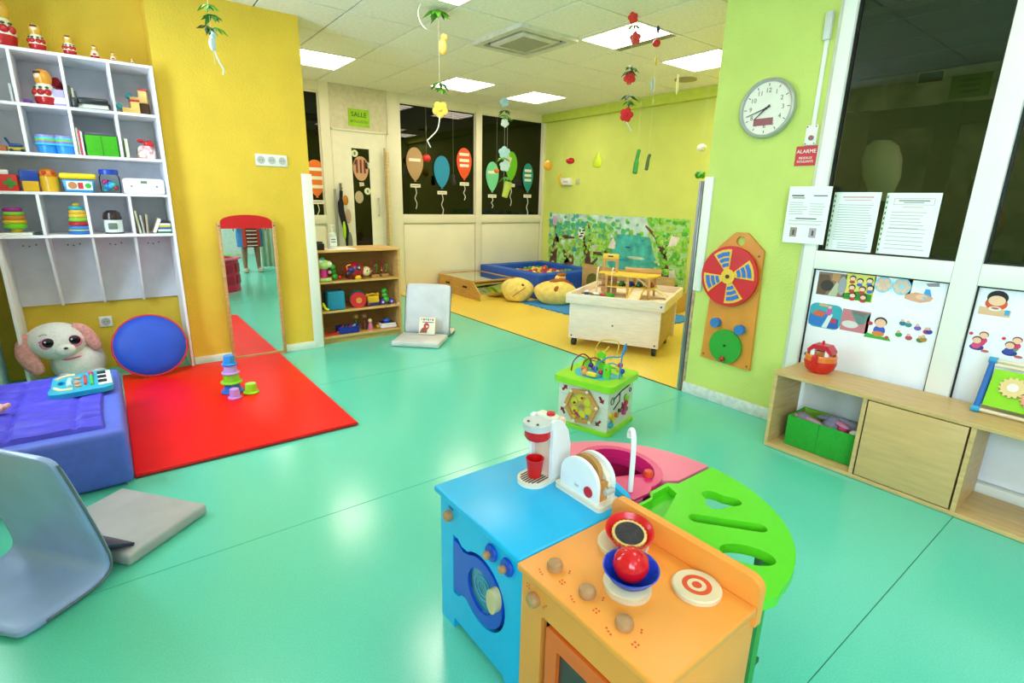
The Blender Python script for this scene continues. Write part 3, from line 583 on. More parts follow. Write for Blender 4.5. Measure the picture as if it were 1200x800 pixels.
# round cushion leaning on the shelf
t = thing('round_cushion', 'round blue cushion with red piping leaning against the white shelf', 'cushion', (0.135, 4.175, 0.045), 0, rot=(R(-24), 0, 0))
bm = nb(); lathe(bm, [(0, -0.052), (0.10, -0.046), (0.17, -0.03), (0.208, -0.006), (0.213, 0.004), (0.208, 0.01), (0.17, 0.03), (0.10, 0.044), (0, 0.05)], (0, 0.03, 0.215), 40, rot=Matrix.Rotation(R(90), 4, 'X')); ob('cushion_body', bm, mat('fabric_royal_blue', '1549c4', 0.55, var=0.06, vscale=9, bump=0.25, bscale=14), t)
bm = nb(); tube(bm, [(0.213*math.cos(a), 0.03, 0.215+0.213*math.sin(a)) for a in [2*math.pi*k/48 for k in range(48)]], 0.009, 8, True); ob('piping', bm, plas('c8202c', 0.6), t)
# curtain at the left edge
t = thing('curtain', 'plain white floor-length curtain at the left picture edge', 'curtain', (-0.66, 4.2, 0))
bm = nb(); pts = []; n = 60
for i in range(n+1):
    y = -0.42+0.79*i/n; pts.append((0.02*math.sin(i*0.75), y))
va = [[bm.verts.new((x, y, z)) for x, y in pts] for z in (0.02, 1.25, 2.5)]
for a, b_ in zip(va, va[1:]):
    for i in range(n): bm.faces.new((a[i], a[i+1], b_[i+1], b_[i]))
o = ob('cloth', bm, mat('curtain_white', 'f2f5fb', 0.8, var=0.02), t); s = o.modifiers.new('thickness', 'SOLIDIFY'); s.thickness = 0.004
bm = nb(); cyl(bm, (0, -0.7, 2.51), (0, 0.42, 2.51), 0.012); ob('rail', bm, m_alu, t)

# ---------------------------------------------------------------- pouf with quilt, toy keyboard, doll
t = thing('foam_pouf', 'large blue foam pouf block beside the red mat', 'pouf', (-0.42, 3.17, 0))
bm = nb(); box(bm, -0.37, 0.3665, -0.515, 0.52, 0.004, 0.262, bev=0.028, seg=4); ob('foam_block', bm, mat('fabric_pouf', '5a6ad8', 0.5, var=0.05, vscale=30, bump=0.1, bscale=60), t)
bm = nb(); tube(bm, [(0.34, -0.50, 0.005), (0.356, -0.4, 0.005), (0.356, 0.5, 0.005)], 0.004, 6); ob('bottom_piping', bm, plas('c9c6b0', 0.7), t)
bm = nb(); nx, ny = 66, 84; G = []
rnd = random.Random(3); ph = [rnd.uniform(0, 6.3) for _ in range(8)]
for j in range(ny+1):
    row = []
    for i in range(nx+1):
        x = -0.34+0.635*i/nx; y = -0.455+0.885*j/ny
        sx = abs(math.sin(math.pi*(x+0.02)/0.215)); sy = abs(math.sin(math.pi*(y+0.01)/0.29))
        e = min(i, nx-i, j, ny-j)
        h = 0.017*min(1, sx*4.0)**0.6*min(1, sy*4.5)**0.6+0.0030*math.sin(55*y+9*x+ph[0])*min(1, sx*2)+0.0026*math.sin(31*x+60*y+ph[1])+0.0022*math.sin(80*y+ph[2]-20*x)
        row.append(bm.verts.new((x+0.003*math.sin(9*y), y+0.004*math.sin(8*x+1), 0.263 if e == 0 else 0.2655+max(0, h))))
    G.append(row)
for j in range(ny):
    for i in range(nx): bm.faces.new((G[j][i], G[j][i+1], G[j+1][i+1], G[j+1][i]))
solo('quilt', bm, mat('quilt_violet', '4a3fd0', 0.55, var=0.06, vscale=12), 'violet blue quilted cover spread over the blue pouf', 'quilt', loc=(-0.42, 3.17, 0))
t = thing('toy_keyboard', 'turquoise toy keyboard with piano keys on the violet quilt', 'toy keyboard', (-0.205, 3.355, 0.281), 2, rot=(0, 0, R(2)))
tq = plas('28a8c8')
bm = nb(); plate(bm, [(x*1.0, y*1.05) for x, y in ([(0.12, -0.13), (0.125, 0.05), (0.115, 0.15), (0.09, 0.165), (0.0, 0.165), (-0.04, 0.15), (-0.085, 0.165), (-0.12, 0.13), (-0.125, -0.04), (-0.135, -0.10), (-0.13, -0.15), (-0.09, -0.165), (0.09, -0.155)])], [circ(-0.085, 0.02, 0.016, 14, ry=0.034)], 0.0, 0.024); bo = ob('body', bm, tq, t)
bxo('key_bed', (0.062, 0.118, -0.115, 0.135, 0.024, 0.030), plas('f0f0f2'), bo, 0.002)
for k in range(3): bxo('black_key', (0.062, 0.098, -0.085+0.08*k, -0.045+0.08*k, 0.030, 0.036), plas('15151a'), bo, 0.002)
bxo('green_slider', (0.03, 0.042, -0.09, 0.11, 0.024, 0.034), plas('3fc04a'), bo, 0.003); bxo('red_slider', (0.004, 0.016, -0.07, 0.09, 0.024, 0.034), plas('d83a44'), bo, 0.003)
bm = nb(); sph(bm, (0.036, 0.10, 0.034), 0.012, 10); ob('pink_knob', bm, plas('e02a8c'), bo)
for x, y in ((-0.02, 0.06), (-0.022, -0.02), (-0.02, -0.08)):
    bm = nb(); cyl(bm, (x, y, 0.024), (x, y, 0.032), 0.014); ob('button', bm, plas('e89a6a'), bo)
bm = nb(); tube(bm, curve([(-0.03, 0.14, 0.026), (-0.075, 0.13, 0.026), (-0.105, 0.09, 0.026)]), 0.008, 8); tube(bm, curve([(-0.04, -0.12, 0.026), (-0.085, -0.11, 0.026), (-0.11, -0.06, 0.026)]), 0.008, 8); ob('cream_swirl', bm, plas('f0dca8'), bo)
bm = nb(); tube(bm, curve([(-0.05, 0.06, 0.026), (-0.055, -0.01, 0.026), (-0.05, -0.07, 0.026)]), 0.012, 8); ob('pale_band', bm, plas('bfe4ec'), bo)
t = thing('baby_doll', 'pink-skinned baby doll lying on the quilt, only its hand in view at the left edge', 'doll', (-0.62, 3.06, 0.283), 0)
sk = plas('e6a8a0', 0.45)
bm = nb(); sph(bm, (-0.02, 0.02, 0.04), (0.06, 0.10, 0.042)); tube(bm, curve([(0.0, 0.0, 0.04), (0.06, 0.01, 0.035), (0.11, 0.02, 0.03)]), [0.028]*6+[0.026]*6+[0.024], 12); ob('body', bm, sk, t, sub=1)
bm = nb(); sph(bm, (0.13, 0.022, 0.03), (0.03, 0.024, 0.02)); hnd = ob('hand', bm, sk, t)
for k, (dx, dy, dz) in enumerate(((0.018, -0.016, 0.012), (0.024, -0.005, 0.014), (0.024, 0.006, 0.012), (0.018, 0.016, 0.008), (0.0, -0.024, 0.004))):
    bm = nb(); tube(bm, curve([(0.138, 0.022+dy*0.8, 0.03), (0.138+dx, 0.022+dy, 0.03+dz), (0.135+dx*1.2, 0.022+dy, 0.02+dz)]), 0.0075, 8); ob('finger', bm, sk, hnd)
bm = nb(); sph(bm, (-0.03, 0.16, 0.055), (0.055, 0.06, 0.055)); ob('head', bm, sk, t)

# ---------------------------------------------------------------- folding foam floor seats
def foam_seat(loc, rz, label, c, pad, w=0.43):
    t = thing('floor_seat', label, 'floor seat', loc, rz, 'folding foam floor seats'); h = w/2
    m = mat('vinyl_'+c, c, 0.33, var=0.05, vscale=8, bump=0.12, bscale=18)
    bm = nb(); box(bm, -h, h, 0.035, 0.375, 0.002, 0.048, bev=0.012, seg=3); ob('seat_pad', bm, mat('vinyl_pad_'+c, pad, 0.5, var=0.05, vscale=8, bump=0.15, bscale=20), t)
    ctr = [(-0.30, 0.017), (-0.2, 0.017), (-0.1, 0.018), (-0.045, 0.03), (-0.02, 0.065), (-0.03, 0.14), (-0.055, 0.25), (-0.085, 0.37), (-0.118, 0.49)]
    P = curve([(0, a, b) for a, b in ctr], 4); bm = nb(); th = 0.015; rows = []
    nw = 12
    for i, p in enumerate(P):
        tg = (P[min(i+1, len(P)-1)]-P[max(i-1, 0)]).normalized(); nrm = Vector((0, -tg.z, tg.y))
        k = th*(0.65 if i in (0, len(P)-1) else 1)
        rows.append([p+nrm*k, p-nrm*k])
    grid = []
    for i, (a, b_) in enumerate(rows):
        wi = h-(0.02 if i in (0, len(P)-1) else 0.006 if i in (1, len(P)-2) else 0)
        ring = [bm.verts.new((-wi+2*wi*k/nw, a.y, max(a.z, 0.001))) for k in range(nw+1)]+[bm.verts.new((wi-2*wi*k/nw, b_.y, max(b_.z, 0.001)+0.0)) for k in range(nw+1)]
        grid.append(ring)
    m_ = len(grid[0])
    for a, b_ in zip(grid, grid[1:]):
        for k in range(m_): bm.faces.new((a[k], a[(k+1) % m_], b_[(k+1) % m_], b_[k]))
    bm.faces.new(grid[0]); bm.faces.new(grid[-1][::-1])
    ob('backrest', bm, m, t, sub=1)
    bm = nb()
    for s in (-1, 1): tube(bm, [(s*(h+0.001), p.y, p.z) for p in P[3:-1]], 0.004, 6)
    ob('piping', bm, plas('6a7078', 0.6), t)
    return t
foam_seat((-0.258, 2.15, 0), -51.7, 'grey blue folding foam seat in the left foreground', 'a6b2ec', 'aca6a8')
foam_seat((2.26, 4.25, 0), 135.8, 'light grey folding foam seat beside the low bookcase', 'd4d0d4', 'cdc9c6')
t = thing('dark_book', 'dark navy closed book wedged in the foreground foam seat', 'book', (-0.128, 2.135, 0.0565), 0, rot=(R(150), 0, R(-51.7)))
bxo('cover', (-0.09, 0.09, 0.0, 0.125, 0.0, 0.012), plas('1c2748', 0.4), t, 0.003); bxo('pages', (-0.087, 0.088, 0.002, 0.126, 0.0025, 0.0095), plas('2c3557', 0.6), t)
t = thing('picture_book', 'square white picture book with a brown and red cover picture on the light grey seat', 'book', (2.215, 4.16, 0.052), 0, rot=(R(-16), 0, R(-44)))
bxo('cover', (-0.075, 0.075, -0.012, 0.012, 0, 0.155), plas('efe6d2', 0.4), t, 0.003); bxo('pages', (-0.072, 0.0762, -0.010, 0.010, 0.003, 0.152), plas('e6c890', 0.7), t)
bm = nb(); plate(bm, [(-0.068, 0.012), (0.0, 0.012), (0.004, 0.05), (-0.015, 0.075), (-0.05, 0.05)], [], -0.0135, -0.012, frame=FXZ); ob('brown_animal', bm, plas('8a4a2a'), t)
bm = nb(); plate(bm, circ(-0.005, 0.075, 0.026, 16, ry=0.032), [circ(0.0, 0.072, 0.01, 10)], -0.0145, -0.0132, frame=FXZ); ob('red_shape', bm, plas('d0241e'), t)
for i, c in enumerate(('d8b030', 'c83a2a', '3f9a5a', '2f6ab0', 'd88a2a', 'b83a8a')):
    bxo('title_mark', (-0.06+0.021*i, -0.046+0.021*i, -0.0132, -0.012, 0.126 if i % 2 else 0.13, 0.145), plas(c), t)
bxo('text_line', (-0.045, 0.06, -0.0132, -0.012, 0.108, 0.115), plas('5a5a60'), t)

# ---------------------------------------------------------------- red mat and stacking cups
t = thing('play_mat', 'bright red foam play mat in front of the leaning mirror', 'mat', (0.47, 3.55, 0))
bxo('pad', (-0.522, 0.516, -0.85, 0.83, 0.001, 0.022), mat('vinyl_red', 'f00606', 0.42, var=0.02, vscale=6, bump=0.05, bscale=12, spec=0.25), t, 0.006, seg=3)
bm = nb(); tube(bm, [(-0.522, -0.851, 0.011), (0.516, -0.851, 0.011)], 0.003, 6); tube(bm, [(0.517, -0.85, 0.011), (0.517, 0.83, 0.011)], 0.003, 6); ob('edge_seam', bm, plas('b40c0c', 0.5), t)
def cup(x, y, z, r, h, c, label, group):
    t = thing('stacking_cup', label, 'stacking cup', (x, y, z), 0, group); th = 0.002
    bm = nb(); lathe(bm, [(r*0.74, 0.008), (r*0.66, h-0.004), (r*0.62, h), (0, h)], seg=28); ob('cup_wall', bm, plas(c, 0.28), t)
    bm = nb(); lathe(bm, [(r*0.72, 0.0), (r*0.94, 0.0), (r, 0.005), (r*0.97, 0.011), (r*0.86, 0.009), (r*0.735, 0.013)], seg=28); ob('brim', bm, plas(c, 0.28), t)
z = 0.0222; hs = [(0.068, 0.062, '2a78d8', 'blue stacking cup at the bottom of the cup tower'), (0.066, 0.062, '8ccc1e', 'lime green stacking cup second from the bottom of the tower'), (0.054, 0.058, 'c49ae0', 'lilac stacking cup third in the tower'), (0.047, 0.062, '2f8ede', 'blue stacking cup topping the tower')]
for r, h, c, l in hs: cup(0.508, 3.61, z, r, h, c, l, 'stacking cups on the red mat'); z += h
cup(0.497, 3.475, 0.0222, 0.041, 0.062, 'c890dc', 'single lilac stacking cup on the red mat before the tower', 'stacking cups on the red mat')
cup(0.60, 3.52, 0.0222, 0.048, 0.065, '9ad81e', 'single lime stacking cup on the red mat beside the tower', 'stacking cups on the red mat')
# ---------------------------------------------------------------- leaning mirror
t = thing('standing_mirror', 'tall narrow mirror with wooden side rails and red arched top against the yellow wall', 'mirror', (0.847, 4.405, 0))
bm = nb(); box(bm, -0.178, 0.178, -0.003, 0.003, 0.03, 1.045); ob('mirror_glass', bm, mat('mirror_silver', 'eef2f0', 0.0, metal=1.0, var=0.0), t)
bxo('backing', (-0.18, 0.18, 0.0035, 0.012, 0.02, 1.05), WOODB(), t)
for s in (-1, 1):
    r_ = bxo('side_rail', (s*0.189-0.012, s*0.189+0.012, -0.014, 0.013, 0.0, 1.055), WOODB(), t, 0.004)
    bm = nb(); cyl(bm, (s*0.189, -0.014, 1.03), (s*0.189, -0.0165, 1.03), 0.006); ob('screw', bm, plas('4a4038'), r_)
bm = nb(); plate(bm, [(-0.176, 1.01), (0.176, 1.01), (0.176, 1.06)]+[(0.176*math.cos(a), 1.06+0.05*math.sin(a)) for a in [math.pi*k/16 for k in range(1, 16)]]+[(-0.176, 1.06)], [], -0.012, 0.0035, frame=FXZ); ob('arched_top', bm, plas('c8141a', 0.3), t)
bxo('bottom_rail', (-0.176, 0.176, -0.01, 0.011, 0.0, 0.03), WOODB(), t)
# ---------------------------------------------------------------- low wooden bookcase
BX0, BX1, BY0, BY1, BH = 1.366, 2.122, 4.475, 4.85, 0.816
m_bc = mat('wood_bookcase', 'd9a860', 0.42, var=0.09, vscale=3, kind='wood'); m_bcd = mat('wood_bookcase_back', 'a8762f', 0.6, var=0.08, vscale=3, kind='wood')
bc = thing('low_bookcase', 'low honey-wood bookcase with three shelves of toys', 'bookcase', ((BX0+BX1)/2, 4.66, 0))
for x in (BX0, BX1-0.018): bxo('side_panel', (x, x+0.018, BY0, BY1, 0, BH-0.0185), m_bc, bc, 0.002, True, 1)
bxo('top_board', (BX0, BX1, BY0-0.004, BY1, BH-0.018, BH), m_bc, bc, 0.002, True, 1)
SHB = (0.55, 0.292, 0.066)
for z in SHB: bxo('shelf_board', (BX0+0.018, BX1-0.018, BY0+0.006, BY1-0.006, z-0.018, z), m_bc, bc, 0.002, True, 1)
bxo('back_panel', (BX0+0.018, BX1-0.018, BY1-0.006, BY1, 0.05, BH-0.02), m_bcd, bc, 0, True)
bxo('plinth', (BX0+0.018, BX1-0.018, BY0+0.03, BY0+0.045, 0, 0.047), m_bc, bc, 0, True)
bm = nb(); cyl(bm, (BX1-0.03, BY0+0.02, 0.30), (BX1-0.018, BY0+0.02, 0.30), 0.008); ob('white_catch', bm, plas('f0eeea'), bc, world=True)
# row one
z = SHB[0]
t = thing('toy_figure', 'lime and white toy figure with pink body at the left of the top bookcase shelf', 'toy figure', (1.445, 4.54, z))
bxo('foot', (-0.05, 0.05, -0.035, 0.035, 0, 0.032), plas('b9e07a'), t, 0.01); bm = nb(); cyl(bm, (-0.01, 0, 0.03), (-0.01, 0, 0.10), 0.032, 0.028); ob('pink_body', bm, plas('d8288c'), t)
bm = nb(); sph(bm, (-0.005, 0, 0.142), (0.055, 0.045, 0.045)); hd = ob('head', bm, plas('b4d87a'), t)
bm = nb(); sph(bm, (0.035, -0.01, 0.145), (0.03, 0.03, 0.028)); sph(bm, (-0.035, -0.02, 0.165), 0.022); ob('cheeks', bm, plas('e4f0d0'), hd)
bm = nb(); lathe(bm, [(0.025, 0), (0.018, 0.02), (0, 0.026)], (-0.015, 0, 0.180)); ob('cap', bm, plas('2fb49a'), hd)
bm = nb(); sph(bm, (0.043, 0.0, 0.075), 0.016); ob('arm', bm, plas('e6a0b8'), t)
def caterpillar(loc, label, segs, wheel=None):
    t = thing('caterpillar_toy', label, 'toy', loc, 0)
    for x, zz, r, c in segs:
        bm = nb(); sph(bm, (x, 0, zz), r, 16); ob('segment', bm, plas(c), t)
    if wheel:
        for x, c in wheel:
            bm = nb(); cyl(bm, (x, -0.028, 0.026), (x, 0.028, 0.026), 0.026, seg=20); w_ = ob('wheel', bm, plas(c), t)
            bm = nb(); cyl(bm, (x, -0.031, 0.026), (x, 0.031, 0.026), 0.01, seg=12); ob('wheel_hub', bm, plas('d8d8e0'), w_)
    return t
caterpillar((1.535, 4.56, z), 'upright green caterpillar with red ball feet on the top bookcase shelf', [(0.0, 0.030, 0.03, '2f9a2a'), (-0.01, 0.075, 0.026, '1f7a22'), (-0.014, 0.115, 0.024, '3fae3a'), (0.045, 0.022, 0.022, 'b81c24'), (-0.035, 0.02, 0.02, '8a1a20')])
t = thing('ladybird_toy', 'red and navy ladybird activity toy with cream smiling face', 'toy', (1.74, 4.57, z), 0)
bm = nb(); sph(bm, (-0.02, 0, 0.075), (0.095, 0.075, 0.07), 24)
for v in bm.verts: v.co.z = max(v.co.z, 0.03)
sh_ = ob('shell', bm, plas('a8141e'), t)
for a, zz, c in ((-0.065, 0.085, '1c2a6a'), (-0.005, 0.10, '1c2a6a'), (-0.09, 0.055, '3a1420')):
    bm = nb(); sph(bm, (a, -0.055, zz), (0.03, 0.028, 0.03), 14); ob('spot', bm, plas(c), sh_)
bm = nb(); sph(bm, (-0.005, -0.083, 0.105), 0.010, 10); ob('yellow_dot', bm, plas('e0c030'), sh_)
bm = nb(); sph(bm, (0.075, -0.035, 0.065), (0.042, 0.04, 0.042), 18); fc = ob('face', bm, plas('e8cf9a'), t)
bm = nb(); sph(bm, (0.07, -0.073, 0.072), 0.007, 8); sph(bm, (0.095, -0.068, 0.074), 0.006, 8); ob('eyes', bm, plas('201410'), fc)
bm = nb(); lathe(bm, [(0, 0), (0.022, 0), (0.03, 0.018), (0.018, 0.035), (0, 0.035)], (-0.01, -0.06, 0.0)); ob('yellow_foot', bm, plas('e6b41e'), t)
bm = nb(); sph(bm, (-0.07, -0.03, 0.02), 0.02); sph(bm, (0.05, 0.03, 0.02), 0.02); sph(bm, (-0.07, 0.04, 0.02), 0.02); ob('feet', bm, plas('8a1018'), t)
bm = nb(); tube(bm, curve([(-0.09, -0.03, 0.08), (-0.10, -0.04, 0.12), (-0.07, -0.05, 0.13)]), 0.006, 8); ob('handle', bm, plas('e0b040'), t)
def bead_maze(loc, label, rz):
    t = thing('bead_maze', label, 'bead maze', loc, rz, 'small bead mazes in the bookcase')
    bxo('base', (-0.037, 0.037, -0.03, 0.03, 0, 0.028), mat('wood_base', 'b98a52', 0.45, var=0.08, kind='wood', vscale=3), t, 0.006)
    for pts, c in (([(-0.026, 0, 0.028), (-0.03, 0, 0.12), (-0.01, 0, 0.165), (0.005, 0, 0.12), (-0.004, 0, 0.028)], '8a1a22'), ([(0.01, 0.01, 0.028), (0.026, 0.0, 0.08), (0.02, -0.01, 0.115), (0.0, 0, 0.10)], '5aa81e')):
        bm = nb(); tube(bm, curve(pts), 0.0032, 8); ob('wire', bm, plas(c), t)
    for x, zz, c in ((-0.028, 0.06, 'd8b040'), (-0.005, 0.045, 'c81e2a'), (-0.004, 0.07, '1f6ab0'), (0.014, 0.05, '3f9a2a'), (-0.03, 0.085, 'c8243a')):
        bm = nb(); sph(bm, (x, 0, zz), 0.0085, 10); ob('bead', bm, plas(c), t)
bead_maze((1.905, 4.56, z), 'left small bead maze on the top bookcase shelf', 0); bead_maze((2.005, 4.57, z), 'right small bead maze on the top bookcase shelf', 10)
# row two
z = SHB[1]
t = thing('storage_cube', 'teal fabric cube on the middle bookcase shelf', 'cube', (1.525, 4.57, z), -4)
bxo('cube', (-0.075, 0.075, -0.07, 0.07, 0, 0.165), cloth('1f86a6'), t, 0.012, seg=3); bxo('seam', (-0.0755, 0.0755, -0.0705, 0.0705, 0.148, 0.151), cloth('176a86'), t)
t = thing('toy_banana', 'neon yellow curved toy lying at the left of the middle bookcase shelf', 'toy', (1.435, 4.525, z))
bm = nb(); tube(bm, curve([(-0.025, 0, 0.072), (-0.018, -0.005, 0.04), (0.0, -0.01, 0.016), (0.05, -0.01, 0.012)]), [0.008]*4+[0.012]*10+[0.009]*4+[0.006], 10); ob('body', bm, plas('d8e01e'), t)
t = thing('toy_camera', 'dark boxy toy at the far left of the middle bookcase shelf', 'toy', (1.425, 4.62, z)); bxo('body', (-0.03, 0.03, -0.03, 0.03, 0, 0.14), plas('3a2c22'), t, 0.008); bxo('cap', (-0.02, 0.02, -0.02, 0.02, 0.14, 0.155), plas('57422e'), t, 0.004)
t = thing('drum_roller', 'toy drum roller with red front disc and teal back disc', 'toy', (1.735, 4.565, z), -18)
bm = nb(); cyl(bm, (0, -0.045, 0.072), (0, 0.06, 0.072), 0.060, seg=24); ob('drum', bm, plas('2a2320'), t)
bm = nb(); lathe(bm, [(0, 0), (0.05, 0), (0.07, 0.006), (0.072, 0.012), (0.07, 0.02), (0, 0.02)], (0, -0.045, 0.072), 28, rot=Matrix.Rotation(R(90), 4, 'X')); rd = ob('red_disc', bm, plas('d0181c'), t)
bm = nb(); cyl(bm, (0.008, -0.064, 0.07), (0.008, -0.069, 0.07), 0.026, seg=20); ob('orange_centre', bm, plas('d88a2a'), rd)
bm = nb(); cyl(bm, (0, 0.055, 0.072), (0, 0.075, 0.072), 0.072, seg=28); ob('teal_disc', bm, plas('1f7a86'), t)
t = thing('toy_phone', 'yellow toy telephone on navy base on the middle bookcase shelf', 'toy phone', (1.872, 4.56, z), 0)
bxo('base', (-0.06, 0.06, -0.04, 0.04, 0, 0.028), plas('1f2a6a'), t, 0.008); bm = nb(); box(bm, -0.055, 0.055, -0.038, 0.038, 0.028, 0.09, bev=0.012)
for v in bm.verts:
    if v.co.z > 0.06: v.co.y *= 0.7
ob('body', bm, plas('e0b020'), t)
bm = nb(); tube(bm, curve([(-0.06, 0, 0.105), (-0.045, 0, 0.098), (0, 0, 0.108), (0.045, 0, 0.098), (0.06, 0, 0.105)]), [0.016]*6+[0.009]*13+[0.016]*6, 10); ob('handset', bm, plas('d8a41e'), t)
bm = nb(); sph(bm, (-0.055, -0.03, 0.02), 0.015, 12); ob('red_dial', bm, plas('d0306a'), t)
caterpillar((2.005, 4.56, z), 'green caterpillar pull toy with purple wheels on the middle bookcase shelf', [(0.0, 0.045, 0.032, '2fae2a'), (-0.012, 0.085, 0.028, '3f9a2a'), (-0.02, 0.09, 0.02, 'd86a2a'), (-0.015, 0.125, 0.029, '2f9a2a')], [(-0.042, '5a2a9a'), (0.045, '5a2a9a')])
# row three
z = SHB[2]
t = thing('red_racket', 'flat red toy lying at the left of the bottom bookcase shelf', 'toy', (1.475, 4.54, z), 4); bxo('body', (-0.085, 0.06, -0.02, 0.02, 0, 0.018), plas('c81e28'), t, 0.006)
bm = nb(); sph(bm, (0.065, 0, 0.016), (0.025, 0.02, 0.015)); ob('head', bm, plas('d8606a'), t)
t = thing('blue_basket', 'navy blue plastic basket on the bottom bookcase shelf', 'basket', (1.625, 4.57, z)); bm = nb(); plate(bm, rrect(-0.095, 0.095, -0.06, 0.06, 0.02), [rrect(-0.086, 0.086, -0.051, 0.051, 0.016)], 0.006, 0.055); box(bm, -0.088, 0.088, -0.053, 0.053, 0.0, 0.006); ob('basket_wall', bm, plas('1a2a96'), t)
bm = nb(); plate(bm, rrect(-0.102, 0.102, -0.066, 0.066, 0.024), [rrect(-0.088, 0.088, -0.053, 0.053, 0.016)], 0.055, 0.061); ob('rim', bm, plas('1f32a8'), t)
for i, (x, c) in enumerate(((-0.05, '7a2430'), (-0.015, '3a3a4a'), (0.02, '9a2a34'), (0.055, 'a0a0a8'))):
    bm = nb(); sph(bm, (1.625+x, 4.57, z+0.04), 0.024, 12); sph(bm, (1.625+x+0.01, 4.56, z+0.062), 0.012, 10); solo('small_toy', bm, plas(c), ['dark red', 'slate', 'brick red', 'grey'][i] + ' small toy lying in the navy basket', 'toy', group='small toys in the navy basket')
for i, (x, y, hh, c1, c2, l) in enumerate(((1.735, 4.64, 0.15, '3f5a2a', 'c08a4a', 'green and tan toy figure standing behind the navy basket'), (1.80, 4.60, 0.16, '6a3a2a', 'a06a4a', 'brown slim toy figure on the bottom bookcase shelf'), (1.835, 4.55, 0.11, 'd86a8c', 'e6cc8a', 'pink doll with yellow hair on the bottom bookcase shelf'))):
    t = thing('toy_doll', l, 'toy figure', (x, y, z)); bm = nb(); lathe(bm, [(0, 0), (0.024, 0), (0.02, hh*0.35), (0.014, hh*0.62), (0, hh*0.66)], seg=14); ob('body', bm, plas(c1), t); bm = nb(); sph(bm, (0, 0, hh*0.8), hh*0.17, 12); ob('head', bm, plas(c2), t)
t = thing('toy_tray', 'white and pink activity tray with blue knob on the bottom bookcase shelf', 'toy', (2.005, 4.565, z), -3)
bxo('tray', (-0.075, 0.075, -0.06, 0.06, 0, 0.05), plas('e4ccd4'), t, 0.012, seg=3); bxo('band', (-0.0765, 0.0765, -0.0615, 0.0615, 0.016, 0.024), plas('f4eef2'), t)
bxo('top_plate', (-0.062, 0.062, -0.045, 0.045, 0.05, 0.054), plas('24283a'), t, 0.004); bm = nb(); sph(bm, (0.0, 0, 0.066), (0.034, 0.03, 0.024)); ob('blue_knob', bm, plas('1f5ac8'), t); bxo('yellow_side', (-0.105, -0.0765, -0.03, 0.02, 0.008, 0.034), plas('d8a41e'), t, 0.006)
# on top of the bookcase
t = thing('speaker_box', 'small black box on top of the bookcase next to the white corner guard', 'box', (1.415, 4.56, BH)); bxo('body', (-0.04, 0.04, -0.035, 0.035, 0, 0.055), plas('1e1c1a'), t, 0.004); bxo('lid', (-0.035, 0.03, -0.03, 0.03, 0.055, 0.07), plas('2f2a26'), t, 0.004)
bm = nb(); tube(bm, curve([(1.40, 4.60, BH+0.07), (1.38, 4.62, BH+0.12), (1.372, 4.63, BH+0.16)]), 0.003, 6); solo('white_cable', bm, plas('e8e6e0'), 'thin white cable rising from the black box on the bookcase', 'cable')
bxo_ = nb(); box(bxo_, 1.47, 1.72, 4.50, 4.72, BH, BH+0.004, rot=3); solo('paper_sheets', bxo_, plas('f2f0ea', 0.7), 'white paper sheets under the pump bottle on the bookcase', 'paper')
t = thing('pump_bottle', 'clear pump bottle with white label on top of the bookcase', 'bottle', (1.545, 4.60, BH+0.0045))
bm = nb(); lathe(bm, [(0, 0), (0.037, 0), (0.041, 0.01), (0.041, 0.115), (0.03, 0.135), (0.014, 0.142), (0.014, 0.15), (0, 0.15)]); ob('bottle_body', bm, mat('bottle_clear', 'dfe2da', 0.15, var=0.03), t)
bxo('label_sheet', (-0.03, 0.03, -0.0425, -0.040, 0.025, 0.10), plas('f4f4f2'), t); bxo('label_text', (-0.02, 0.02, -0.0432, -0.0425, 0.055, 0.062), plas('55555a'), t); bxo('label_text', (-0.02, 0.02, -0.0432, -0.0425, 0.075, 0.085), plas('77777c'), t)
bm = nb(); cyl(bm, (0, 0, 0.15), (0, 0, 0.17), 0.015); cyl(bm, (0, 0, 0.17), (0, 0, 0.19), 0.006); box(bm, -0.012, 0.03, -0.009, 0.009, 0.19, 0.203, bev=0.003); ob('pump', bm, plas('eeeeec'), t)

# ---------------------------------------------------------------- back wall: sign, door stickers, leaning boards, hanging bag
t = thing('door_sign', 'lime green sign reading SALLE above the cream door', 'sign', (2.645, YB-0.005, 2.19), 0)
bxo('board', (-0.135, 0.135, -0.004, 0, -0.1, 0.1), mat('sign_lime', '9fd01c', 0.6, var=0.05), t)
text('lettering', 'SALLE', 0.075, plas('2c2c14', .7), t, (0.0, -0.0046, 0.035), UP); text('lettering', 'BOULIGOU', 0.044, plas('5a4418', .7), t, (0.005, -0.0046, -0.042), UP)
t = thing('door_stickers', 'paper hot-air balloon and tag stickers on the narrow door pane', 'stickers', (2.64, YB+0.002, 0))
bm = nb(); plate(bm, [(0.105*s_*math.sin(a)*0.95+0.0, 1.62+0.13*c_) for a, s_, c_ in [(2*math.pi*k/24, 1, math.cos(2*math.pi*k/24)*(1 if math.cos(2*math.pi*k/24) > 0 else 1.25)) for k in range(24)]], [], -0.004, -0.001, frame=FXZ); bl_ = ob('paper_balloon', bm, plas('c89a74', 0.7), t)
for k in (-0.05, 0.0, 0.05): bxo('balloon_stripe', (k-0.012, k+0.012, -0.006, -0.004, 1.55, 1.71), plas('7a2c28', 0.7), bl_)
bm = nb(); plate(bm, [(-0.03, 1.44), (0.03, 1.44), (0.035, 1.40), (-0.025, 1.39)], [], -0.004, -0.001, frame=FXZ); ob('basket', bm, plas('d8c8a8', 0.7), t)
bm = nb(); plate(bm, circ(-0.04, 1.26, 0.055, 20, ry=0.075), [], -0.004, -0.001, frame=FXZ); ob('paper_balloon', bm, plas('b8a480', 0.7), t)
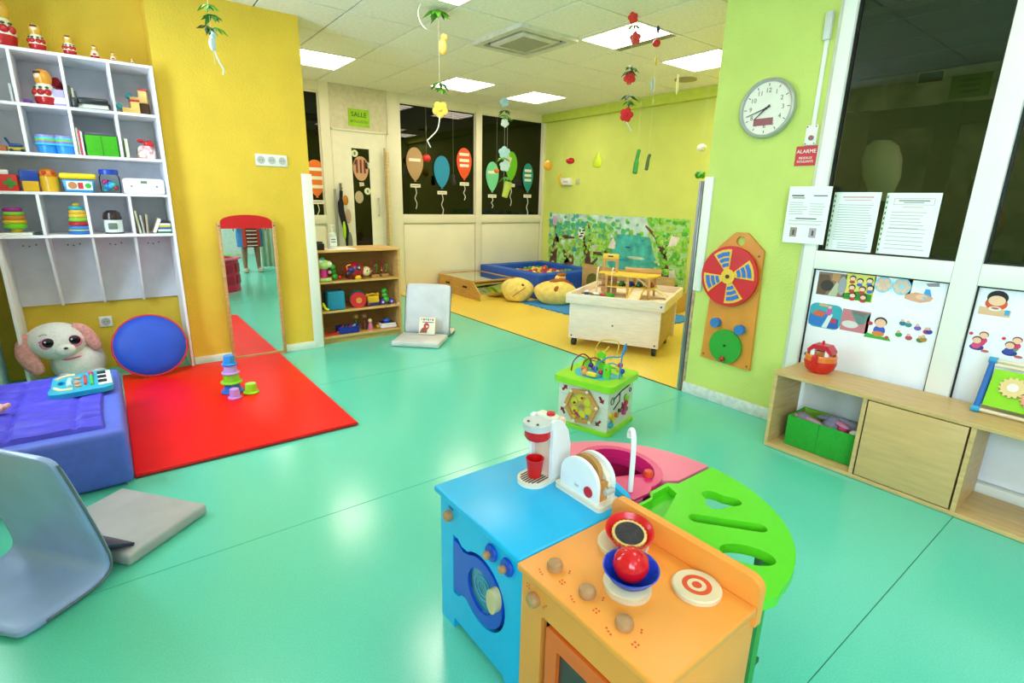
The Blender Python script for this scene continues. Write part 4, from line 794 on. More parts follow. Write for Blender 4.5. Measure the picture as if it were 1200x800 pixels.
for x, zz in ((-0.07, 1.78), (0.085, 1.645), (0.075, 1.335)):
    bm = nb(); plate(bm, circ(x, zz, 0.042, 18), [], -0.004, -0.001, frame=FXZ); c_ = ob('tag', bm, plas('d9dcb8', 0.7), t); bm = nb(); plate(bm, circ(x, zz, 0.012, 8, ry=0.02), [], -0.0055, -0.004, frame=FXZ); ob('tag_figure', bm, plas('6a6a3a', 0.7), c_)
bm = nb(); plate(bm, [(-0.075, 1.69), (-0.045, 1.72), (-0.05, 1.66), (-0.09, 1.64)], [], -0.004, -0.001, frame=FXZ); ob('orange_ribbon', bm, plas('c86a4a', 0.7), t)
for k, (x0, x1, c, l) in enumerate(((2.925, 2.952, 'b39a68', 'thin brown wooden board leaning beside the cream door'), (2.955, 2.995, 'd8c28c', 'wider pale wooden board leaning beside the cream door'))):
    bm = nb(); box(bm, x0, x1, YB-0.075+0.0*k, YB-0.055, 0.0, 1.86-0.04*k, bev=0.003); solo('wooden_board', bm, mat('board_%d' % k, c, 0.5, var=0.1, kind='wood', vscale=3), l, 'board')
t = thing('hanging_bags', 'dark strap and small bags hanging on the post left of the cream door', 'bag', (2.36, YB-0.04, 0))
bm = nb(); box(bm, -0.09, -0.06, -0.01, 0.01, 0.30, 1.35, bev=0.006); ob('grey_strap', bm, plas('8a8c80', 0.5), t)
bm = nb(); tube(bm, curve([(0.0, 0, 1.33), (-0.02, -0.02, 1.1), (0.03, -0.03, 0.8), (0.05, -0.02, 0.4)]), [0.02]*4+[0.035]*8+[0.028]*7, 10); ob('black_bag', bm, cloth('16141a'), t)
bm = nb(); sph(bm, (0.03, -0.05, 1.22), (0.035, 0.02, 0.06)); ob('orange_pouch', bm, cloth('c07a2a'), t)
bm = nb(); sph(bm, (0.05, -0.06, 1.03), (0.035, 0.02, 0.09)); ob('beige_pouch', bm, cloth('b89a84'), t)
bm = nb(); sph(bm, (-0.01, -0.06, 0.86), (0.02, 0.015, 0.11)); ob('neon_strap', bm, plas('a8d81c'), t)
bm = nb(); sph(bm, (0.06, -0.05, 0.68), (0.03, 0.02, 0.16)); ob('grey_pouch', bm, cloth('77756c'), t)
bm = nb(); cyl(bm, (0, 0.02, 1.36), (0, -0.03, 1.36), 0.01); box(bm, -0.012, 0.012, 0.0, 0.02, 1.3, 1.42); ob('hook', bm, plas('6a6a5a'), t)

# paper balloons on the dark windows
def balloon(x, z, c, label, w=0.125, h=0.21, tags=(), tail=0.28):
    t = thing('paper_balloon', label, 'paper balloon', (x, YB+0.024, z), 0, 'paper balloons on the dark windows')
    pts = []
    for k in range(32):
        a = 2*math.pi*k/32; cx = math.sin(a); cz = math.cos(a)
        if cz < 0: pts.append((w*cx*(1-0.35*cz*cz), h*1.15*cz))
        else: pts.append((w*cx, h*0.85*cz))
    pts += []
    bm = nb(); plate(bm, pts, [], -0.003, 0.0, frame=FXZ); b_ = ob('balloon_body', bm, plas(c, 0.6), t)
    bm = nb(); plate(bm, [(-0.02, -h*1.22), (0.02, -h*1.22), (0, -h*1.1)], [], -0.003, 0.0, frame=FXZ); ob('knot', bm, plas(c, 0.6), t)
    for zz, ww in tags:
        s_ = bxo('name_strip', (-ww/2, ww/2, -0.006, -0.003, zz-0.019, zz+0.019), plas('efe9d8', 0.7), b_)
    nb_ = bxo('tag_strip', (-0.075, 0.075, -0.006, -0.001, -h*1.22-0.075, -h*1.22-0.03), plas('ece4d0', 0.7), t)
    bxo('tag_print', (-0.055, 0.055, -0.0068, -0.006, -h*1.22-0.057, -h*1.22-0.048), plas('8a8070', 0.7), nb_)
    bm = nb(); z0 = -h*1.22-0.075; tube(bm, curve([(0.0, -0.002, z0), (0.012, -0.006, z0-tail*0.25), (-0.012, -0.006, z0-tail*0.5), (0.015, -0.006, z0-tail*0.75), (0.0, -0.004, z0-tail)]), 0.005, 6); ob('ribbon', bm, plas('e8e4da', 0.6), t)
    return t
balloon(3.40, 1.735, 'b89468', 'tan paper balloon with a red tomato hanging in front', tags=((0.02, 0.17),))
balloon(3.81, 1.655, '1a8cb4', 'plain blue paper balloon on the left dark window')
balloon(4.175, 1.785, 'e8521e', 'orange-red paper balloon with three name strips', tags=((0.09, 0.16), (0.01, 0.16), (-0.06, 0.15)), tail=0.2)
balloon(4.665, 1.63, '72d09c', 'mint paper balloon with a small orange in front', tags=((0.03, 0.16),), w=0.115, tail=0.15)
balloon(5.01, 1.795, '66b41e', 'leaf green paper balloon on the right dark window', w=0.115)
balloon(5.34, 1.645, '1a8c84', 'dark teal paper balloon with three name strips', tags=((0.07, 0.13), (0.0, 0.13), (-0.07, 0.13)), w=0.105, tail=0.3)
balloon(2.085, 1.50, 'e8721e', 'orange paper balloon half hidden by the yellow wall', tags=((0.07, 0.16), (-0.03, 0.17), (-0.13, 0.16)))

# ---------------------------------------------------------------- hanging garlands and play fruit
m_thread = mat('nylon_thread', 'd8d4c4', 0.5, var=0)
def leaf_bunch(bm, c, s, n=7, seed=1):
    rn = random.Random(seed)
    for k in range(n):
        a = 6.28*k/n+rn.uniform(-.3, .3); l = s*rn.uniform(0.7, 1.1); dz = -l*rn.uniform(0.3, 0.9)
        d = Vector((math.cos(a)*l, math.sin(a)*l, dz)); p = Vector(c)
        sd = Vector((-math.sin(a), math.cos(a), 0))*l*0.22
        v = [bm.verts.new(p), bm.verts.new(p+d*0.5+sd+Vector((0, 0, l*0.12))), bm.verts.new(p+d), bm.verts.new(p+d*0.5-sd+Vector((0, 0, l*0.12))), bm.verts.new(p+d*0.5+Vector((0, 0, -0.004)))]
        for f in ((0, 1, 4), (1, 2, 4), (2, 3, 4), (3, 0, 4), (0, 3, 1), (1, 3, 2)): bm.faces.new([v[i] for i in f])
def flower(bm, c, s, n=5, tilt=0.0):
    dirv = Vector((-0.55, -0.8, -0.1)).normalized(); u = dirv.cross(Vector((0, 0, 1))).normalized(); v = u.cross(dirv)
    for k in range(n):
        a = 6.28*k/n+tilt; p = Vector(c)+(u*math.cos(a)+v*math.sin(a))*s*0.58
        q = Vector((0, 0, 1)).rotation_difference(dirv).to_matrix().to_4x4()
        sph(bm, p, (s*0.5, s*0.5, s*0.10), 12, rot=q)
    sph(bm, c, s*0.28, 10)
def garland(name, x, y, items, label, zbot, tailpts=None):
    t = thing(name, label, 'garland', (x, y, ZC), 0)
    bm = nb(); tube(bm, [(0, 0, 0), (0, 0, (zbot-ZC)*0.5), (0, 0, zbot-ZC)], 0.0011, 5); ob('thread', bm, m_thread, t)
    for i, (kind, dx, z, s, c) in enumerate(items):
        bm = nb(); p = (dx, 0, z-ZC)
        if kind == 'leaf': leaf_bunch(bm, p, s, seed=i+3)
        elif kind == 'flower': flower(bm, p, s, tilt=i*0.7)
        elif kind == 'blob': sph(bm, (dx, 0, z-ZC), (s*0.55, s*0.5, s), 12); sph(bm, (dx+s*0.2, 0, z-ZC+s*1.1), s*0.5, 10)
        elif kind == 'leek': lathe(bm, [(0, -s), (s*0.35, -s*0.95), (s*0.42, 0), (s*0.5, s*0.8), (0, s*0.85)], p, 14, rot=Matrix.Rotation(R(18), 4, 'Y'))
        ob({'leaf': 'leaves', 'flower': 'flower', 'blob': 'paper_shape', 'leek': 'toy_leek'}[kind], bm, plas(c, 0.6), t)
    if tailpts:
        bm = nb(); tube(bm, curve([(a, 0, b-ZC) for a, b in tailpts]), 0.004, 6); ob('ribbon', bm, plas('eceae2', 0.6), t)
    return t
garland('leaf_garland', 0.515, 3.0, [('leaf', 0, 2.09, 0.05, '4a9a1c'), ('leaf', 0.012, 2.05, 0.06, '3a7a14'), ('leaf', -0.015, 2.0, 0.045, '2a4a14'), ('leaf', 0.025, 2.0, 0.05, '7ab41e'), ('blob', 0.0, 1.925, 0.028, 'dfe8f4'), ('blob', 0.01, 1.965, 0.02, 'e8eef4')], 'green leaf garland with white paper shape before the yellow wall', 1.84, [(0.005, 1.90), (0.02, 1.855), (0.035, 1.825), (0.03, 1.80)])
garland('leaf_garland', 2.06, 3.6, [('leaf', -0.01, 2.53, 0.10, '4f9a1e'), ('leaf', 0.02, 2.52, 0.09, '3a7a1a'), ('blob', 0.03, 2.30, 0.055, 'e8b85a'), ('leaf', 0.0, 2.07, 0.09, '3a6a2a'), ('leaf', 0.01, 2.03, 0.07, '5a9a24'), ('flower', 0.005, 1.885, 0.055, 'ecc24a')], 'flower strand ending in a yellow blossom with a white ribbon', 1.88, [(0.0, 1.84), (-0.02, 1.75), (-0.09, 1.68), (-0.105, 1.665), (-0.08, 1.62)])
garland('leaf_garland', 3.83, 5.2, [('flower', -0.01, 2.34, 0.05, 'a8ccd8'), ('leaf', 0, 2.26, 0.09, '2f6a1c'), ('leaf', 0.01, 2.21, 0.09, '4f9a24'), ('flower', 0.0, 2.12, 0.045, 'dfeaea'), ('flower', 0, 1.80, 0.065, 'bfe0ea'), ('leaf', -0.02, 1.74, 0.09, '6ab42a'), ('flower', 0.01, 1.65, 0.06, 'd4e8ea'), ('leaf', 0.02, 1.53, 0.1, '3f8a1e'), ('leek', 0.045, 1.39, 0.10, 'b8c848')], 'pale blue flower strand ending in a toy leek by the balloon windows', 1.40)
garland('leaf_garland', 3.93, 5.28, [('leek', 0, 1.69, 0.09, 'e8e6c8'), ('leaf', 0, 1.80, 0.05, 'c8c83a')], 'pale toy leek hanging in front of the leaf green balloon', 1.72)
k_ = 0.95
garland('leaf_garland', 3.13, 2.755, [('flower', -0.01, 2.50, 0.035, 'd8301e'), ('leaf', 0.01, 2.46, 0.06, '4f8a2a'), ('flower', 0.03, 2.38, 0.04, 'e0403a'), ('leaf', 0, 2.17, 0.07, '2f5a1c'), ('leaf', 0.015, 2.20, 0.07, '3f6a24'), ('flower', 0.0, 2.12, 0.042, 'd8281a'), ('leaf', 0, 2.01, 0.08, '2f5a24'), ('leaf', 0.01, 1.97, 0.06, '3a6a2a'), ('flower', -0.005, 1.875, 0.048, 'd8141e')], 'strand of red flowers and dark leaves hanging mid ceiling', 1.86, [(0.0, 1.83), (0.03, 1.80), (0.06, 1.77)])
def hang(name, x, y, z, c, label, build, cat='play food'):
    t = thing(name, label, cat, (x, y, z), 0, None)
    bm = nb(); build(bm); top = max(v.co.z for v in bm.verts); ob('body', bm, plas(c, 0.35), t)
    bm = nb(); tube(bm, [(0, 0, top-0.004), (0, 0, (ZC-z)/2), (0, 0, ZC-z)], 0.0006, 5); ob('thread', bm, m_thread, t)
    return t
hang('toy_orange', 4.4, 5.07, 1.68, 'e0a41e', 'orange play fruit hanging at the corner of the lime wall', lambda b: sph(b, (0, 0, 0), (0.055, 0.055, 0.06)))
hang('toy_cherry', 4.4, 4.68, 1.72, 'c01420', 'dark red play tomato hanging before the lime wall', lambda b: sph(b, (0, 0, 0), (0.05, 0.05, 0.036)))
hang('toy_pear', 4.4, 4.25, 1.70, 'c8d81e', 'yellow green play pear hanging before the lime wall', lambda b: lathe(b, [(0, -0.075), (0.04, -0.065), (0.052, -0.03), (0.042, 0.02), (0.022, 0.055), (0.018, 0.08), (0, 0.09)]))
hang('toy_banana', 4.4, 4.83, 1.52, 'e0b41e', 'small yellow play banana hanging before the wall switch', lambda b: tube(b, curve([(-0.02, -0.015, 0.07), (-0.045, -0.02, 0.02), (-0.02, -0.01, -0.05), (0.02, 0, -0.075)]), [0.006]+[0.016]*14+[0.012]*3+[0.004], 8))
hang('toy_cucumber', 4.4, 3.70, 1.67, '2f8a34', 'long green play cucumber hanging before the lime wall', lambda b: tube(b, curve([(0.02, -0.01, 0.12), (0.008, 0, 0.04), (-0.004, 0, -0.05), (-0.012, 0, -0.12)]), [0.008]+[0.019]*8+[0.026]*9+[0.012], 10))
hang('toy_courgette', 4.4, 3.555, 1.66, '3a5a2a', 'short dark play courgette beside the play cucumber', lambda b: tube(b, curve([(0.012, -0.01, 0.075), (0.004, 0, 0.03), (-0.006, 0, -0.03), (-0.014, 0, -0.08)]), [0.006]+[0.016]*8+[0.018]*9+[0.008], 10))
hang('toy_cauliflower', 4.4, 2.96, 1.757, 'f0ece4', 'white play mushroom hanging near the wall end', lambda b: sph(b, (0, 0, 0), (0.043, 0.043, 0.032)))
def broc(b):
    for k in range(9): sph(b, (0.025*math.cos(k*0.7), 0.025*math.sin(k*0.7), 0.012*math.sin(k*2.1)), 0.022, 10)
hang('toy_pepper', 4.45, 2.98, 1.525, '3f9a1e', 'green play pepper hanging just above the white corner guard', broc)
hang('toy_tomato', 3.43, 6.35, 1.765, 'd8241e', 'red play tomato hanging in front of the tan balloon', lambda b: sph(b, (0, 0, 0), (0.055, 0.055, 0.048)))
hang('toy_orange', 4.58, 6.4, 1.67, 'd8741e', 'small orange play fruit hanging before the mint balloon', lambda b: sph(b, (0, 0, 0), 0.036))
hang('toy_aubergine', 3.83, 6.35, 1.52, '1c1a20', 'small dark play aubergine hanging between the blue and orange balloons', lambda b: tube(b, curve([(0, 0, 0.06), (0, 0, 0.0), (0.01, 0, -0.07)]), [0.006]+[0.02]*6+[0.028]*5+[0.012], 10))
for x, z, c, l, sz in ((3.40, 2.48, '2a2a7a', 'tiny navy paper piece hanging near the ceiling light', (0.016, 0.008, 0.026)), (3.395, 2.39, 'c81e24', 'small red paper blossom hanging near the ceiling light', (0.03, 0.03, 0.026)), (3.405, 2.27, 'd8b424', 'tiny yellow paper drop hanging below the ceiling light', (0.012, 0.008, 0.03)), (3.39, 2.11, 'b9cce0', 'pale blue paper strip hanging beside the red strand', (0.018, 0.006, 0.05)), (3.685, 2.155, 'ece8a8', 'pale yellow paper strip hanging nearest the lime clock wall', (0.014, 0.006, 0.075))):
    hang('paper_ornament', x, 2.755, z, c, l, lambda b, sz=sz: sph(b, (0, 0, 0), sz, 12), 'ornament')
bm = nb(); tube(bm, curve([(1.925, 3.6, 2.54), (1.90, 3.6, 2.48), (1.92, 3.6, 2.42), (1.96, 3.6, 2.39)]), 0.0035, 6); solo('white_ribbon', bm, plas('eceae2', 0.6), 'curled white ribbon hanging from the ceiling left of the leaves', 'ribbon')
# ---------------------------------------------------------------- alcove: mural
t = thing('mural', 'painted canvas mural of trees beside a turquoise sea on the lime wall', 'mural', (XF-0.002, 5.12, 0), -90)
def canvas_mat():
    m = bpy.data.materials.new('mural_canvas'); m.use_nodes = True; nt = m.node_tree; N = nt.nodes; L = nt.links; b = N['Principled BSDF']; b.inputs['Roughness'].default_value = 0.7
    tc = N.new('ShaderNodeTexCoord'); no = N.new('ShaderNodeTexNoise'); no.inputs['Scale'].default_value = 11; no.inputs['Detail'].default_value = 6; L.new(tc.outputs['Object'], no.inputs[0])
    rp = N.new('ShaderNodeValToRGB'); e = rp.color_ramp.elements; cols = [(0.30, '2f9a3c'), (0.42, '86c83a'), (0.5, 'b4d880'), (0.58, '9ad0a0'), (0.66, 'd4e8d8')]
    e[0].position = cols[0][0]; e[0].color = lin(cols[0][1]); e[1].position = cols[-1][0]; e[1].color = lin(cols[-1][1])
    for p, c in cols[1:-1]:
        q = e.new(p); q.color = lin(c)
    L.new(no.outputs[0], rp.inputs[0]); L.new(rp.outputs[0], b.inputs['Base Color']); return m
W_ = 1.285; Z0_, Z1_ = 0.22, 1.09
bm = nb(); box(bm, -W_, W_, -0.012, 0, Z0_, Z1_); ob('canvas', bm, canvas_mat(), t)
def sheet(name, pts, c, d, var=0.12): 
    bm = nb(); plate(bm, pts, [], -0.012-d, -0.0119, frame=FXZ); return ob(name, bm, mat('mural_'+c, c, 0.7, var=var, vscale=9), t)
sheet('painted_sky', [(0.05, 0.84), (0.05, 1.085), (0.62, 1.085), (0.72, 0.84)], 'c8e4de', 0.001)
sheet('painted_sky', [(-W_, 0.98), (-W_, 1.085), (0.05, 1.085), (0.05, 0.98), (-0.3, 1.0), (-0.8, 0.95)], 'c4e0d8', 0.001, 0.2)
sea = sheet('painted_sea', [(0.0, 0.42), (0.05, 0.72), (0.10, 0.84), (0.4, 0.855), (0.70, 0.83), (0.80, 0.6), (0.92, 0.42), (0.86, 0.24), (0.2, 0.24)], '4cc0b4', 0.002, 0.2)
for x, z, w_, h_, c in ((0.35, 0.68, 0.05, 0.012, '2a5ab0'), (0.25, 0.50, 0.12, 0.012, '2a9ac0'), (0.5, 0.55, 0.15, 0.02, 'c8dcc0'), (0.62, 0.40, 0.12, 0.02, 'a8d8c8'), (0.45, 0.76, 0.2, 0.012, '3cc8c0')): sheet('wave', circ(x, z, w_, 14, ry=h_), c, 0.003)
def trunk(pts, rad, c='6a4432'):
    P = [Vector((a, b, 0)) for a, b in pts]; L_ = []; R_ = []
    for i, p in enumerate(P):
        tg = (P[min(i+1, len(P)-1)]-P[max(i-1, 0)]).normalized(); n = Vector((-tg.y, tg.x, 0))*rad[i]
        L_.append((p+n)[:2]); R_.append((p-n)[:2])
    sheet('painted_trunk', L_+R_[::-1], c, 0.004, 0.3)
trunk([(-1.18, 0.24), (-1.15, 0.5), (-1.10, 0.7), (-1.12, 0.92)], [0.09, 0.07, 0.05, 0.03]); trunk([(-1.10, 0.68), (-0.98, 0.74), (-0.7, 0.74)], [0.05, 0.035, 0.012])
trunk([(-0.80, 0.24), (-0.80, 0.42), (-0.79, 0.55)], [0.10, 0.11, 0.05], '77503a'); trunk([(-0.84, 0.35), (-0.92, 0.55)], [0.05, 0.02], '77503a')
trunk([(-0.38, 0.24), (-0.40, 0.45), (-0.48, 0.68), (-0.58, 0.82)], [0.075, 0.06, 0.05, 0.035]); trunk([(-0.44, 0.6), (-0.36, 0.78), (-0.42, 0.95)], [0.05, 0.035, 0.015]); trunk([(-0.38, 0.54), (-0.1, 0.55), (0.05, 0.64), (0.12, 0.70)], [0.025, 0.025, 0.03, 0.01]); trunk([(-0.33, 0.36), (-0.2, 0.48)], [0.03, 0.012])
trunk([(0.98, 0.24), (0.98, 0.45), (0.93, 0.66), (0.80, 0.85), (0.62, 0.98)], [0.08, 0.065, 0.045, 0.025, 0.012]); trunk([(0.94, 0.6), (1.0, 0.8), (1.1, 0.9)], [0.03, 0.02, 0.008]); trunk([(0.7, 0.25), (0.95, 0.30), (1.2, 0.26)], [0.02, 0.05, 0.02], '80604a')
rn = random.Random(11)
def leaves(n, cx, cz, sx, sz, cols, nm):
    by = {}
    for _ in range(n):
        x = max(-W_+0.03, min(W_-0.03, rn.gauss(cx, sx))); z = max(Z0_+0.03, min(Z1_-0.03, rn.gauss(cz, sz)))
        if 0.12 < x < 0.78 and z < 0.86: continue
        by.setdefault(rn.choice(cols), []).append((x, z, rn.uniform(0.016, 0.05), rn.uniform(0.014, 0.04)))
    for c, L in by.items():
        bm = nb(); d = rn.uniform(0.0045, 0.0065)
        for q_, (x, z, a, b) in enumerate(L): plate(bm, circ(x, z, a, 9, ry=b), [], -0.012-d-0.00004*q_, -0.0119, frame=FXZ)
        o = ob(nm, bm, mat('mural_leaf_'+c, c, 0.7, var=0.15, vscale=20), t); o['kind'] = 'stuff'
leaves(70, -0.85, 0.9, 0.28, 0.10, ['3fb48a', '4fbc94', '5ab85a', '58a8b4'], 'painted_leaves')
leaves(90, -0.15, 0.88, 0.28, 0.11, ['52b474', '7ac85a', '94d05a', '58b88c'], 'painted_leaves')
leaves(60, -0.1, 0.7, 0.35, 0.10, ['8ed03a', 'a8d84a', '6ab83a'], 'painted_leaves')
leaves(90, 0.98, 0.82, 0.18, 0.13, ['7ad03a', '9ad848', '5ab83a', 'b4dc6a'], 'painted_leaves')
leaves(60, 1.0, 0.5, 0.18, 0.12, ['86cc3a', 'a8d85a', '6ab84a'], 'painted_leaves')
leaves(70, -0.75, 0.55, 0.35, 0.13, ['9ad05a', 'b4d870', '7ac04a', 'a8b45a'], 'painted_leaves')
for pts, c in (([(-0.60, 0.74), (-0.52, 0.72), (-0.48, 0.84), (-0.56, 0.90), (-0.63, 0.84)], 'f0ece4'), ([(-1.2, 0.92), (-1.12, 0.9), (-1.10, 1.03), (-1.2, 1.05)], 'd8b4d0'), ([(0.0, 0.64), (0.12, 0.64), (0.13, 0.72), (0.08, 0.80), (0.02, 0.72)], 'e8e4dc'), ([(1.0, 0.74), (1.12, 0.76), (1.16, 0.86), (1.04, 0.88)], 'f0e8e0'), ([(-0.3, 0.58), (-0.26, 0.58), (-0.25, 0.66), (-0.31, 0.66)], 'e8dccc'), ([(0.72, 0.27), (0.86, 0.27), (0.84, 0.36), (0.74, 0.34)], 'dfe0d0'), ([(1.06, 0.36), (1.16, 0.36), (1.14, 0.46), (1.06, 0.44)], 'dfe0d0')): sheet('painted_bird', pts, c, 0.0068)
for k in range(3): sheet('stripe', [(-0.60+0.03*k, 0.75+0.045*k), (-0.52+0.02*k, 0.77+0.04*k), (-0.53+0.02*k, 0.79+0.04*k), (-0.60+0.03*k, 0.775+0.045*k)], '1c1c1c', 0.0072)
sheet('painted_butterfly', [(-0.74, 0.58), (-0.66, 0.60), (-0.64, 0.54), (-0.72, 0.53)], '1f9ab0', 0.0072)
# switch and thermostat on the lime wall
t = thing('wall_switch_box', 'small white box on the lime wall behind the play banana', 'switch', (XF, 6.05, 1.555), -90); bxo('box', (-0.11, 0.11, -0.05, 0, -0.05, 0.05), mat('socket_white', 'e6e6e4', 0.35), t, 0.006); bxo('slot', (-0.03, 0.05, -0.0515, -0.05, -0.008, 0.004), plas('7a7a76'), t)
t = thing('wall_thermostat', 'tiny beige thermostat right of the white box on the lime wall', 'thermostat', (XF, 5.82, 1.555), -90); bxo('box', (-0.035, 0.035, -0.02, 0, -0.04, 0.04), plas('c8c49a'), t, 0.005); bxo('dial', (-0.012, 0.012, -0.024, -0.02, -0.012, 0.012), plas('a8a47c'), t)

# ---------------------------------------------------------------- mirrored wooden box
t = thing('mirror_box', 'low wooden box with mirrored top and hand slots against the back wall', 'mirror box', (3.70, 5.50, 0))
m_mb = mat('wood_mirrorbox', 'c89a52', 0.45, var=0.1, vscale=3, kind='woodx')
sp = [(0.0, 0.0), (0.0, 0.085), (0.17, 0.225), (1.06, 0.225), (1.06, 0.0)]
bm = nb(); plate(bm, sp, [], -0.001, 0.017, frame=lambda a, b, t_: (t_, a, b)); sd_ = ob('side_panel', bm, m_mb, t)
for y in (0.36, 0.80): bxo('hand_slot', (-0.003, 0.0, y-0.055, y+0.055, 0.125, 0.150), plas('14120e', 0.8), sd_, 0.001)
bxo('panel_joint', (-0.002, 0.0, 0.245, 0.249, 0.002, 0.22), plas('8a6428', 0.6), sd_)
bm = nb(); plate(bm, sp, [], 0.682, 0.70, frame=lambda a, b, t_: (t_, a, b)); ob('side_panel', bm, m_mb, t)
bm = nb(); plate(bm, [(0.0, 0.17), (0.70, 0.17), (0.70, 1.06), (0.0, 1.06)], [[(0.02, 0.19), (0.68, 0.19), (0.68, 1.04), (0.02, 1.04)]], 0.226, 0.236); ob('top_frame', bm, m_mb, t)
m_acry = mat('mirror_acrylic', 'e6e8d8', 0.02, metal=1.0, var=0)
bm = nb(); box(bm, 0.018, 0.682, 0.18, 1.05, 0.215, 0.229); ob('mirror_top', bm, m_acry, t)
bm = nb(); plate(bm, [(0.0, 0.09), (0.012, 0.09), (0.175, 0.215), (0.163, 0.215)], [], 0.018, 0.682, frame=lambda a, b, t_: (t_, a, b)); ob('slanted_mirror', bm, m_acry, t)
bm = nb(); box(bm, 0.018, 0.682, 0.002, 0.012, 0.004, 0.078); ob('front_mirror', bm, m_acry, t)
bxo('ledge', (0.017, 0.682, -0.002, 0.03, 0.078, 0.09), m_mb, t); bxo('front_edge', (0.017, 0.682, 0.155, 0.172, 0.218, 0.236), m_mb, t)

# ---------------------------------------------------------------- ball pit
t = thing('ball_pit', 'blue padded foam ball pit in the corner below the balloon windows', 'ball pit', (5.03, 5.9, 0))
m_pit = mat('pit_blue', '1450b8', 0.5, var=0.05, vscale=20)
PX0, PX1, PY0, PY1, PH = 4.42, 5.64, 5.21, 6.57, 0.325
for a in ((PX0, PX0+0.17, PY0, PY1), (PX1-0.17, PX1, PY0, PY1), (PX0+0.172, PX1-0.172, PY0, PY0+0.17), (PX0+0.172, PX1-0.172, PY1-0.17, PY1)):
    bxo('foam_wall', (*a, 0.002, PH), m_pit, t, 0.018, True, 3)
bxo('bottom_pad', (PX0+0.172, PX1-0.172, PY0+0.172, PY1-0.172, 0.002, 0.14), m_pit, t, 0, True)
cn = {'e8b428': 'yellow', 'c81e1e': 'red', '2f9a34': 'green', 'e0641e': 'orange', 'a81c5a': 'crimson', 'e8d060': 'pale yellow'}
bme = {}; rn = random.Random(5); k = 0
for layer, zz in enumerate((0.0, 0.178, 0.240)):
    for iy in range(12):
        for ix in range(10):
            x = PX0+0.215+0.078*ix+(0.039 if layer % 2 else 0)+rn.uniform(-.004, .004); y = PY0+0.215+0.078*iy+(0.039 if layer % 2 else 0)+rn.uniform(-.004, .004)
            if x > PX1-0.215 or y > PY1-0.215: continue
            if layer == 0: continue
            if layer == 1 and (ix+iy) % 2: continue
            if layer == 2 and (rn.random() < 0.12): continue
            if k > 150: continue
            c = rn.choice(list(cn)); k += 1
            if c not in bme:
                bm = nb(); sph(bm, (0, 0, 0), 0.0375, 14); o = ob('play_ball', bm, plas(c, 0.3)); bme[c] = o.data
            else: o = bpy.data.objects.new('play_ball', bme[c]); C.objects.link(o)
            o.location = (x, y, zz+rn.uniform(0, 0.04) if layer == 2 else zz); tag(o, cn[c]+' plastic ball in the blue ball pit', 'ball', cn[c]+' balls in the ball pit')

# ---------------------------------------------------------------- blue puzzle mat, wooden play panels, giraffe cushion
edge = []; n = 0; y = 5.12
pts = [(4.10, 5.12)]
def wavy(p, q, k, amp=0.016):
    o = []; d = Vector(q)-Vector(p); L_ = d.length; d.normalize(); nrm = Vector((-d.y, d.x))
    for i in range(k):
        s = i/k*L_; st = L_/k
        for f, h in ((0.0, 0), (0.28, 0), (0.22, amp), (0.5, amp*1.25), (0.78, amp), (0.72, 0)): o.append(tuple(Vector(p)+d*(s+f*st)+nrm*h))
    return o
bm = nb(); plate(bm, wavy((4.09, 5.15), (4.09, 3.30), 18)+wavy((4.09, 3.30), (5.20, 3.30), 10)+wavy((5.20, 3.30), (5.20, 5.15), 18)+wavy((5.20, 5.15), (4.09, 5.15), 10), [], 0.001, 0.014)
solo('puzzle_mat', bm, mat('foam_blue', '2f86d0', 0.7, var=0.05, vscale=40), 'blue foam puzzle mat with jigsaw edge under the giraffe cushion', 'mat')
t = thing('crawl_screen', 'wooden play pen screen with a round crawl hole behind the trolley', 'play pen', (5.12, 4.5, 0))
m_pp = mat('wood_playpen', 'c8a05c', 0.45, var=0.08, vscale=3, kind='woodx')
bm = nb(); plate(bm, [(3.68, 0.0), (5.19, 0.0), (5.19, 0.44), (3.68, 0.42)], [circ(4.98, 0.19, 0.135, 24)], 5.21, 5.23, frame=lambda a, b, t_: (t_, a, b)); ob('long_panel', bm, m_pp, t, world=True)
bm = nb(); box(bm, 5.235, 5.25, 4.80, 5.16, 0.0, 0.40); ob('olive_backing', bm, cloth('7a7428'), t, world=True)
bxo('short_panel', (5.21, 5.62, 3.655, 3.675, 0.0, 0.23), m_pp, t, 0.003, True)
t = thing('giraffe_cushion', 'big pale yellow giraffe plush cushion with brown spots lying on the blue mat', 'plush toy', (4.3, 4.98, 0.014), 0)
m_gi = mat('plush_yellow', 'ecd272', 0.85, var=0.07, vscale=20, bump=0.3, bscale=60); m_sp = mat('plush_brown', 'a85a1c', 0.85, var=0.1, vscale=20)
def blob(c, r, rz, m, name, par, lump=0.0):
    bm = nb(); sph(bm, (0, 0, 0), r, 24)
    for v in bm.verts:
        if v.co.z < -r[2]*0.75: v.co.z = -r[2]*0.75
        v.co.x *= 1+0.08*math.sin(3*v.co.z/r[2]+v.co.y*6)
    bm.transform(Matrix.Translation(c) @ Matrix.Rotation(R(rz), 4, 'Z')); return ob(name, bm, m, par)
bd = blob((0.10, -0.14, 0.125), (0.27, 0.16, 0.165), -48, m_gi, 'body', t)
hd = blob((-0.18, 0.28, 0.128), (0.21, 0.15, 0.168), -52, m_gi, 'head', t)
for c, r in (((0.14, -0.12, 0.262), (0.13, 0.10, 0.045)), ((0.04, -0.04, 0.235), (0.07, 0.07, 0.04)), ((-0.20, 0.32, 0.27), (0.06, 0.06, 0.03)), ((0.04, -0.24, 0.19), (0.05, 0.03, 0.05)), ((0.27, -0.22, 0.215), (0.05, 0.05, 0.045))):
    bm = nb(); sph(bm, c, r, 14); ob('spot', bm, m_sp, bd)
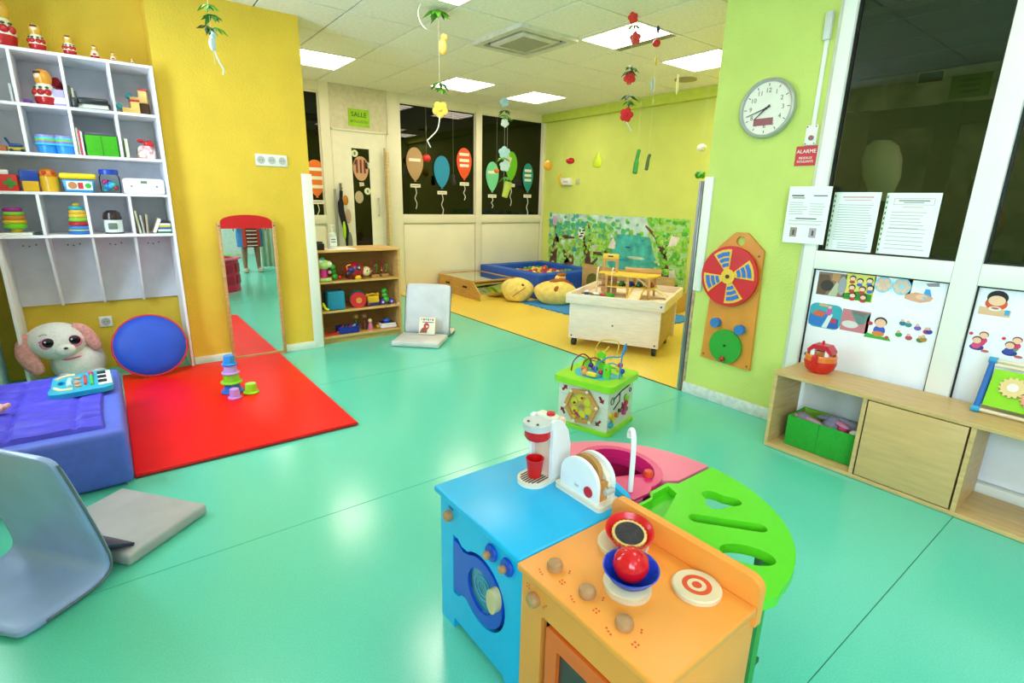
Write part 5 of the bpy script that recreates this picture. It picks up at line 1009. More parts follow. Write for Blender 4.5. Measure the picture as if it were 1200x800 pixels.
bm = nb(); sph(bm, (-0.31, 0.33, 0.17), (0.02, 0.03, 0.025), 10); sph(bm, (-0.20, 0.15, 0.215), (0.02, 0.025, 0.02), 10); ob('nostril', bm, plas('5a2a14', .7), hd)
bm = nb(); tube(bm, curve([(-0.32, 0.20, 0.07), (-0.27, 0.14, 0.13), (-0.19, 0.105, 0.19)]), 0.005, 6); ob('mouth_seam', bm, m_sp, hd)
bm = nb(); tube(bm, curve([(-0.06, -0.15, 0.08), (-0.03, -0.22, 0.14), (0.05, -0.27, 0.19)]), 0.005, 6); ob('belly_seam', bm, m_sp, bd)
for c, rz in (((0.36, 0.06, 0.28), 20), ((0.30, 0.13, 0.16), 60)):
    bm = nb(); sph(bm, c, (0.12, 0.055, 0.05), 14, rot=rz); ob('leg', bm, m_gi, t)
    bm = nb(); sph(bm, (c[0]+0.02, c[1], c[2]+0.04), (0.10, 0.05, 0.03), 14, rot=rz); ob('spot', bm, m_sp, t)
bm = nb(); sph(bm, (0.30, -0.02, 0.15), (0.16, 0.12, 0.14), 16); ob('rump', bm, m_sp, t)
bm = nb(); sph(bm, (0.33, -0.30, 0.06), (0.05, 0.04, 0.05), 12); ob('tail_tip', bm, plas('8a2a1c', .8), t)

# ---------------------------------------------------------------- wooden sand trolley with toy garage and cars
TR = (3.37, 2.955, 0); RZT = -63.4
t = thing('play_trolley', 'pale wooden play table on castors holding a toy garage', 'play table', TR, RZT)
m_tr = mat('wood_trolley', 'ecd8c6', 0.5, var=0.05, vscale=3, kind='wood')
bxo('front_panel', (-0.40, 0.40, 0.0, 0.02, 0.075, 0.408), m_tr, t, 0.003)
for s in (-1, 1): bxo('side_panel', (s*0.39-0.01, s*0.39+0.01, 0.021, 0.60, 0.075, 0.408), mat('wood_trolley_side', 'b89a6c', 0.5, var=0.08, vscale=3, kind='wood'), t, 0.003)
bxo('back_panel', (-0.38, 0.38, 0.58, 0.60, 0.075, 0.408), m_tr, t); bxo('bottom', (-0.38, 0.38, 0.021, 0.58, 0.075, 0.09), m_tr, t)
bxo('rim_front', (-0.43, 0.43, -0.028, -0.004, 0.395, 0.48), m_tr, t, 0.004); bxo('rim_back', (-0.43, 0.43, 0.90, 0.924, 0.395, 0.48), m_tr, t, 0.004)
for s in (-1, 1): bxo('rim_side', (s*0.418-0.012, s*0.418+0.012, -0.003, 0.899, 0.395, 0.48), m_tr, t, 0.004)
bxo('tray_floor', (-0.405, 0.405, -0.003, 0.899, 0.409, 0.421), m_tr, t)
for s in (-1, 1): bxo('back_leg', (s*0.37-0.02, s*0.37+0.02, 0.84, 0.88, 0.002, 0.408), m_tr, t, 0.003)
for x, y in ((-0.36, 0.05), (0.36, 0.05), (-0.36, 0.54), (0.36, 0.54)):
    bm = nb(); cyl(bm, (x-0.016, y, 0.036), (x+0.016, y, 0.036), 0.036, seg=20); wv = ob('castor_wheel', bm, plas('1a1a1c', 0.4), t)
    bxo('castor_fork', (x-0.02, x+0.02, y-0.012, y+0.012, 0.04, 0.075), plas('2c2c30', 0.4), wv)
bm = nb()
for x, z in ((0.0, 0.23), (-0.37, 0.10), (0.37, 0.10), (0.40, 0.44)): cyl(bm, (x, 0.002 if z < 0.4 else -0.027, z), (x, -0.003 if z < 0.4 else -0.031, z), 0.008, seg=10)
ob('bolt', bm, plas('3a3630'), t)
tm = t.matrix_basis.copy()
tm = Matrix.Translation(TR) @ Matrix.Rotation(R(RZT), 4, 'Z')
gl = tm @ Vector((0.02, 0.50, 0.4215))
g_ = thing('toy_garage', 'wooden toy parking garage with yellow decks and lift tower', 'toy garage', gl, RZT)
yl = plas('e8c040', 0.4); wd = WOODB(); wl = WOODL()
for x in (-0.20, 0.0, 0.19): 
    for y in (-0.14, 0.12): bxo('pillar', (x-0.01, x+0.01, y-0.01, y+0.01, 0, 0.19), wd, g_)
bxo('lower_deck', (-0.21, 0.22, -0.15, 0.13, 0.085, 0.097), yl, g_, 0.003)
bm = nb(); plate(bm, [(-0.22, -0.15), (0.17, -0.15), (0.24, -0.06), (0.24, 0.13), (-0.22, 0.13)], [], 0.19, 0.203); ob('upper_deck', bm, yl, g_)
bxo('rear_wall', (-0.10, 0.24, 0.12, 0.132, 0.203, 0.25), wd, g_, 0.003)
bm = nb(); plate(bm, rrect(-0.30, -0.15, 0.0, 0.37, 0.02), [rrect(-0.275, -0.175, 0.215, 0.305, 0.008)], 0.04, 0.055, frame=FXZ); tw = ob('tower_panel', bm, wd, g_)
bxo('tower_header', (-0.302, -0.148, 0.034, 0.060, 0.325, 0.372), yl, tw, 0.004); bxo('tower_slot', (-0.25, -0.20, 0.031, 0.034, 0.343, 0.355), plas('2a2018'), tw)
for x in (-0.30, -0.16):
    for y in (-0.11,):
        bm = nb(); tube(bm, curve([(x, y, 0.0), (x, y, 0.2), (x, y+0.02, 0.25), (x, y+0.04, 0.25)]), 0.008, 8); ob('lift_rail', bm, wl, g_)
for z in (0.07, 0.13, 0.2): bxo('lift_platform', (-0.30, -0.16, -0.11, 0.03, z, z+0.01), wd if z != 0.2 else yl, g_)
bm = nb(); plate(bm, [(-0.15, 0.097), (-0.40, 0.0), (-0.40, -0.001), (-0.15, 0.085)], [], 0.05, 0.15, frame=lambda a, b, t_: (t_, a, b)); ob('ramp', bm, wl, g_)
for s in (0.045, 0.15):
    bm = nb(); plate(bm, [(-0.15, 0.115), (-0.40, 0.018), (-0.40, 0.0), (-0.15, 0.085)], [], s, s+0.006, frame=lambda a, b, t_: (t_, a, b)); ob('ramp_rail', bm, yl, g_)
bm = nb(); plate(bm, [(0.05, 0.19), (0.18, 0.10), (0.19, 0.10), (0.07, 0.195)], [], -0.10, -0.03, frame=FXZ); ob('inner_ramp', bm, wl, g_)
bm = nb(); plate(bm, [(0.22, 0.09), (0.36, 0.0), (0.345, 0.0), (0.22, 0.075)], [], -0.05, 0.06, frame=FXZ); ob('side_ramp', bm, wl, g_)
def car(lx, ly, lz, c, label, rz=0, c2=None, s=1.0):
    p = tm @ Vector((lx, ly, lz)); t = thing('toy_car', label, 'toy car', p, RZT+rz, 'toy cars on the play table')
    bxo('chassis', (-0.035*s, 0.035*s, -0.017*s, 0.017*s, 0.006*s, 0.024*s), plas(c), t, 0.005*s); bxo('cabin', (-0.02*s, 0.018*s, -0.015*s, 0.015*s, 0.024*s, 0.04*s), plas(c2 or c), t, 0.006*s)
    for x in (-0.021, 0.021):
        bm = nb(); cyl(bm, (x*s, -0.019*s, 0.009*s), (x*s, 0.019*s, 0.009*s), 0.009*s, seg=12); ob('wheels', bm, plas('141414'), t)
Z_ = 0.4215
car(-0.30, 0.16, Z_, 'f0f0ee', 'white toy car in the left of the wooden tray', 10, '2a2a2e', 1.3); car(-0.22, 0.20, Z_, '2f8a34', 'green and white toy car beside the white one in the tray', 25, 'f0f0ee', 1.3); car(-0.33, 0.27, Z_, '8a4a9a', 'purple toy car behind the white one in the tray', 0, 'e0d8e4', 1.3); car(-0.15, 0.17, Z_, '3a4038', 'dark toy car at the right of the tray car group', -20, 'c83a3a', 1.3); car(-0.24, 0.11, Z_, 'd0d4d8', 'grey toy car at the front of the tray car group', 5, '3a6a3a', 1.2)
bm = nb(); lathe(bm, [(0, 0), (0.045, 0), (0.05, 0.02), (0.04, 0.032), (0, 0.032)]); solo('green_cup', bm, plas('3fa81e'), 'small green dish at the foot of the toy garage lift', 'dish', loc=tm @ Vector((-0.14, 0.33, Z_)))
zz = Z_+0.0975
for i, (x, c, l) in enumerate(((-0.05, '2f7a34', 'green toy car on the lower garage deck'), (0.03, '1f3fb0', 'blue toy car on the lower garage deck'), (0.10, '1f6a3a', 'dark green toy car behind the inner garage ramp'), (0.20, 'b81c24', 'red toy car at the right end of the lower garage deck'))): car(0.0+x, 0.42+0.02*i, zz, c, l, 80, None, 1.15)
# ---------------------------------------------------------------- right wall: activity board, clock, alarm
t = thing('activity_board', 'orange wall activity board with a red spinning wheel and a green disc', 'activity board', (XR, 1.70, 0), -90)
m_ob = mat('board_orange', 'd98a2c', 0.45, var=0.08, vscale=4)
bm = nb(); plate(bm, [(-0.17, 0.285), (0.17, 0.275), (0.155, 1.0), (0.06, 1.085), (0.04, 1.10), (-0.03, 1.10), (-0.05, 1.085), (-0.14, 1.0)], [circ(0.005, 1.05, 0.028, 18)], -0.02, -0.001, frame=FXZ); ob('backboard', bm, m_ob, t)
wz, wx = 0.835, -0.03
bm = nb(); plate(bm, circ(wx, wz, 0.183, 48), [], -0.048, -0.028, frame=FXZ); wh = ob('wheel', bm, plas('cf1c1c', 0.4), t)
bm = nb(); cyl(bm, (wx, -0.028, wz), (wx, -0.02, wz), 0.03); ob('wheel_spacer', bm, plas('8a5a2a'), t)
for a in (20, 110, 200, 290):
    o_ = [(wx+0.03*math.cos(R(a+d)), wz+0.03*math.sin(R(a+d))) for d in (-22, 0, 22)]+[(wx+0.165*math.cos(R(a+d)), wz+0.165*math.sin(R(a+d))) for d in (22, 11, 0, -11, -22)]
    bm = nb(); plate(bm, o_, [], -0.052, -0.048, frame=FXZ); sc = ob('yellow_sector', bm, plas('e8b838', 0.45), wh)
    for r0, r1 in ((0.062, 0.083), (0.093, 0.115), (0.125, 0.15)):
        o_ = [(wx+r0*math.cos(R(a+d)), wz+r0*math.sin(R(a+d))) for d in (-17, 0, 17)]+[(wx+r1*math.cos(R(a+d)), wz+r1*math.sin(R(a+d))) for d in (17, 0, -17)]
        bm = nb(); plate(bm, o_, [], -0.0545, -0.052, frame=FXZ); ob('blue_stripe', bm, plas('2f6ac0', 0.45), wh)
bm = nb(); plate(bm, circ(wx, wz, 0.045, 24), [], -0.057, -0.052, frame=FXZ); hb = ob('hub', bm, plas('e8b838', 0.45), wh)
bm = nb(); cyl(bm, (wx, -0.057, wz), (wx, -0.062, wz), 0.012); ob('hub_screw', bm, plas('4a3a24'), wh)
bm = nb(); cyl(bm, (0.0, -0.021, 0.395), (0.0, -0.038, 0.395), 0.108, seg=40); gd = ob('green_disc', bm, plas('2f9a34', 0.45), t)
bm = nb(); cyl(bm, (0, -0.038, 0.40), (0, -0.042, 0.40), 0.008); ob('disc_screw', bm, plas('1c4a1c'), gd)
bm = nb(); sph(bm, (0.0, -0.05, 0.315), 0.018); ob('red_knob', bm, plas('b82424'), gd)
for x in (-0.08, 0.085):
    bm = nb(); cyl(bm, (x, -0.02, 0.535-0.1*0 if x < 0 else 0.52), (x, -0.055, 0.535 if x < 0 else 0.52), 0.03, seg=20); ob('blue_peg', bm, plas('2a74b8', 0.45), t)
bm = nb()
for x, z in ((-0.15, 0.31), (0.15, 0.30), (-0.12, 0.98), (0.13, 0.97)): cyl(bm, (x, -0.02, z), (x, -0.023, z), 0.006, seg=10)
ob('screw', bm, plas('6a4a20'), t)
# clock
t = thing('wall_clock', 'round silver wall clock with a dark red date display on the lime wall', 'clock', (XR, 1.645, 1.78), -90)
bm = nb(); lathe(bm, [(0.155, 0.0), (0.157, 0.02), (0.155, 0.036), (0.148, 0.042), (0.139, 0.038), (0.136, 0.026)], (0, 0, 0), 56, rot=Matrix.Rotation(R(90), 4, 'X')); ob('rim', bm, mat('clock_silver', 'b8b8b4', 0.3, metal=0.5, var=0.02), t)
bm = nb(); plate(bm, circ(0, 0, 0.137, 48), [], -0.026, -0.002, frame=FXZ); dial = ob('dial', bm, plas('e6dfd0', 0.5), t)
ink = plas('2c2a28', 0.6)
for h in range(1, 13):
    a = R(90-30*h); text('numeral', str(h), 0.034, mat('ink_olive', '6a664a', 0.6), dial, (0.092*math.cos(a), -0.0266, 0.092*math.sin(a)), UP)
    bm = nb(); x, z = 0.122*math.cos(a), 0.122*math.sin(a); box(bm, -0.002, 0.002, -0.0268, -0.026, -0.007, 0.007); bm.transform(Matrix.Translation((x, 0, z)) @ Matrix.Rotation(-a+R(90), 4, 'Y')); ob('hour_mark', bm, ink, dial)
bxo('display', (-0.065, 0.045, -0.028, -0.026, -0.088, -0.05), plas('8a2a22', 0.3), dial)
def hand(name, ang, L, w_, y):
    bm = nb(); plate(bm, [(-w_, -0.025), (w_, -0.025), (w_*0.6, L), (-w_*0.6, L)], [], y-0.0015, y, frame=FXZ); bm.transform(Matrix.Rotation(R(ang), 4, 'Y')); ob(name, bm, ink, t)
hand('hour_hand', 229, 0.085, 0.004, -0.030); hand('minute_hand', 252, 0.115, 0.003, -0.032)
bm = nb(); cyl(bm, (0, -0.026, 0), (0, -0.035, 0), 0.006); ob('hub_cap', bm, ink, t)
# alarm point
t = thing('cable_trunking', 'thin white cable trunking with a small sensor box near the window frame', 'conduit', (XR, 1.385, 0), -90)
bxo('trunking', (-0.010, 0.010, -0.013, 0, 1.67, 2.10), m_white, t, 0.002); bxo('sensor_box', (-0.018, 0.018, -0.03, 0, 2.07, 2.20), mat('sensor_grey', 'cfccc2', 0.4), t, 0.006)
t = thing('alarm_button', 'white alarm call point with red button above the red sign', 'alarm button', (XR, 1.388, 1.622), -90)
bxo('plate', (-0.03, 0.03, -0.015, 0, -0.05, 0.05), m_white, t, 0.004)
bm = nb(); cyl(bm, (0.004, -0.015, -0.014), (0.004, -0.02, -0.014), 0.013, seg=18); ob('red_button', bm, plas('8a0c18'), t)
bm = nb()
for x in (-0.022, 0.022):
    for z in (-0.042, 0.042): cyl(bm, (x, -0.015, z), (x, -0.017, z), 0.004, seg=8)
ob('screw', bm, plas('5a5a50'), t)
t = thing('alarm_sign', 'red sign reading ALARME beside the window frame', 'sign', (XR, 1.402, 1.52), -90)
bxo('board', (-0.055, 0.055, -0.004, 0, -0.05, 0.05), plas('c80c14', 0.45), t)
wt = plas('f4f0ea', 0.6)
text('lettering', 'ALARME', 0.027, wt, t, (0.0, -0.0046, 0.022), UP); text('lettering', 'RIDEAUX', 0.0165, wt, t, (0.0, -0.0046, -0.011), UP); text('lettering', 'ROULANTS', 0.0165, wt, t, (0.0, -0.0046, -0.029), UP)
# notices on the glass
def notice(x, y, w_, h_, z, label, lines, tilt=0, extra=None):
    t = thing('paper_notice', label, 'notice', (x, y, z), -90, 'paper notices by the window', rot=(0, R(tilt) if tilt else 0, R(-90)))
    bxo('sheet', (-w_/2, w_/2, -0.0015, 0, -h_/2, h_/2), mat('paper_white', 'eeeeea', 0.6, var=0.01), t)
    for i, (lz, x0, x1, hh, c) in enumerate(lines): bxo('print_line', (x0*w_, x1*w_, -0.0021, -0.0015, lz*h_-hh/2, lz*h_+hh/2), plas(c, 0.7), t)
    if extra: extra(t, w_, h_)
    return t
rn = random.Random(2)
def para(z0, z1, n, a=-0.42, b_=0.42, c='a9a9a6'): return [(z0+(z1-z0)*i/max(1, n-1), a, b_-rn.uniform(0, 0.12), 0.003, c) for i in range(n)]
def sheet1(t, w_, h_):
    for x, c in ((-0.055, '9a8a7a'), (0.045, 'b0a0a4')):
        p = bxo('photo', (x-0.018, x+0.018, -0.0022, -0.0015, -0.115, -0.065), plas(c, 0.5), t); bxo('photo_detail', (x-0.004, x+0.006, -0.0026, -0.0022, -0.105, -0.078), plas('4a4440', 0.6), t)
notice(2.985, 1.325, 0.215, 0.295, 1.213, 'white notice with two small photos overlapping the lime wall', [(0.34, -0.42, -0.12, 0.008, '5a5a58'), (0.34, 0.1, 0.42, 0.006, '6a6a66'), (0.30, -0.40, -0.1, 0.005, '6a6a66'), (-0.06, -0.25, 0.25, 0.006, '5a5a58')]+para(0.22, 0.02, 6, -0.44, 0.0)+para(0.20, 0.02, 5, 0.05, 0.44)+para(-0.10, -0.16, 2), 0, sheet1)
def pocket(t, w_, h_):
    bxo('sleeve_edge', (-w_/2-0.012, -w_/2, -0.001, 0, -h_/2, h_/2), plas('cfe0c8', 0.4), t)
    bm = nb()
    for k in range(11): box(bm, -w_/2-0.009, -w_/2-0.004, -0.0015, -0.001, -h_/2+0.02+k*0.025, -h_/2+0.032+k*0.025)
    ob('punch_hole', bm, plas('2c4a2a', 0.6), t)
notice(3.034, 1.11, 0.20, 0.295, 1.185, 'white notice with a pink heading on the window', [(0.42, -0.35, 0.35, 0.007, 'd8a0a4'), (0.37, -0.3, 0.3, 0.005, 'd8b0b0')]+para(0.29, -0.30, 15)+para(-0.36, -0.44, 3, -0.3, 0.42, '9aa4b4'), 0, pocket)
def frame2(t, w_, h_):
    bm = nb(); plate(bm, rrect(-0.08, 0.08, 0.093, 0.123, 0.001, 1), [rrect(-0.0785, 0.0785, 0.0945, 0.1215, 0.001, 1)], -0.0021, -0.0015, frame=FXZ); ob('heading_frame', bm, plas('7a7a78', .7), t); pocket(t, w_, h_)
notice(3.034, 0.872, 0.205, 0.295, 1.182, 'white notice in a punched sleeve with a boxed heading on the window', [(0.38, -0.3, 0.3, 0.005, '6a6a68'), (0.35, -0.2, 0.2, 0.004, '8a8a88'), (0.28, -0.2, 0.2, 0.004, 'd8b0a8')]+para(0.20, -0.05, 6, -0.4, 0.3, 'b8a8a8')+para(-0.06, -0.38, 6), 0, frame2)
# picture cards on the white panels (flat prints, several coloured shapes each)
def card(y, z, w_, h_, label, bg_, shapes, rnd=False, s=1.3):
    t = thing('picture_card', label, 'picture card', (3.022, y, z), -90, 'picture cards on the white panels'); t.scale = (s, 1, s)
    bm = nb(); plate(bm, rrect(-w_/2, w_/2, -h_/2, h_/2, 0.022 if rnd else 0.001, 4), [], -0.0012, 0, frame=FXZ); ob('sheet', bm, plas(bg_, 0.5), t)
    for i, (kind, x, zz, a, b_, c) in enumerate(shapes):
        bm = nb(); d = 0.0012+0.0003*(i+1)
        if kind == 'o': plate(bm, circ(x, zz, a, 16, ry=b_), [], -d, -0.001, frame=FXZ)
        elif kind == 'r': plate(bm, rrect(x-a, x+a, zz-b_, zz+b_, 0.001, 1), [], -d, -0.001, frame=FXZ)
        elif kind == 'p': plate(bm, [(x+px*0.001, zz+pz*0.001) for px, pz in a], [], -d, -0.001, frame=FXZ)
        ob('print_shape', bm, plas(c, 0.5), t)
def kid(x, z, s, hair='3a2016', shirt='3a5ac0', skin='f0c0a0'): return [('o', x, z-0.35*s, 0.32*s, 0.3*s, shirt), ('o', x, z+0.18*s, 0.34*s, 0.3*s, hair), ('o', x, z+0.1*s, 0.29*s, 0.27*s, skin)]
WH = 'efeef0'
card(1.157, 0.862, 0.085, 0.075, 'brown photo card at the top left of the white panel', '8a6a54', [('p', 0, 0, [(-40, -36), (-15, -36), (0, 0), (-10, 30), (-40, 30)], None, '6a4a34'), ('o', -0.012, -0.005, 0.02, 0.018, '3a3028'), ('p', 0, 0, [(-5, -36), (20, -36), (30, 0), (15, 10)], None, 'b8b89a'), ('p', 0, 0, [(0, 36), (25, 36), (20, 8), (0, 15)], None, 'c08a5a'), ('o', 0.033, 0.0, 0.012, 0.03, '9a9aa0')], s=1.62)
sh_ = [('p', 0, 0, [(-44, -45), (44, -45), (44, -20), (0, -12), (-44, -25)], None, '2f8a34')]
for x, z in ((-0.025, 0.032), (0.0, 0.025), (0.03, 0.03), (-0.022, 0.0), (0.012, -0.002), (0.036, 0.005), (-0.015, -0.028), (0.02, -0.03)): sh_ += [('o', x, z, 0.011, 0.010, random.choice(['3a2016', '5a3420', '2a1a14'])), ('o', x, z-0.002, 0.009, 0.007, 'f0c8a8'), ('o', x, z-0.014, 0.009, 0.006, random.choice(['3a6ac0', 'c83a3a', 'a84aa0', 'e0a02a']))]
card(1.025, 0.862, 0.095, 0.095, 'yellow and green card with many cartoon children', 'e4d860', sh_, s=1.42)
for y, l in ((0.923, 'left round pink and blue patterned card'), (0.845, 'right round pink and blue patterned card')):
    card(y, 0.893, 0.062, 0.066, l, WH, [('o', 0, 0, 0.030, 0.032, '8accdc')]+[('o', 0.018*math.cos(k*1.05), 0.018*math.sin(k*1.05), 0.009, 0.009, 'e8bca4') for k in range(6)]+[('o', 0, 0, 0.009, 0.009, 'e0b4a0' if y > .9 else '9ad4e0')], s=1.28)
card(0.760, 0.868, 0.105, 0.11, 'card with a drawing of hands washing under a blue tap', WH, [('p', 0, 0, [(8, 22), (22, 22), (34, -12), (2, -12)], None, '3a9ad8'), ('p', 0, 0, [(5, 42), (45, 50), (48, 36), (15, 32)], None, '9a8a94'), ('p', 0, 0, [(-52, -8), (-20, 6), (10, 2), (38, -8), (30, -22), (0, -32), (-30, -28), (-52, -22)], None, 'e0a484'), ('o', 0.0, -0.01, 0.018, 0.010, 'f0bc9c'), ('o', 0.01, -0.012, 0.006, 0.006, '7ac0e0')], s=1.25)
card(1.160, 0.690, 0.108, 0.088, 'rounded card showing children on coloured mats in a teal room', '3aa4b0', [('p', 0, 0, [(-52, -36), (-10, -42), (15, 10), (-20, 20), (-52, 0)], None, '2a74c0'), ('p', 0, 0, [(-45, 0), (-10, -6), (5, 12), (-30, 18)], None, 'd8643a'), ('p', 0, 0, [(-5, -42), (15, -42), (25, 10), (12, 10)], None, 'd8e4dc'), ('p', 0, 0, [(12, -42), (48, -38), (45, -5), (22, -2)], None, '2a5ab0'), ('p', 0, 0, [(18, -20), (42, -18), (38, -5), (22, -5)], None, 'c83a4a'), ('o', 0.012, 0.02, 0.009, 0.016, 'c05aa8'), ('o', 0.012, 0.034, 0.006, 0.006, 'e8b898'), ('r', -0.01, 0.038, 0.015, 0.004, 'e0a86a')], True, s=1.5)
card(1.014, 0.690, 0.094, 0.082, 'pink photo card with a white cloth and a teal packet', 'c87a80', [('p', 0, 0, [(-20, 38), (44, 36), (30, -8), (10, -10), (-8, 15)], None, '5f8a84'), ('p', 0, 0, [(-12, 38), (40, 36), (25, 20), (-8, 26)], None, '77706a'), ('o', -0.015, -0.015, 0.028, 0.014, 'd8d4d0')], s=1.38)
card(0.903, 0.677, 0.088, 0.088, 'card with a cartoon boy holding a drum on grass', WH, [('p', 0, 0, [(-44, -42), (44, -42), (36, -28), (0, -32), (-36, -24)], None, '3fa83a')]+kid(0.002, 0.012, 0.06)+[('o', 0, -0.022, 0.02, 0.01, 'd8843a'), ('o', -0.03, 0.012, 0.008, 0.007, 'c83a4a'), ('o', 0.03, -0.03, 0.006, 0.006, 'c8443a')], s=1.36)
sh_ = []
for x, z, c in ((-0.032, 0.02, '2a7a94'), (-0.015, 0.018, '3a8a8a'), (0.012, 0.012, '7a5ab0'), (0.038, 0.005, 'c83a3a'), (0.044, 0.006, '3a3aa0'), (-0.036, -0.02, '3a9a4a'), (-0.006, -0.025, 'b04a5a'), (0.026, -0.026, '4a7a3a'), (0.034, -0.022, 'a8843a')): sh_ += [('o', x, z, 0.010, 0.008, c), ('o', x-0.002, z+0.010, 0.005, 0.005, 'e0b094')]
card(0.764, 0.690, 0.105, 0.088, 'card with nine tiny cartoon activity figures', WH, sh_, s=1.43)
card(0.493, 0.868, 0.10, 0.10, 'card with a cartoon child eating at a table', WH, [('p', 0, 0, [(-48, -48), (48, -48), (48, -22), (-48, -16)], None, 'e0b48a'), ('o', 0, 0.0, 0.034, 0.026, 'd8542a'), ('o', 0, 0.024, 0.032, 0.028, '241a1a'), ('o', 0, 0.012, 0.026, 0.020, 'f0c4a0'), ('o', 0, -0.02, 0.02, 0.009, 'e8e4dc'), ('o', 0.0, -0.018, 0.012, 0.004, 'a8643a'), ('r', 0.038, -0.03, 0.007, 0.01, '3aa0d0')], s=1.1)
for y, l in ((0.515, 'card with two cartoon children hugging, nearer the mullion'), (0.405, 'card with two cartoon children hugging, above the gear toy')):
    card(y, 0.693, 0.085, 0.085, l, WH, [('o', -0.005, -0.022, 0.022, 0.012, '2a3a8a'), ('o', 0.0, 0.0, 0.018, 0.018, 'd83a6a' if y > .45 else '3a9a6a')]+kid(0.008, 0.022, 0.042, '8a3a2a', 'd83a6a')+kid(-0.008, 0.0, 0.044, '6a2a1c', '3a4aa0' if y < .45 else 'd84a7a')+[('o', -0.03, 0.028, 0.006, 0.006, 'd83a5a'), ('o', 0.022, -0.032, 0.012, 0.005, 'c85a4a')], s=1.15)

# ---------------------------------------------------------------- bench with cupboard
BX, BY = 2.685, 1.222; BXB = 2.985
m_be = mat('wood_bench', 'cfa96c', 0.42, var=0.08, vscale=3, kind='woodx'); m_be2 = mat('wood_bench_side', 'd2ab70', 0.42, var=0.08, vscale=3, kind='wood')
b_ = thing('toy_bench', 'low wooden storage bench with one cupboard door under the white panels', 'bench', ((BX+BXB)/2, 0.5, 0))
bxo('top_board', (BX-0.003, BXB, -0.45, BY+0.002, 0.405, 0.423), m_be, b_, 0.002, True, 1); bxo('bottom_board', (BX, BXB, -0.45, BY, 0.002, 0.022), m_be, b_, 0.002, True, 1)
for y0, y1 in ((BY-0.018, BY), (0.788, 0.806), (0.395, 0.413), (-0.05, -0.03)): bxo('upright', (BX, BXB, y0, y1, 0.0225, 0.4045), m_be2, b_, 0.001, True, 1)
bm = nb(); box(bm, BX-0.002, BX+0.014, 0.420, 0.782, 0.028, 0.400, bev=0.002); dr = ob('cupboard_door', bm, mat('wood_bench_door', 'cfa76c', 0.42, var=0.05, vscale=2, kind='wood'), b_, world=True)
bxo('shadow_gap', (BX+0.003, BX+0.012, 0.783, 0.7875, 0.024, 0.403), plas('2a1c10', .8), b_, 0, True)
# toy ark
t = thing('toy_ark', 'red and orange rounded toy ark with a carrying handle on the bench', 'toy', (2.87, 1.085, 0.423), -90)
bm = nb(); lathe(bm, [(0, 0.0), (0.045, 0.0), (0.066, 0.02), (0.076, 0.05), (0.074, 0.066)], seg=32); ob('hull', bm, plas('d0241c', 0.25), t)
bm = nb(); lathe(bm, [(0.074, 0.0655), (0.073, 0.09), (0.067, 0.097), (0.063, 0.09), (0.063, 0.045), (0, 0.04)], seg=32); ob('orange_band', bm, plas('e0782a', 0.3), t)
bxo('hull_clasp', (-0.014, 0.014, -0.080, -0.066, 0.05, 0.10), plas('c81c1a', 0.3), t, 0.003)
for s in (-1, 1):
    bxo('white_post', (s*0.035-0.011, s*0.035+0.011, -0.03, 0.03, 0.045, 0.125), plas('f0eeea'), t, 0.004)
bxo('cabin', (-0.024, 0.024, -0.028, 0.03, 0.042, 0.115), plas('b0602a'), t, 0.004)
bm = nb(); plate(bm, [(-0.056, 0.10), (-0.03, 0.125), (0.03, 0.125), (0.056, 0.10), (0.06, 0.118), (0.035, 0.148), (-0.035, 0.148), (-0.06, 0.118)], [], -0.035, 0.035, frame=FXZ); hn = ob('roof_handle', bm, plas('c8182a', 0.3), t)
bm = nb(); cyl(bm, (0, 0, 0.148), (0, 0, 0.16), 0.006); sph(bm, (0, 0, 0.162), 0.007, 8); ob('chimney_knob', bm, plas('c8182a', 0.3), hn)
bm = nb(); sph(bm, (-0.075, 0, 0.08), 0.010, 10); ob('blue_hinge', bm, plas('2a3ab0'), t)
# green fabric bin with plush toys
t = thing('fabric_bin', 'green fabric bin holding plush toys in the bench', 'bin', (2.85, 0.982, 0.0225), 0, rot=(0, 0, R(1)))
for a in ((-0.10, -0.095, -0.166, 0.166), (0.095, 0.10, -0.166, 0.166)): bxo('long_wall', (*a, 0.003, 0.165), cloth('1f9a24'), t, 0.001)
for a in ((-0.0945, 0.0945, -0.166, -0.161), (-0.0945, 0.0945, 0.161, 0.166)): bxo('short_wall', (*a, 0.003, 0.165), cloth('23a028'), t, 0.001)
bxo('lining', (-0.0945, 0.0945, 0.1600, 0.1608, 0.01, 0.163), cloth('86b828'), t); bxo('lining', (0.0935, 0.0942, -0.16, 0.16, 0.01, 0.163), cloth('86b828'), t)
bxo('base', (-0.094, 0.094, -0.16, 0.16, 0, 0.004), cloth('1f7a24'), t); bxo('seam', (-0.1008, -0.1, 0.008, 0.011, 0.005, 0.163), cloth('167a1a'), t)
for s in (-1, 1): bxo('red_tab', (-0.045, -0.008, s*0.1672-0.001, s*0.1672+0.001, 0.095, 0.125), plas('d84a2a', .7), t, 0.0004)
def plush(name, label, parts, loc, rz=0):
    t = thing(name, label, 'plush toy', loc, rz, 'plush toys in the bench bin')
    for nm, c, r, col, rr in parts:
        bm = nb(); sph(bm, c, r, 16, rot=rr); ob(nm, bm, cloth(col), t)
plush('plush_elephant', 'pink and grey plush with long ear at the left of the green bin', [('body', (0, 0, 0.05), (0.06, 0.07, 0.05), 'e87878', 0), ('head', (0.01, 0.045, 0.095), (0.04, 0.045, 0.036), '9a8a90', 0), ('ear', (-0.02, -0.02, 0.105), (0.02, 0.06, 0.018), 'c89aa4', -20), ('nose', (-0.02, 0.07, 0.11), 0.010, 'd8a8a8', 0)], (2.835, 1.065, 0.062))
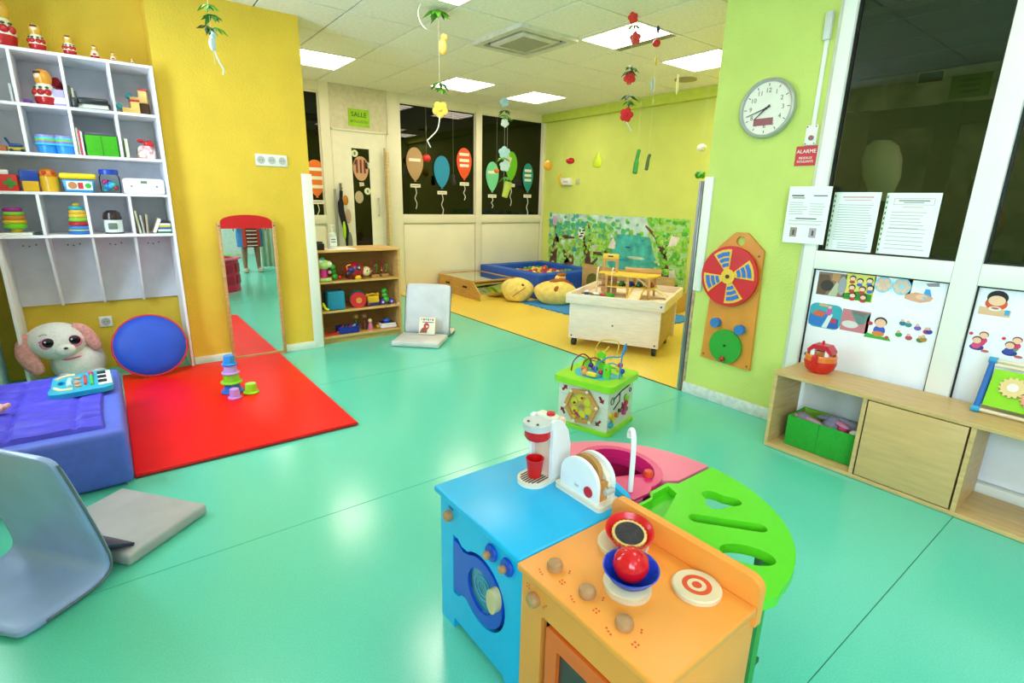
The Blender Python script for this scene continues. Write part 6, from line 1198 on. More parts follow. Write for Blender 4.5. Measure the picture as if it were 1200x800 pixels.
plush('plush_rabbit', 'grey plush rabbit in the middle of the green bin', [('body', (0.0, 0, 0.07), (0.065, 0.06, 0.06), '8f8698', 0), ('head', (0.01, 0.0, 0.12), (0.04, 0.05, 0.03), '8a8294', 0), ('ear', (-0.01, 0.03, 0.135), (0.018, 0.05, 0.012), '77707e', 40)], (2.865, 0.97, 0.062))
plush('plush_bunny', 'grey plush with pink ears and red bow at the right of the green bin', [('body', (0, 0, 0.06), (0.06, 0.045, 0.05), 'd85a64', 0), ('head', (0.03, 0.01, 0.115), (0.035, 0.04, 0.035), '948ba0', 0), ('ear', (-0.015, 0.04, 0.13), (0.02, 0.05, 0.012), 'e08ca8', -35), ('ear', (0.03, 0.05, 0.14), (0.018, 0.04, 0.012), '958ca0', -20), ('bow', (-0.03, 0.03, 0.115), (0.018, 0.02, 0.018), 'e03a6a', 0), ('paw', (-0.04, -0.03, 0.115), (0.018, 0.025, 0.015), 'f0e4dc', 0), ('paw', (0.02, -0.045, 0.11), (0.015, 0.025, 0.015), 'efdcd4', 0)], (2.845, 0.875, 0.062))
plush('plush_blanket', 'cream crumpled cloth between the plush toys in the green bin', [('cloth', (0, 0, 0.04), (0.05, 0.12, 0.04), 'e0d0b8', 0)], (2.815, 0.965, 0.045))
# gear toy
t = thing('gear_toy', 'wooden gear toy with blue frame and lime panel on the bench', 'gear toy', (2.92, 0.27, 0.423), -90)
for s in (-1, 1):
    bm = nb(); tube(bm, [(s*0.175, -0.06, 0.014), (s*0.175, 0.045, 0.212)], 0.011, 10); fr_ = ob('side_frame', bm, plas('1f62b0', 0.35), t)
    for p in ((-0.06, 0.014), (0.045, 0.212)):
        bm = nb(); cyl(bm, (s*0.175-0.014, p[0], p[1]), (s*0.175+0.014, p[0], p[1]), 0.014, seg=16); ob('frame_cap', bm, plas('2a9ac8', 0.35), fr_)
    bm = nb(); tube(bm, [(s*0.175, 0.05, 0.012), (s*0.175, 0.045, 0.20)], 0.009, 8); ob('rear_leg', bm, plas('1f62b0', 0.35), t)
for y, z in ((-0.06, 0.014), (0.045, 0.212), (0.038, 0.195)):
    bm = nb(); cyl(bm, (-0.165, y, z), (0.165, y, z), 0.0075, seg=12); ob('dowel', bm, WOODL(), t)
tl = Matrix.Rotation(R(-28), 4, 'X')
def tilt(bm): bm.transform(Matrix.Translation((0, -0.05, 0.035)) @ tl)
bm = nb(); box(bm, -0.16, 0.16, 0.0, 0.008, 0.0, 0.165); tilt(bm); pn = ob('lime_panel', bm, plas('8ccc1e', 0.45), t)
def gear(bm, x, z, r, n, y0, y1):
    o = []
    for k in range(n):
        for f, rr in ((0.0, r*0.82), (0.25, r), (0.5, r), (0.75, r*0.82)): a = 6.2832*(k+f)/n; o.append((x+rr*math.cos(a), z+rr*math.sin(a)))
    plate(bm, o, [], y0, y1, frame=FXZ)
for x, z, r, c in ((-0.085, 0.095, 0.046, 'e0c084'), (-0.015, 0.06, 0.042, 'e09a78'), (0.07, 0.09, 0.05, 'e0c084')):
    bm = nb(); gear(bm, x, z, r, 14, -0.012, -0.001); tilt(bm); gr_ = ob('gear', bm, plas(c, 0.5), pn)
    bm = nb(); plate(bm, circ(x, z, r*0.4, 14), [], -0.0135, -0.012, frame=FXZ); tilt(bm); ob('gear_picture', bm, plas('e8e0d0' if c != 'e09a78' else 'd8604a', 0.5), pn)
# ---------------------------------------------------------------- activity cube
t = thing('activity_cube', 'wooden activity cube with lime green top and base and a hexagon maze', 'activity cube', (2.157, 1.98, 0), -74)
lime = plas('8ed21c', 0.35)
bm = nb(); plate(bm, rrect(-0.178, 0.178, -0.178, 0.178, 0.035), [], 0.001, 0.022); ob('base_plate', bm, lime, t)
bm = nb(); box(bm, -0.158, 0.158, -0.158, 0.158, 0.022, 0.262); bd = ob('body', bm, mat('wood_white', 'dfd4c6', 0.45, var=0.04, vscale=3, kind='wood'), t)
bm = nb(); plate(bm, rrect(-0.188, 0.188, -0.188, 0.188, 0.04), [], 0.262, 0.298); top = ob('top_plate', bm, lime, t)
bm = nb(); plate(bm, [(0.13*math.cos(a)*(1+0.12*math.sin(3*a)), -0.03+0.10*math.sin(a)*(1+0.15*math.cos(2*a))) for a in [6.2832*k/36 for k in range(36)]], [], 0.298, 0.2995); ob('pond', bm, plas('3fb4c8', 0.4), top)
bm = nb(); plate(bm, circ(0, 0.145, 0.05, 20, ry=0.016), [], 0.298, 0.2992); ob('slot', bm, plas('5a8a14', 0.5), top)
hx = lambda r, a0=8: [(r*math.cos(R(a0+60*k)), 0.142+r*math.sin(R(a0+60*k))) for k in range(6)]
org = mat('wood_orange', 'd8924a', 0.4, var=0.08, vscale=3, kind='wood')
bm = nb(); plate(bm, [(x-0.005, z) for x, z in hx(0.112)], [[(x-0.005, z) for x, z in hx(0.088)]], -0.176, -0.158, frame=FXZ); hf = ob('hexagon_frame', bm, org, t)
bm = nb(); plate(bm, [(x-0.005, z) for x, z in hx(0.089)], [], -0.163, -0.1585, frame=FXZ); ob('hexagon_board', bm, plas('d8a45c', 0.45), hf)
for x, z in hx(0.102):
    bm = nb(); cyl(bm, (x-0.005, -0.176, z), (x-0.005, -0.18, z), 0.009, seg=14); ob('peg_cap', bm, plas('eee0c8'), hf)
for k in range(6):
    a = R(38+60*k); x, z = -0.005+0.05*math.cos(a), 0.142+0.05*math.sin(a)
    bm = nb(); plate(bm, circ(x, z, 0.022, 16), [], -0.166, -0.163, frame=FXZ); ob('yellow_well', bm, plas('d8cc2a', 0.45), hf)
bm = nb(); cyl(bm, (-0.005, -0.163, 0.142), (-0.005, -0.174, 0.142), 0.014); ob('centre_knob', bm, plas('c8943a'), hf)
bm = nb(); cyl(bm, (-0.005, -0.174, 0.142), (-0.005, -0.177, 0.142), 0.007); ob('centre_screw', bm, plas('4a8ab0'), hf)
for k, (x, z, c) in enumerate(((-0.045, 0.105, 'c01c3a'), (-0.033, 0.094, 'b81c5a'), (-0.022, 0.086, 'a82a6a'), (-0.012, 0.078, 'c83a4a'), (0.004, 0.072, '8ac03a'), (0.04, 0.083, '2f9ac8'), (0.035, 0.092, '2a86c0'), (-0.05, 0.075, 'e0c41e'), (-0.04, 0.07, 'e8cc2a'), (0.0, 0.142+0.05, 'c8342a'), (-0.047, 0.155, '6a1a1a'))):
    bm = nb(); sph(bm, (x, -0.170, z), 0.0075, 10); ob('bead', bm, plas(c), hf)
for x, z, a in ((-0.12, 0.225, -40), (0.115, 0.205, 215), (0.105, 0.065, 140), (-0.125, 0.085, 35)):
    bm = nb(); plate(bm, [(-0.007, -0.022), (0.007, -0.022), (0.007, 0.004), (0.018, 0.004), (0, 0.024), (-0.018, 0.004), (-0.007, 0.004)], [], -0.1595, -0.158, frame=FXZ)
    bm.transform(Matrix.Translation((x, 0, z)) @ Matrix.Rotation(R(-a), 4, 'Y')); ob('red_arrow', bm, plas('8a1420', 0.5), t)
FYZ = lambda a, b, t_: (0.158+t_, a, b)
for pts in ([(-0.10, 0.20), (0.0, 0.225), (0.11, 0.235)], [(-0.02, 0.22), (-0.02, 0.17), (-0.09, 0.14)], [(0.02, 0.15), (0.02, 0.12), (-0.04, 0.09)]):
    bm = nb(); tube(bm, [(0.160, a, b) for a, b in pts], 0.0035, 6); ob('track_line', bm, plas('2c2418', .6), t)
for a, b, r in ((-0.11, 0.195, 0.02), (0.06, 0.17, 0.018), (0.12, 0.2, 0.012)):
    bm = nb(); tube(bm, [(0.160, a+r*math.cos(q), b+r*math.sin(q)) for q in [6.2832*k/16 for k in range(16)]], 0.0028, 6, True); ob('printed_loop', bm, plas('5a6a4a', .6), t)
for k, (a, b, c, r) in enumerate(((-0.12, 0.11, 'e8b41e', 0.018), (-0.10, 0.085, 'e8c42a', 0.016), (-0.125, 0.06, '2f9ac0', 0.018), (-0.06, 0.10, 'd8742a', 0.015), (0.04, 0.12, 'a81c3a', 0.018), (0.06, 0.14, 'c82a4a', 0.014), (0.07, 0.165, '8acc1e', 0.018), (0.04, 0.085, 'c82a7a', 0.016), (0.065, 0.10, 'b01c3c', 0.014), (-0.02, 0.115, '4a2a1a', 0.01))):
    bm = nb(); cyl(bm, (0.158, a, b), (0.174, a, b), r, seg=14); ob('slider_disc', bm, plas(c), t)
def wire(pts, c): 
    bm = nb(); tube(bm, curve(pts, 7), 0.0042, 8); ob('wire_loop', bm, plas(c, 0.35), top)
wire([(-0.14, -0.06, 0.298), (-0.13, -0.05, 0.36), (-0.09, -0.02, 0.40), (-0.06, 0.02, 0.36), (-0.05, 0.03, 0.298)], '7a1c1c')
wire([(-0.09, -0.02, 0.298), (-0.075, -0.02, 0.36), (-0.02, 0.0, 0.385), (0.03, 0.02, 0.36)], '8a2418')
wire([(-0.07, 0.12, 0.298), (-0.09, 0.13, 0.38), (-0.06, 0.13, 0.45), (0.0, 0.14, 0.47), (0.06, 0.13, 0.46), (0.055, 0.12, 0.40), (0.02, 0.11, 0.36)], 'd8b02a'); wire([(-0.08, 0.12, 0.40), (-0.04, 0.10, 0.39), (-0.01, 0.11, 0.41), (0.0, 0.13, 0.43)], 'e0b82a')
wire([(0.03, -0.07, 0.298), (0.02, -0.06, 0.36), (0.07, -0.02, 0.41), (0.13, 0.0, 0.42), (0.155, 0.01, 0.45), (0.16, 0.01, 0.50), (0.15, 0.0, 0.46), (0.148, -0.01, 0.40), (0.15, -0.02, 0.298)], '2a84c0'); wire([(0.05, -0.05, 0.298), (0.06, -0.03, 0.36), (0.10, 0.0, 0.375), (0.135, 0.02, 0.34), (0.14, 0.03, 0.298)], '2a94c0')
for x, y, z, c, r in ((-0.055, 0.02, 0.33, '5a1c8a', 0.016), (-0.06, -0.03, 0.315, 'd8743a', 0.016), (-0.04, -0.08, 0.312, 'd8945a', 0.02), (-0.085, -0.02, 0.318, 'e0803a', 0.014), (0.01, -0.05, 0.34, '5a2a9a', 0.016), (0.045, -0.05, 0.325, 'c8243a', 0.014), (0.06, -0.03, 0.34, 'a82a3a', 0.012), (0.13, 0.0, 0.345, 'e8c43a', 0.016), (0.135, 0.01, 0.37, 'c8243a', 0.016), (0.14, 0.03, 0.33, '2a4ab0', 0.016), (0.02, -0.07, 0.315, '2a3a8a', 0.013)):
    bm = nb(); sph(bm, (x, y, z), r, 12); ob('bead', bm, plas(c), top)
for x, y, h, w_ in ((0.0, 0.04, 0.12, 0.024), (0.09, -0.06, 0.085, 0.02), (-0.10, 0.06, 0.06, 0.018)):
    bm = nb(); plate(bm, rrect(x-w_, x+w_, 0.298, 0.298+h, w_*0.8), [circ(x, 0.298+h*0.62, w_*0.45, 12)], y-0.008, y+0.008, frame=FXZ); ob('green_tree', bm, plas('6cc81e', 0.4), top)
bm = nb(); box(bm, -0.02, 0.045, -0.11, -0.08, 0.304, 0.33, bev=0.01); tt = ob('yellow_turtle', bm, plas('e8c83a'), top)
# ---------------------------------------------------------------- play kitchen
ZT = 0.45
KF = lambda x: (lambda a, b, t_: (x+t_, 1.198-a, b))      # a runs left to right along the front, b up
blue = paint('10aee6', 0.32); blue2 = plas('1446c0', 0.3)
kb = thing('play_washer', 'sky blue wooden toy washing machine with a round porthole door', 'play kitchen', (0.845, 1.0, 0))
op = [(0.068, 0.322), (0.095, 0.322), (0.115, 0.308)]+[(0.214+0.108*math.cos(R(d)), 0.227+0.108*math.sin(R(d))) for d in range(130, -135, -12)]+[(0.115, 0.146), (0.095, 0.127), (0.068, 0.127)]
bm = nb(); plate(bm, [(0.0, 0.0), (0.0, 0.43), (0.396, 0.43), (0.396, 0.0), (0.345, 0.0), (0.315, 0.035), (0.072, 0.035), (0.070, 0.0)], [op], 0.0, 0.018, frame=KF(0.672)); fp = ob('front_panel', bm, blue, kb, world=True)
bxo('side_panel', (0.690, 1.025, 1.182, 1.198, 0.0, 0.43), blue, kb, 0.002, True); bxo('side_panel', (0.690, 1.025, 0.803, 0.818, 0.0, 0.43), blue, kb, 0.002, True); bxo('back_panel', (1.008, 1.025, 0.8185, 1.1815, 0.0, 0.43), blue, kb, 0.002, True)
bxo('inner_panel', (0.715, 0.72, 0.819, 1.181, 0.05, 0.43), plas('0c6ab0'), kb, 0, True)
bm = nb(); box(bm, 0.654, 1.028, 0.8015, 1.206, 0.4302, ZT, bev=0.006, seg=3); ob('worktop', bm, blue, kb, world=True)
bm = nb(); plate(bm, [(0.803, 0.40), (1.20, 0.40), (1.20, 0.47), (1.14, 0.488), (0.86, 0.492), (0.815, 0.48), (0.803, 0.465)], [], 1.0285, 1.046, frame=lambda a, b, t_: (t_, a, b)); ob('splashback', bm, blue, kb, world=True)
dr_ = [(0.075, 0.31), (0.10, 0.31), (0.125, 0.298)]+[(0.214+0.098*math.cos(R(d)), 0.227+0.098*math.sin(R(d))) for d in range(125, -130, -10)]+[(0.125, 0.155), (0.10, 0.14), (0.075, 0.14)]
bm = nb(); plate(bm, dr_, [circ(0.214, 0.227, 0.064, 32)], -0.002, 0.016, frame=KF(0.672)); po = ob('porthole_door', bm, blue2, kb, world=True)
bm = nb(); plate(bm, circ(0.214, 0.227, 0.066, 32), [], 0.006, 0.009, frame=KF(0.672)); gp = ob('porthole_glass', bm, mat('porthole', '1a7a9c', 0.08, var=0.2, vscale=14), po, world=True)
for r in (0.022, 0.036):
    bm = nb(); tube(bm, [KF(0.672)(0.214+r*math.cos(q), 0.235+r*math.sin(q), 0.0045) for q in [6.2832*k/24 for k in range(24)]], 0.0012, 5, True); ob('etched_ring', bm, plas('4ab0c8'), po, world=True)
bm = nb(); plate(bm, circ(0.289, 0.258, 0.021, 24, ry=0.036), [], -0.022, -0.002, frame=KF(0.672)); ob('handle', bm, mat('wood_handle', 'd6b88a', 0.4, var=0.05), po, world=True)
def knob(par, x, y, z, r, m, ax='x', L=0.022, name='knob'):
    bm = nb(); pr = [(r*0.92, 0), (r, L*0.25), (r, L*0.55), (r*0.86, L*0.82), (r*0.5, L*0.97), (0, L)]
    lathe(bm, pr, (x, y, z), 22, rot=Matrix.Rotation(R(-90), 4, 'Y') if ax == 'x' else None); return ob(name, bm, m, par, world=True)
kw = mat('wood_knob', 'b9865a', 0.35, var=0.08, vscale=4, kind='wood')
knob(kb, 0.672, 1.143, 0.378, 0.0165, kw); bxo('knob_groove', (0.6705, 0.672, 1.128, 1.152, 0.399, 0.405), plas('0c5a9a'), kb, 0, True)
for y in (0.933, 0.866):
    bm = nb(); lathe(bm, [(0.021, 0), (0.024, 0.004), (0.022, 0.009), (0.0, 0.010)], (0.672, y, 0.382), 24, rot=Matrix.Rotation(R(-90), 4, 'Y')); ob('dial_plate', bm, blue2, kb, world=True); knob(kb, 0.662, y+0.004, 0.378, 0.0105, kw, L=0.016)
# orange cooker
oran = paint('f2963c', 0.38); ork = thing('play_cooker', 'orange wooden toy cooker with three round hotplates', 'play kitchen', (0.82, 0.6, 0))
KO = lambda x: (lambda a, b, t_: (x+t_, 0.797-a, b))
bm = nb(); plate(bm, [(0, 0), (0, 0.43), (0.394, 0.43), (0.394, 0)], [rrect(0.072, 0.335, 0.05, 0.348, 0.008)], 0.0, 0.018, frame=KO(0.66)); ob('front_panel', bm, oran, ork, world=True)
bxo('side_panel', (0.678, 0.975, 0.403, 0.42, 0.0, 0.43), oran, ork, 0.002, True); bxo('side_panel', (0.678, 0.975, 0.781, 0.796, 0.0, 0.43), oran, ork, 0.002, True); bxo('back_panel', (0.96, 0.975, 0.4205, 0.7805, 0, 0.43), oran, ork, 0.002, True)
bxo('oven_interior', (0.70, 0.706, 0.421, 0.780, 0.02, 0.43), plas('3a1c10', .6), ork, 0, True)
bm = nb(); box(bm, 0.644, 0.962, 0.396, 0.799, 0.4302, ZT, bev=0.005, seg=3); ob('worktop', bm, oran, ork, world=True)
bm = nb(); plate(bm, [(0.396, 0.40), (0.799, 0.40), (0.799, 0.478)]+[(0.775+0.024*math.cos(R(a)), 0.486+0.024*math.sin(R(a))) for a in range(0, 91, 15)]+[(0.424+0.028*math.cos(R(a)), 0.482+0.028*math.sin(R(a))) for a in range(90, 181, 15)], [], 0.9625, 0.985, frame=lambda a, b, t_: (t_, a, b)); ob('splashback', bm, oran, ork, world=True)
dk = plas('e8641a', 0.35)
bm = nb(); plate(bm, rrect(0.092, 0.325, 0.058, 0.338, 0.008), [rrect(0.128, 0.29, 0.095, 0.296, 0.006)], -0.002, 0.014, frame=KO(0.66)); od = ob('oven_door', bm, dk, ork, world=True)
bm = nb(); plate(bm, rrect(0.126, 0.292, 0.093, 0.298, 0.006), [], 0.009, 0.013, frame=KO(0.66)); ob('oven_window', bm, mat('oven_glass', '4a3a38', 0.12, var=0.05), od, world=True)
knob(ork, 0.66, 0.746, 0.380, 0.017, kw)
for x, y in ((0.701, 0.732), (0.701, 0.630), (0.699, 0.527)): knob(ork, x, y, ZT, 0.0185, kw, 'z', 0.021)
m_dot = plas('d8481c', 0.5)
for x, y in ((0.701, 0.732), (0.701, 0.630), (0.699, 0.527)):
    bm = nb()
    for dx, dy in ((-0.03, 0.018), (-0.034, 0.010), (-0.036, 0.002), (-0.012, -0.038), (-0.02, -0.038), (-0.012, -0.046), (-0.02, -0.046), (0.016, -0.03), (0.022, -0.026)): cyl(bm, (x+dx, y+dy, ZT), (x+dx, y+dy, ZT+0.0006), 0.0024, seg=8)
    ob('scale_dots', bm, m_dot, ork, world=True)
bm = nb()
for dy, dz in ((0.024, 0.012), (0.032, 0.012), (0.024, 0.02), (0.032, 0.02), (-0.026, -0.006), (-0.03, 0.0), (-0.036, 0.006)): cyl(bm, (0.66, 0.746+dy, 0.38+dz), (0.6594, 0.746+dy, 0.38+dz), 0.0024, seg=8)
ob('scale_dots', bm, m_dot, ork, world=True)
hp = mat('wood_hotplate', 'e0c8a4', 0.45, var=0.05, vscale=3, kind='wood')
for x, y, r, n in ((0.890, 0.697, 0.060, 1), (0.785, 0.592, 0.050, 2), (0.9165-0.012, 0.503, 0.051, 1)):
    for k in range(n):
        bm = nb(); lathe(bm, [(0, 0), (r, 0), (r+0.001, 0.003), (r+0.001, 0.0085 if n > 1 else 0.010), (r-0.002, 0.0105 if n > 1 else 0.0125), (0, 0.0105 if n > 1 else 0.0125)], (x-0.003*k, y, ZT+0.0107*k), 36); ob('hotplate', bm, hp, ork, world=True)
bx_, by_ = 0.9045, 0.503
bm = nb(); plate(bm, circ(bx_, by_, 0.031, 32), [circ(bx_, by_, 0.020, 32)], ZT+0.0125, ZT+0.0129); ob('target_ring', bm, m_dot, ork, world=True)
bm = nb(); plate(bm, circ(bx_, by_, 0.0105, 20), [], ZT+0.0125, ZT+0.0129); ob('target_dot', bm, m_dot, ork, world=True)
def bowl(x, y, z, r, h, c, label, rot):
    t = thing('toy_bowl', label, 'bowl', (x, y, z), 0, None, rot=rot)
    bm = nb(); lathe(bm, [(0, 0.0), (r*0.55, 0.0), (r*0.82, h*0.45), (r, h*0.96), (r*1.03, h), (r*0.98, h*1.02), (r*0.92, h*0.92), (r*0.74, h*0.45), (r*0.5, h*0.16), (0, h*0.14)], seg=36); ob('bowl_wall', bm, plas(c, 0.3), t); return t
bowl(0.897, 0.688, ZT+0.0165, 0.056, 0.036, 'd8141a', 'red toy bowl holding a small pie on the rear hotplate', (R(10), R(-9), 0))
t = thing('toy_pie', 'toy pie with dark filling and crimped crust in the red bowl', 'play food', (0.890, 0.681, ZT+0.036), 0, rot=(R(10), R(-9), 0))
bm = nb(); plate(bm, [((0.0405+0.0011*math.cos(24*a))*math.cos(a), (0.0405+0.0011*math.cos(24*a))*math.sin(a)) for a in [6.2832*k/144 for k in range(144)]], [], 0.0, 0.010); ob('crust', bm, mat('pie_crust', 'e8c070', 0.6, var=0.1), t)
bm = nb(); lathe(bm, [(0, 0.0125), (0.02, 0.0125), (0.032, 0.0115), (0.0355, 0.0095)], seg=28); ob('filling', bm, mat('pie_filling', '2c2430', 0.5, var=0.3, vscale=120, bump=0.5, bscale=150), t)
bowl(0.787, 0.590, ZT+0.0222, 0.058, 0.036, '1238b8', 'blue toy bowl holding a red ball on the front hotplate', (R(3), R(-3), 0))
bm = nb(); lathe(bm, [(0, 0.0), (0.018, 0.002), (0.031, 0.012), (0.0385, 0.034), (0.034, 0.053), (0.02, 0.066), (0.008, 0.07), (0, 0.0705)], seg=32); t = solo('toy_tomato', bm, mat('plastic_tomato', 'd8101c', 0.15, var=0.02), 'shiny red toy tomato sitting in the blue bowl', 'play food', loc=(0.786, 0.590, ZT+0.0285))
# pink sink unit and green side table: half an oval behind the two machines
E_ = lambda a: (1.05+0.372*math.cos(R(a)), 0.80+0.405*math.sin(R(a)))
pk = paint('e8708e', 0.36); mg = plas('d8206c', 0.3)
ps = thing('play_sink', 'pink quarter-round toy sink unit with a magenta basin and white tap', 'play kitchen', (1.2, 0.97, 0))
ring = [(1.055, 0.815), (1.09, 0.842), (1.13, 0.845)]
bas = lambda s, n=28: [(1.178+0.105*s*math.cos(R(d))*1.0+0.03*math.sin(R(d))*s, 0.965+0.125*s*math.sin(R(d))-0.03*s*math.cos(R(d))) for d in [360*k/n for k in range(n)]]
out = [(1.05, 0.806), (1.10, 0.806), (1.14, 0.835), (1.22, 0.835), (1.265, 0.806), (1.422, 0.806)]+[E_(a) for a in range(4, 91, 4)]+[(1.05, 1.205)]
bm = nb(); plate(bm, out, [bas(1.0)], 0.428, ZT); ob('worktop', bm, pk, ps, world=True)
bm = nb(); plate(bm, bas(1.12), [bas(0.92)], 0.425, ZT+0.007); rm = ob('basin_rim', bm, mg, ps, world=True)
bm = nb(); plate(bm, bas(0.95), [bas(0.91)], 0.405, 0.43); ob('basin_wall', bm, mg, ps, world=True)
bm = nb(); plate(bm, [(1.06, 0.806), (1.13, 0.806), (1.20, 0.845), (1.16, 0.89), (1.09, 0.90), (1.06, 0.86)], [], 0.451, 0.458); ob('tap_deck', bm, mg, ps, world=True)
bm = nb(); plate(bm, [p_ for p_ in bas(0.93) if p_[1] < 0.95 or p_[0] < 1.10], [], 0.402, 0.41); ob('basin_shelf', bm, mg, ps, world=True)
for x, y, c in ((1.115, 0.985, '2a6ad0'), (1.20, 0.868, 'd8401e')):
    bm = nb(); lathe(bm, [(0.0145, 0), (0.016, 0.008), (0.012, 0.02), (0, 0.022)], (x, y, 0.455), 18); ob('tap_handle', bm, plas(c), ps, world=True)
bm = nb(); tube(bm, curve([(1.088, 0.843, 0.457), (1.088, 0.843, 0.55), (1.088, 0.845, 0.605), (1.096, 0.855, 0.628), (1.108, 0.87, 0.632), (1.118, 0.885, 0.618), (1.12, 0.888, 0.60)]), 0.0075, 12); ob('white_tap', bm, plas('f2f0f2', 0.25), ps, world=True)
sk_ = [(1.05+0.33*math.cos(R(a)), 0.80+0.36*math.sin(R(a))) for a in range(2, 89, 6)]
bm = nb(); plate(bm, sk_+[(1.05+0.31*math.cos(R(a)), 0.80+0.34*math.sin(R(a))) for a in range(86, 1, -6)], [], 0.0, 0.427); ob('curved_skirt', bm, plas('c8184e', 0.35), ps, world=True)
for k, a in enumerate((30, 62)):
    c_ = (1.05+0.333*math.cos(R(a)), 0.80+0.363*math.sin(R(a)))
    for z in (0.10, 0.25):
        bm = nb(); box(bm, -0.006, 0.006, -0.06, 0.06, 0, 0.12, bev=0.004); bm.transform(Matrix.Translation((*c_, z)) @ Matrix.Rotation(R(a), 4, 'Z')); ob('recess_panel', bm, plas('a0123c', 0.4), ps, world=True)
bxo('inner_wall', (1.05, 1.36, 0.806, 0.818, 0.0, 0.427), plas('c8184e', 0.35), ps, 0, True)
gr = paint('5ccc1c', 0.34)
gs = thing('play_side_table', 'lime green quarter-round toy table with clover, slot and oval cutouts', 'play kitchen', (1.2, 0.6, 0))
go = [(0.99, 0.794), (1.12, 0.794), (1.14, 0.815), (1.225, 0.818), (1.25, 0.796), (1.422, 0.796)]+[E_(-a) for a in range(4, 91, 4)]+[(1.03, 0.388), (0.99, 0.40)]
clov = []
for k in range(56):
    a = 6.2832*k/56; r = 0.042*(1+0.24*math.cos(3*a)); u, v = r*math.cos(a)*1.15, r*math.sin(a)*1.0
    q = R(-45); clov.append((1.268+u*math.cos(q)-v*math.sin(q), 0.672+u*math.sin(q)+v*math.cos(q)))
def slot(p, q, r, n=8):
    d = math.atan2(q[1]-p[1], q[0]-p[0]); return [(q[0]+r*math.cos(d+R(t_)), q[1]+r*math.sin(d+R(t_))) for t_ in range(-90, 91, 180//n)]+[(p[0]+r*math.cos(d+R(t_)), p[1]+r*math.sin(d+R(t_))) for t_ in range(90, 271, 180//n)]
el = []
for k in range(28):
    a = 6.2832*k/28; u, v = 0.062*math.cos(a), 0.036*math.sin(a); q = R(-58); el.append((1.108+u*math.cos(q)-v*math.sin(q), 0.500+u*math.sin(q)+v*math.cos(q)))
rec = [(1.02, 0.785), (1.115, 0.785), (1.14, 0.803), (1.215, 0.805), (1.20, 0.765), (1.09, 0.72), (1.02, 0.70)]
bm = nb(); plate(bm, go, [clov, slot((1.138, 0.660), (1.235, 0.538), 0.019), el, rec], 0.424, ZT); ob('worktop', bm, gr, gs, world=True)
bm = nb(); plate(bm, [(x*1.0, y*1.0) for x, y in rec], [], 0.415, 0.428); ob('tray_recess', bm, plas('4cc01c', 0.34), gs, world=True)
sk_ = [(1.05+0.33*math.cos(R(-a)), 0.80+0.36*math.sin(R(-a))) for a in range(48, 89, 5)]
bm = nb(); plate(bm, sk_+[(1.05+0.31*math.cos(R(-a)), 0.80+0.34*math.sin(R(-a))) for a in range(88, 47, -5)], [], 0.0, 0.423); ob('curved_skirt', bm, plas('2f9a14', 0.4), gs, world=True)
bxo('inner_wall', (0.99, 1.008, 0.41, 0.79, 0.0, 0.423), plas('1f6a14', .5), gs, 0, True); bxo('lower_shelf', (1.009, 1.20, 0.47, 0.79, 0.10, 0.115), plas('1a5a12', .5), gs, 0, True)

# ---------------------------------------------------------------- toy coffee machine and toaster
t = thing('toy_coffee_machine', 'white toy coffee machine with red funnel on the blue worktop', 'toy appliance', (0.945, 1.062, ZT), -82)
cr = mat('wood_cream', 'efe0cc', 0.4, var=0.04, vscale=3, kind='wood'); wp = plas('f0eef0', 0.3)
# local: x right, y away from front (front at -y)
bm = nb(); plate(bm, circ(0, -0.042, 0.046, 24, 180, 360)+[(0.046, 0.075), (-0.046, 0.075)], [], 0.0, 0.014); ob('base', bm, cr, t)
for k in range(8):
    x = -0.032+0.0092*k; L_ = math.sqrt(max(0, 0.036**2-x*x)); bm = nb(); box(bm, x-0.002, x+0.002, -0.044-L_, -0.012, 0.014, 0.0152); ob('drip_slot', bm, plas('3a3230'), t)
bm = nb(); box(bm, -0.034, 0.034, 0.0, 0.06, 0.014, 0.185, bev=0.004); ob('column', bm, mat('wood_pink', 'ecc8b4', 0.4, var=0.03), t)
prof = [(0.072, 0.014), (0.072, 0.10), (0.058, 0.15), (0.03, 0.186), (0.0, 0.196), (-0.012, 0.192), (-0.012, 0.014)]
for s in (-1, 1):
    bm = nb(); plate(bm, prof, [], s*0.0345, s*0.0345+s*0.011, frame=lambda a, b, t_: (t_, a, b)); ob('side_plate', bm, wp, t)
bm = nb(); plate(bm, circ(0, -0.028, 0.044, 20, 180, 360)+[(0.034, 0.0), (0.034, 0.03), (-0.034, 0.03), (-0.034, 0.0)], [], 0.168, 0.188); hd_ = ob('brew_head', bm, plas('c8c8c8', 0.3), t)
bm = nb()
for x in (-0.018, 0.018): cyl(bm, (x, -0.05, 0.188), (x, -0.05, 0.191), 0.004, seg=10)
ob('screw', bm, plas('2c2c2c'), hd_)
bm = nb(); lathe(bm, [(0.038, 0.167), (0.039, 0.145), (0.034, 0.137), (0, 0.137)], (0, -0.028, 0), 28); ob('red_funnel', bm, plas('d8141c', 0.25), t)
bm = nb(); lathe(bm, [(0.012, 0.137), (0.010, 0.124), (0, 0.122)], (0, -0.03, 0), 16); ob('nozzle', bm, plas('a8a098'), t)
bxo('top_strip', (-0.033, 0.033, 0.0, 0.03, 0.186, 0.200), cr, t, 0.004); bm = nb(); lathe(bm, [(0.013, 0.2), (0.012, 0.208), (0, 0.211)], (0.012, 0.014, 0), 16); ob('red_button', bm, plas('d0181c', 0.3), t)
p = Matrix.Translation((0.945, 1.062, ZT)) @ Matrix.Rotation(R(-82), 4, 'Z') @ Vector((0.0, -0.036, 0.0156))
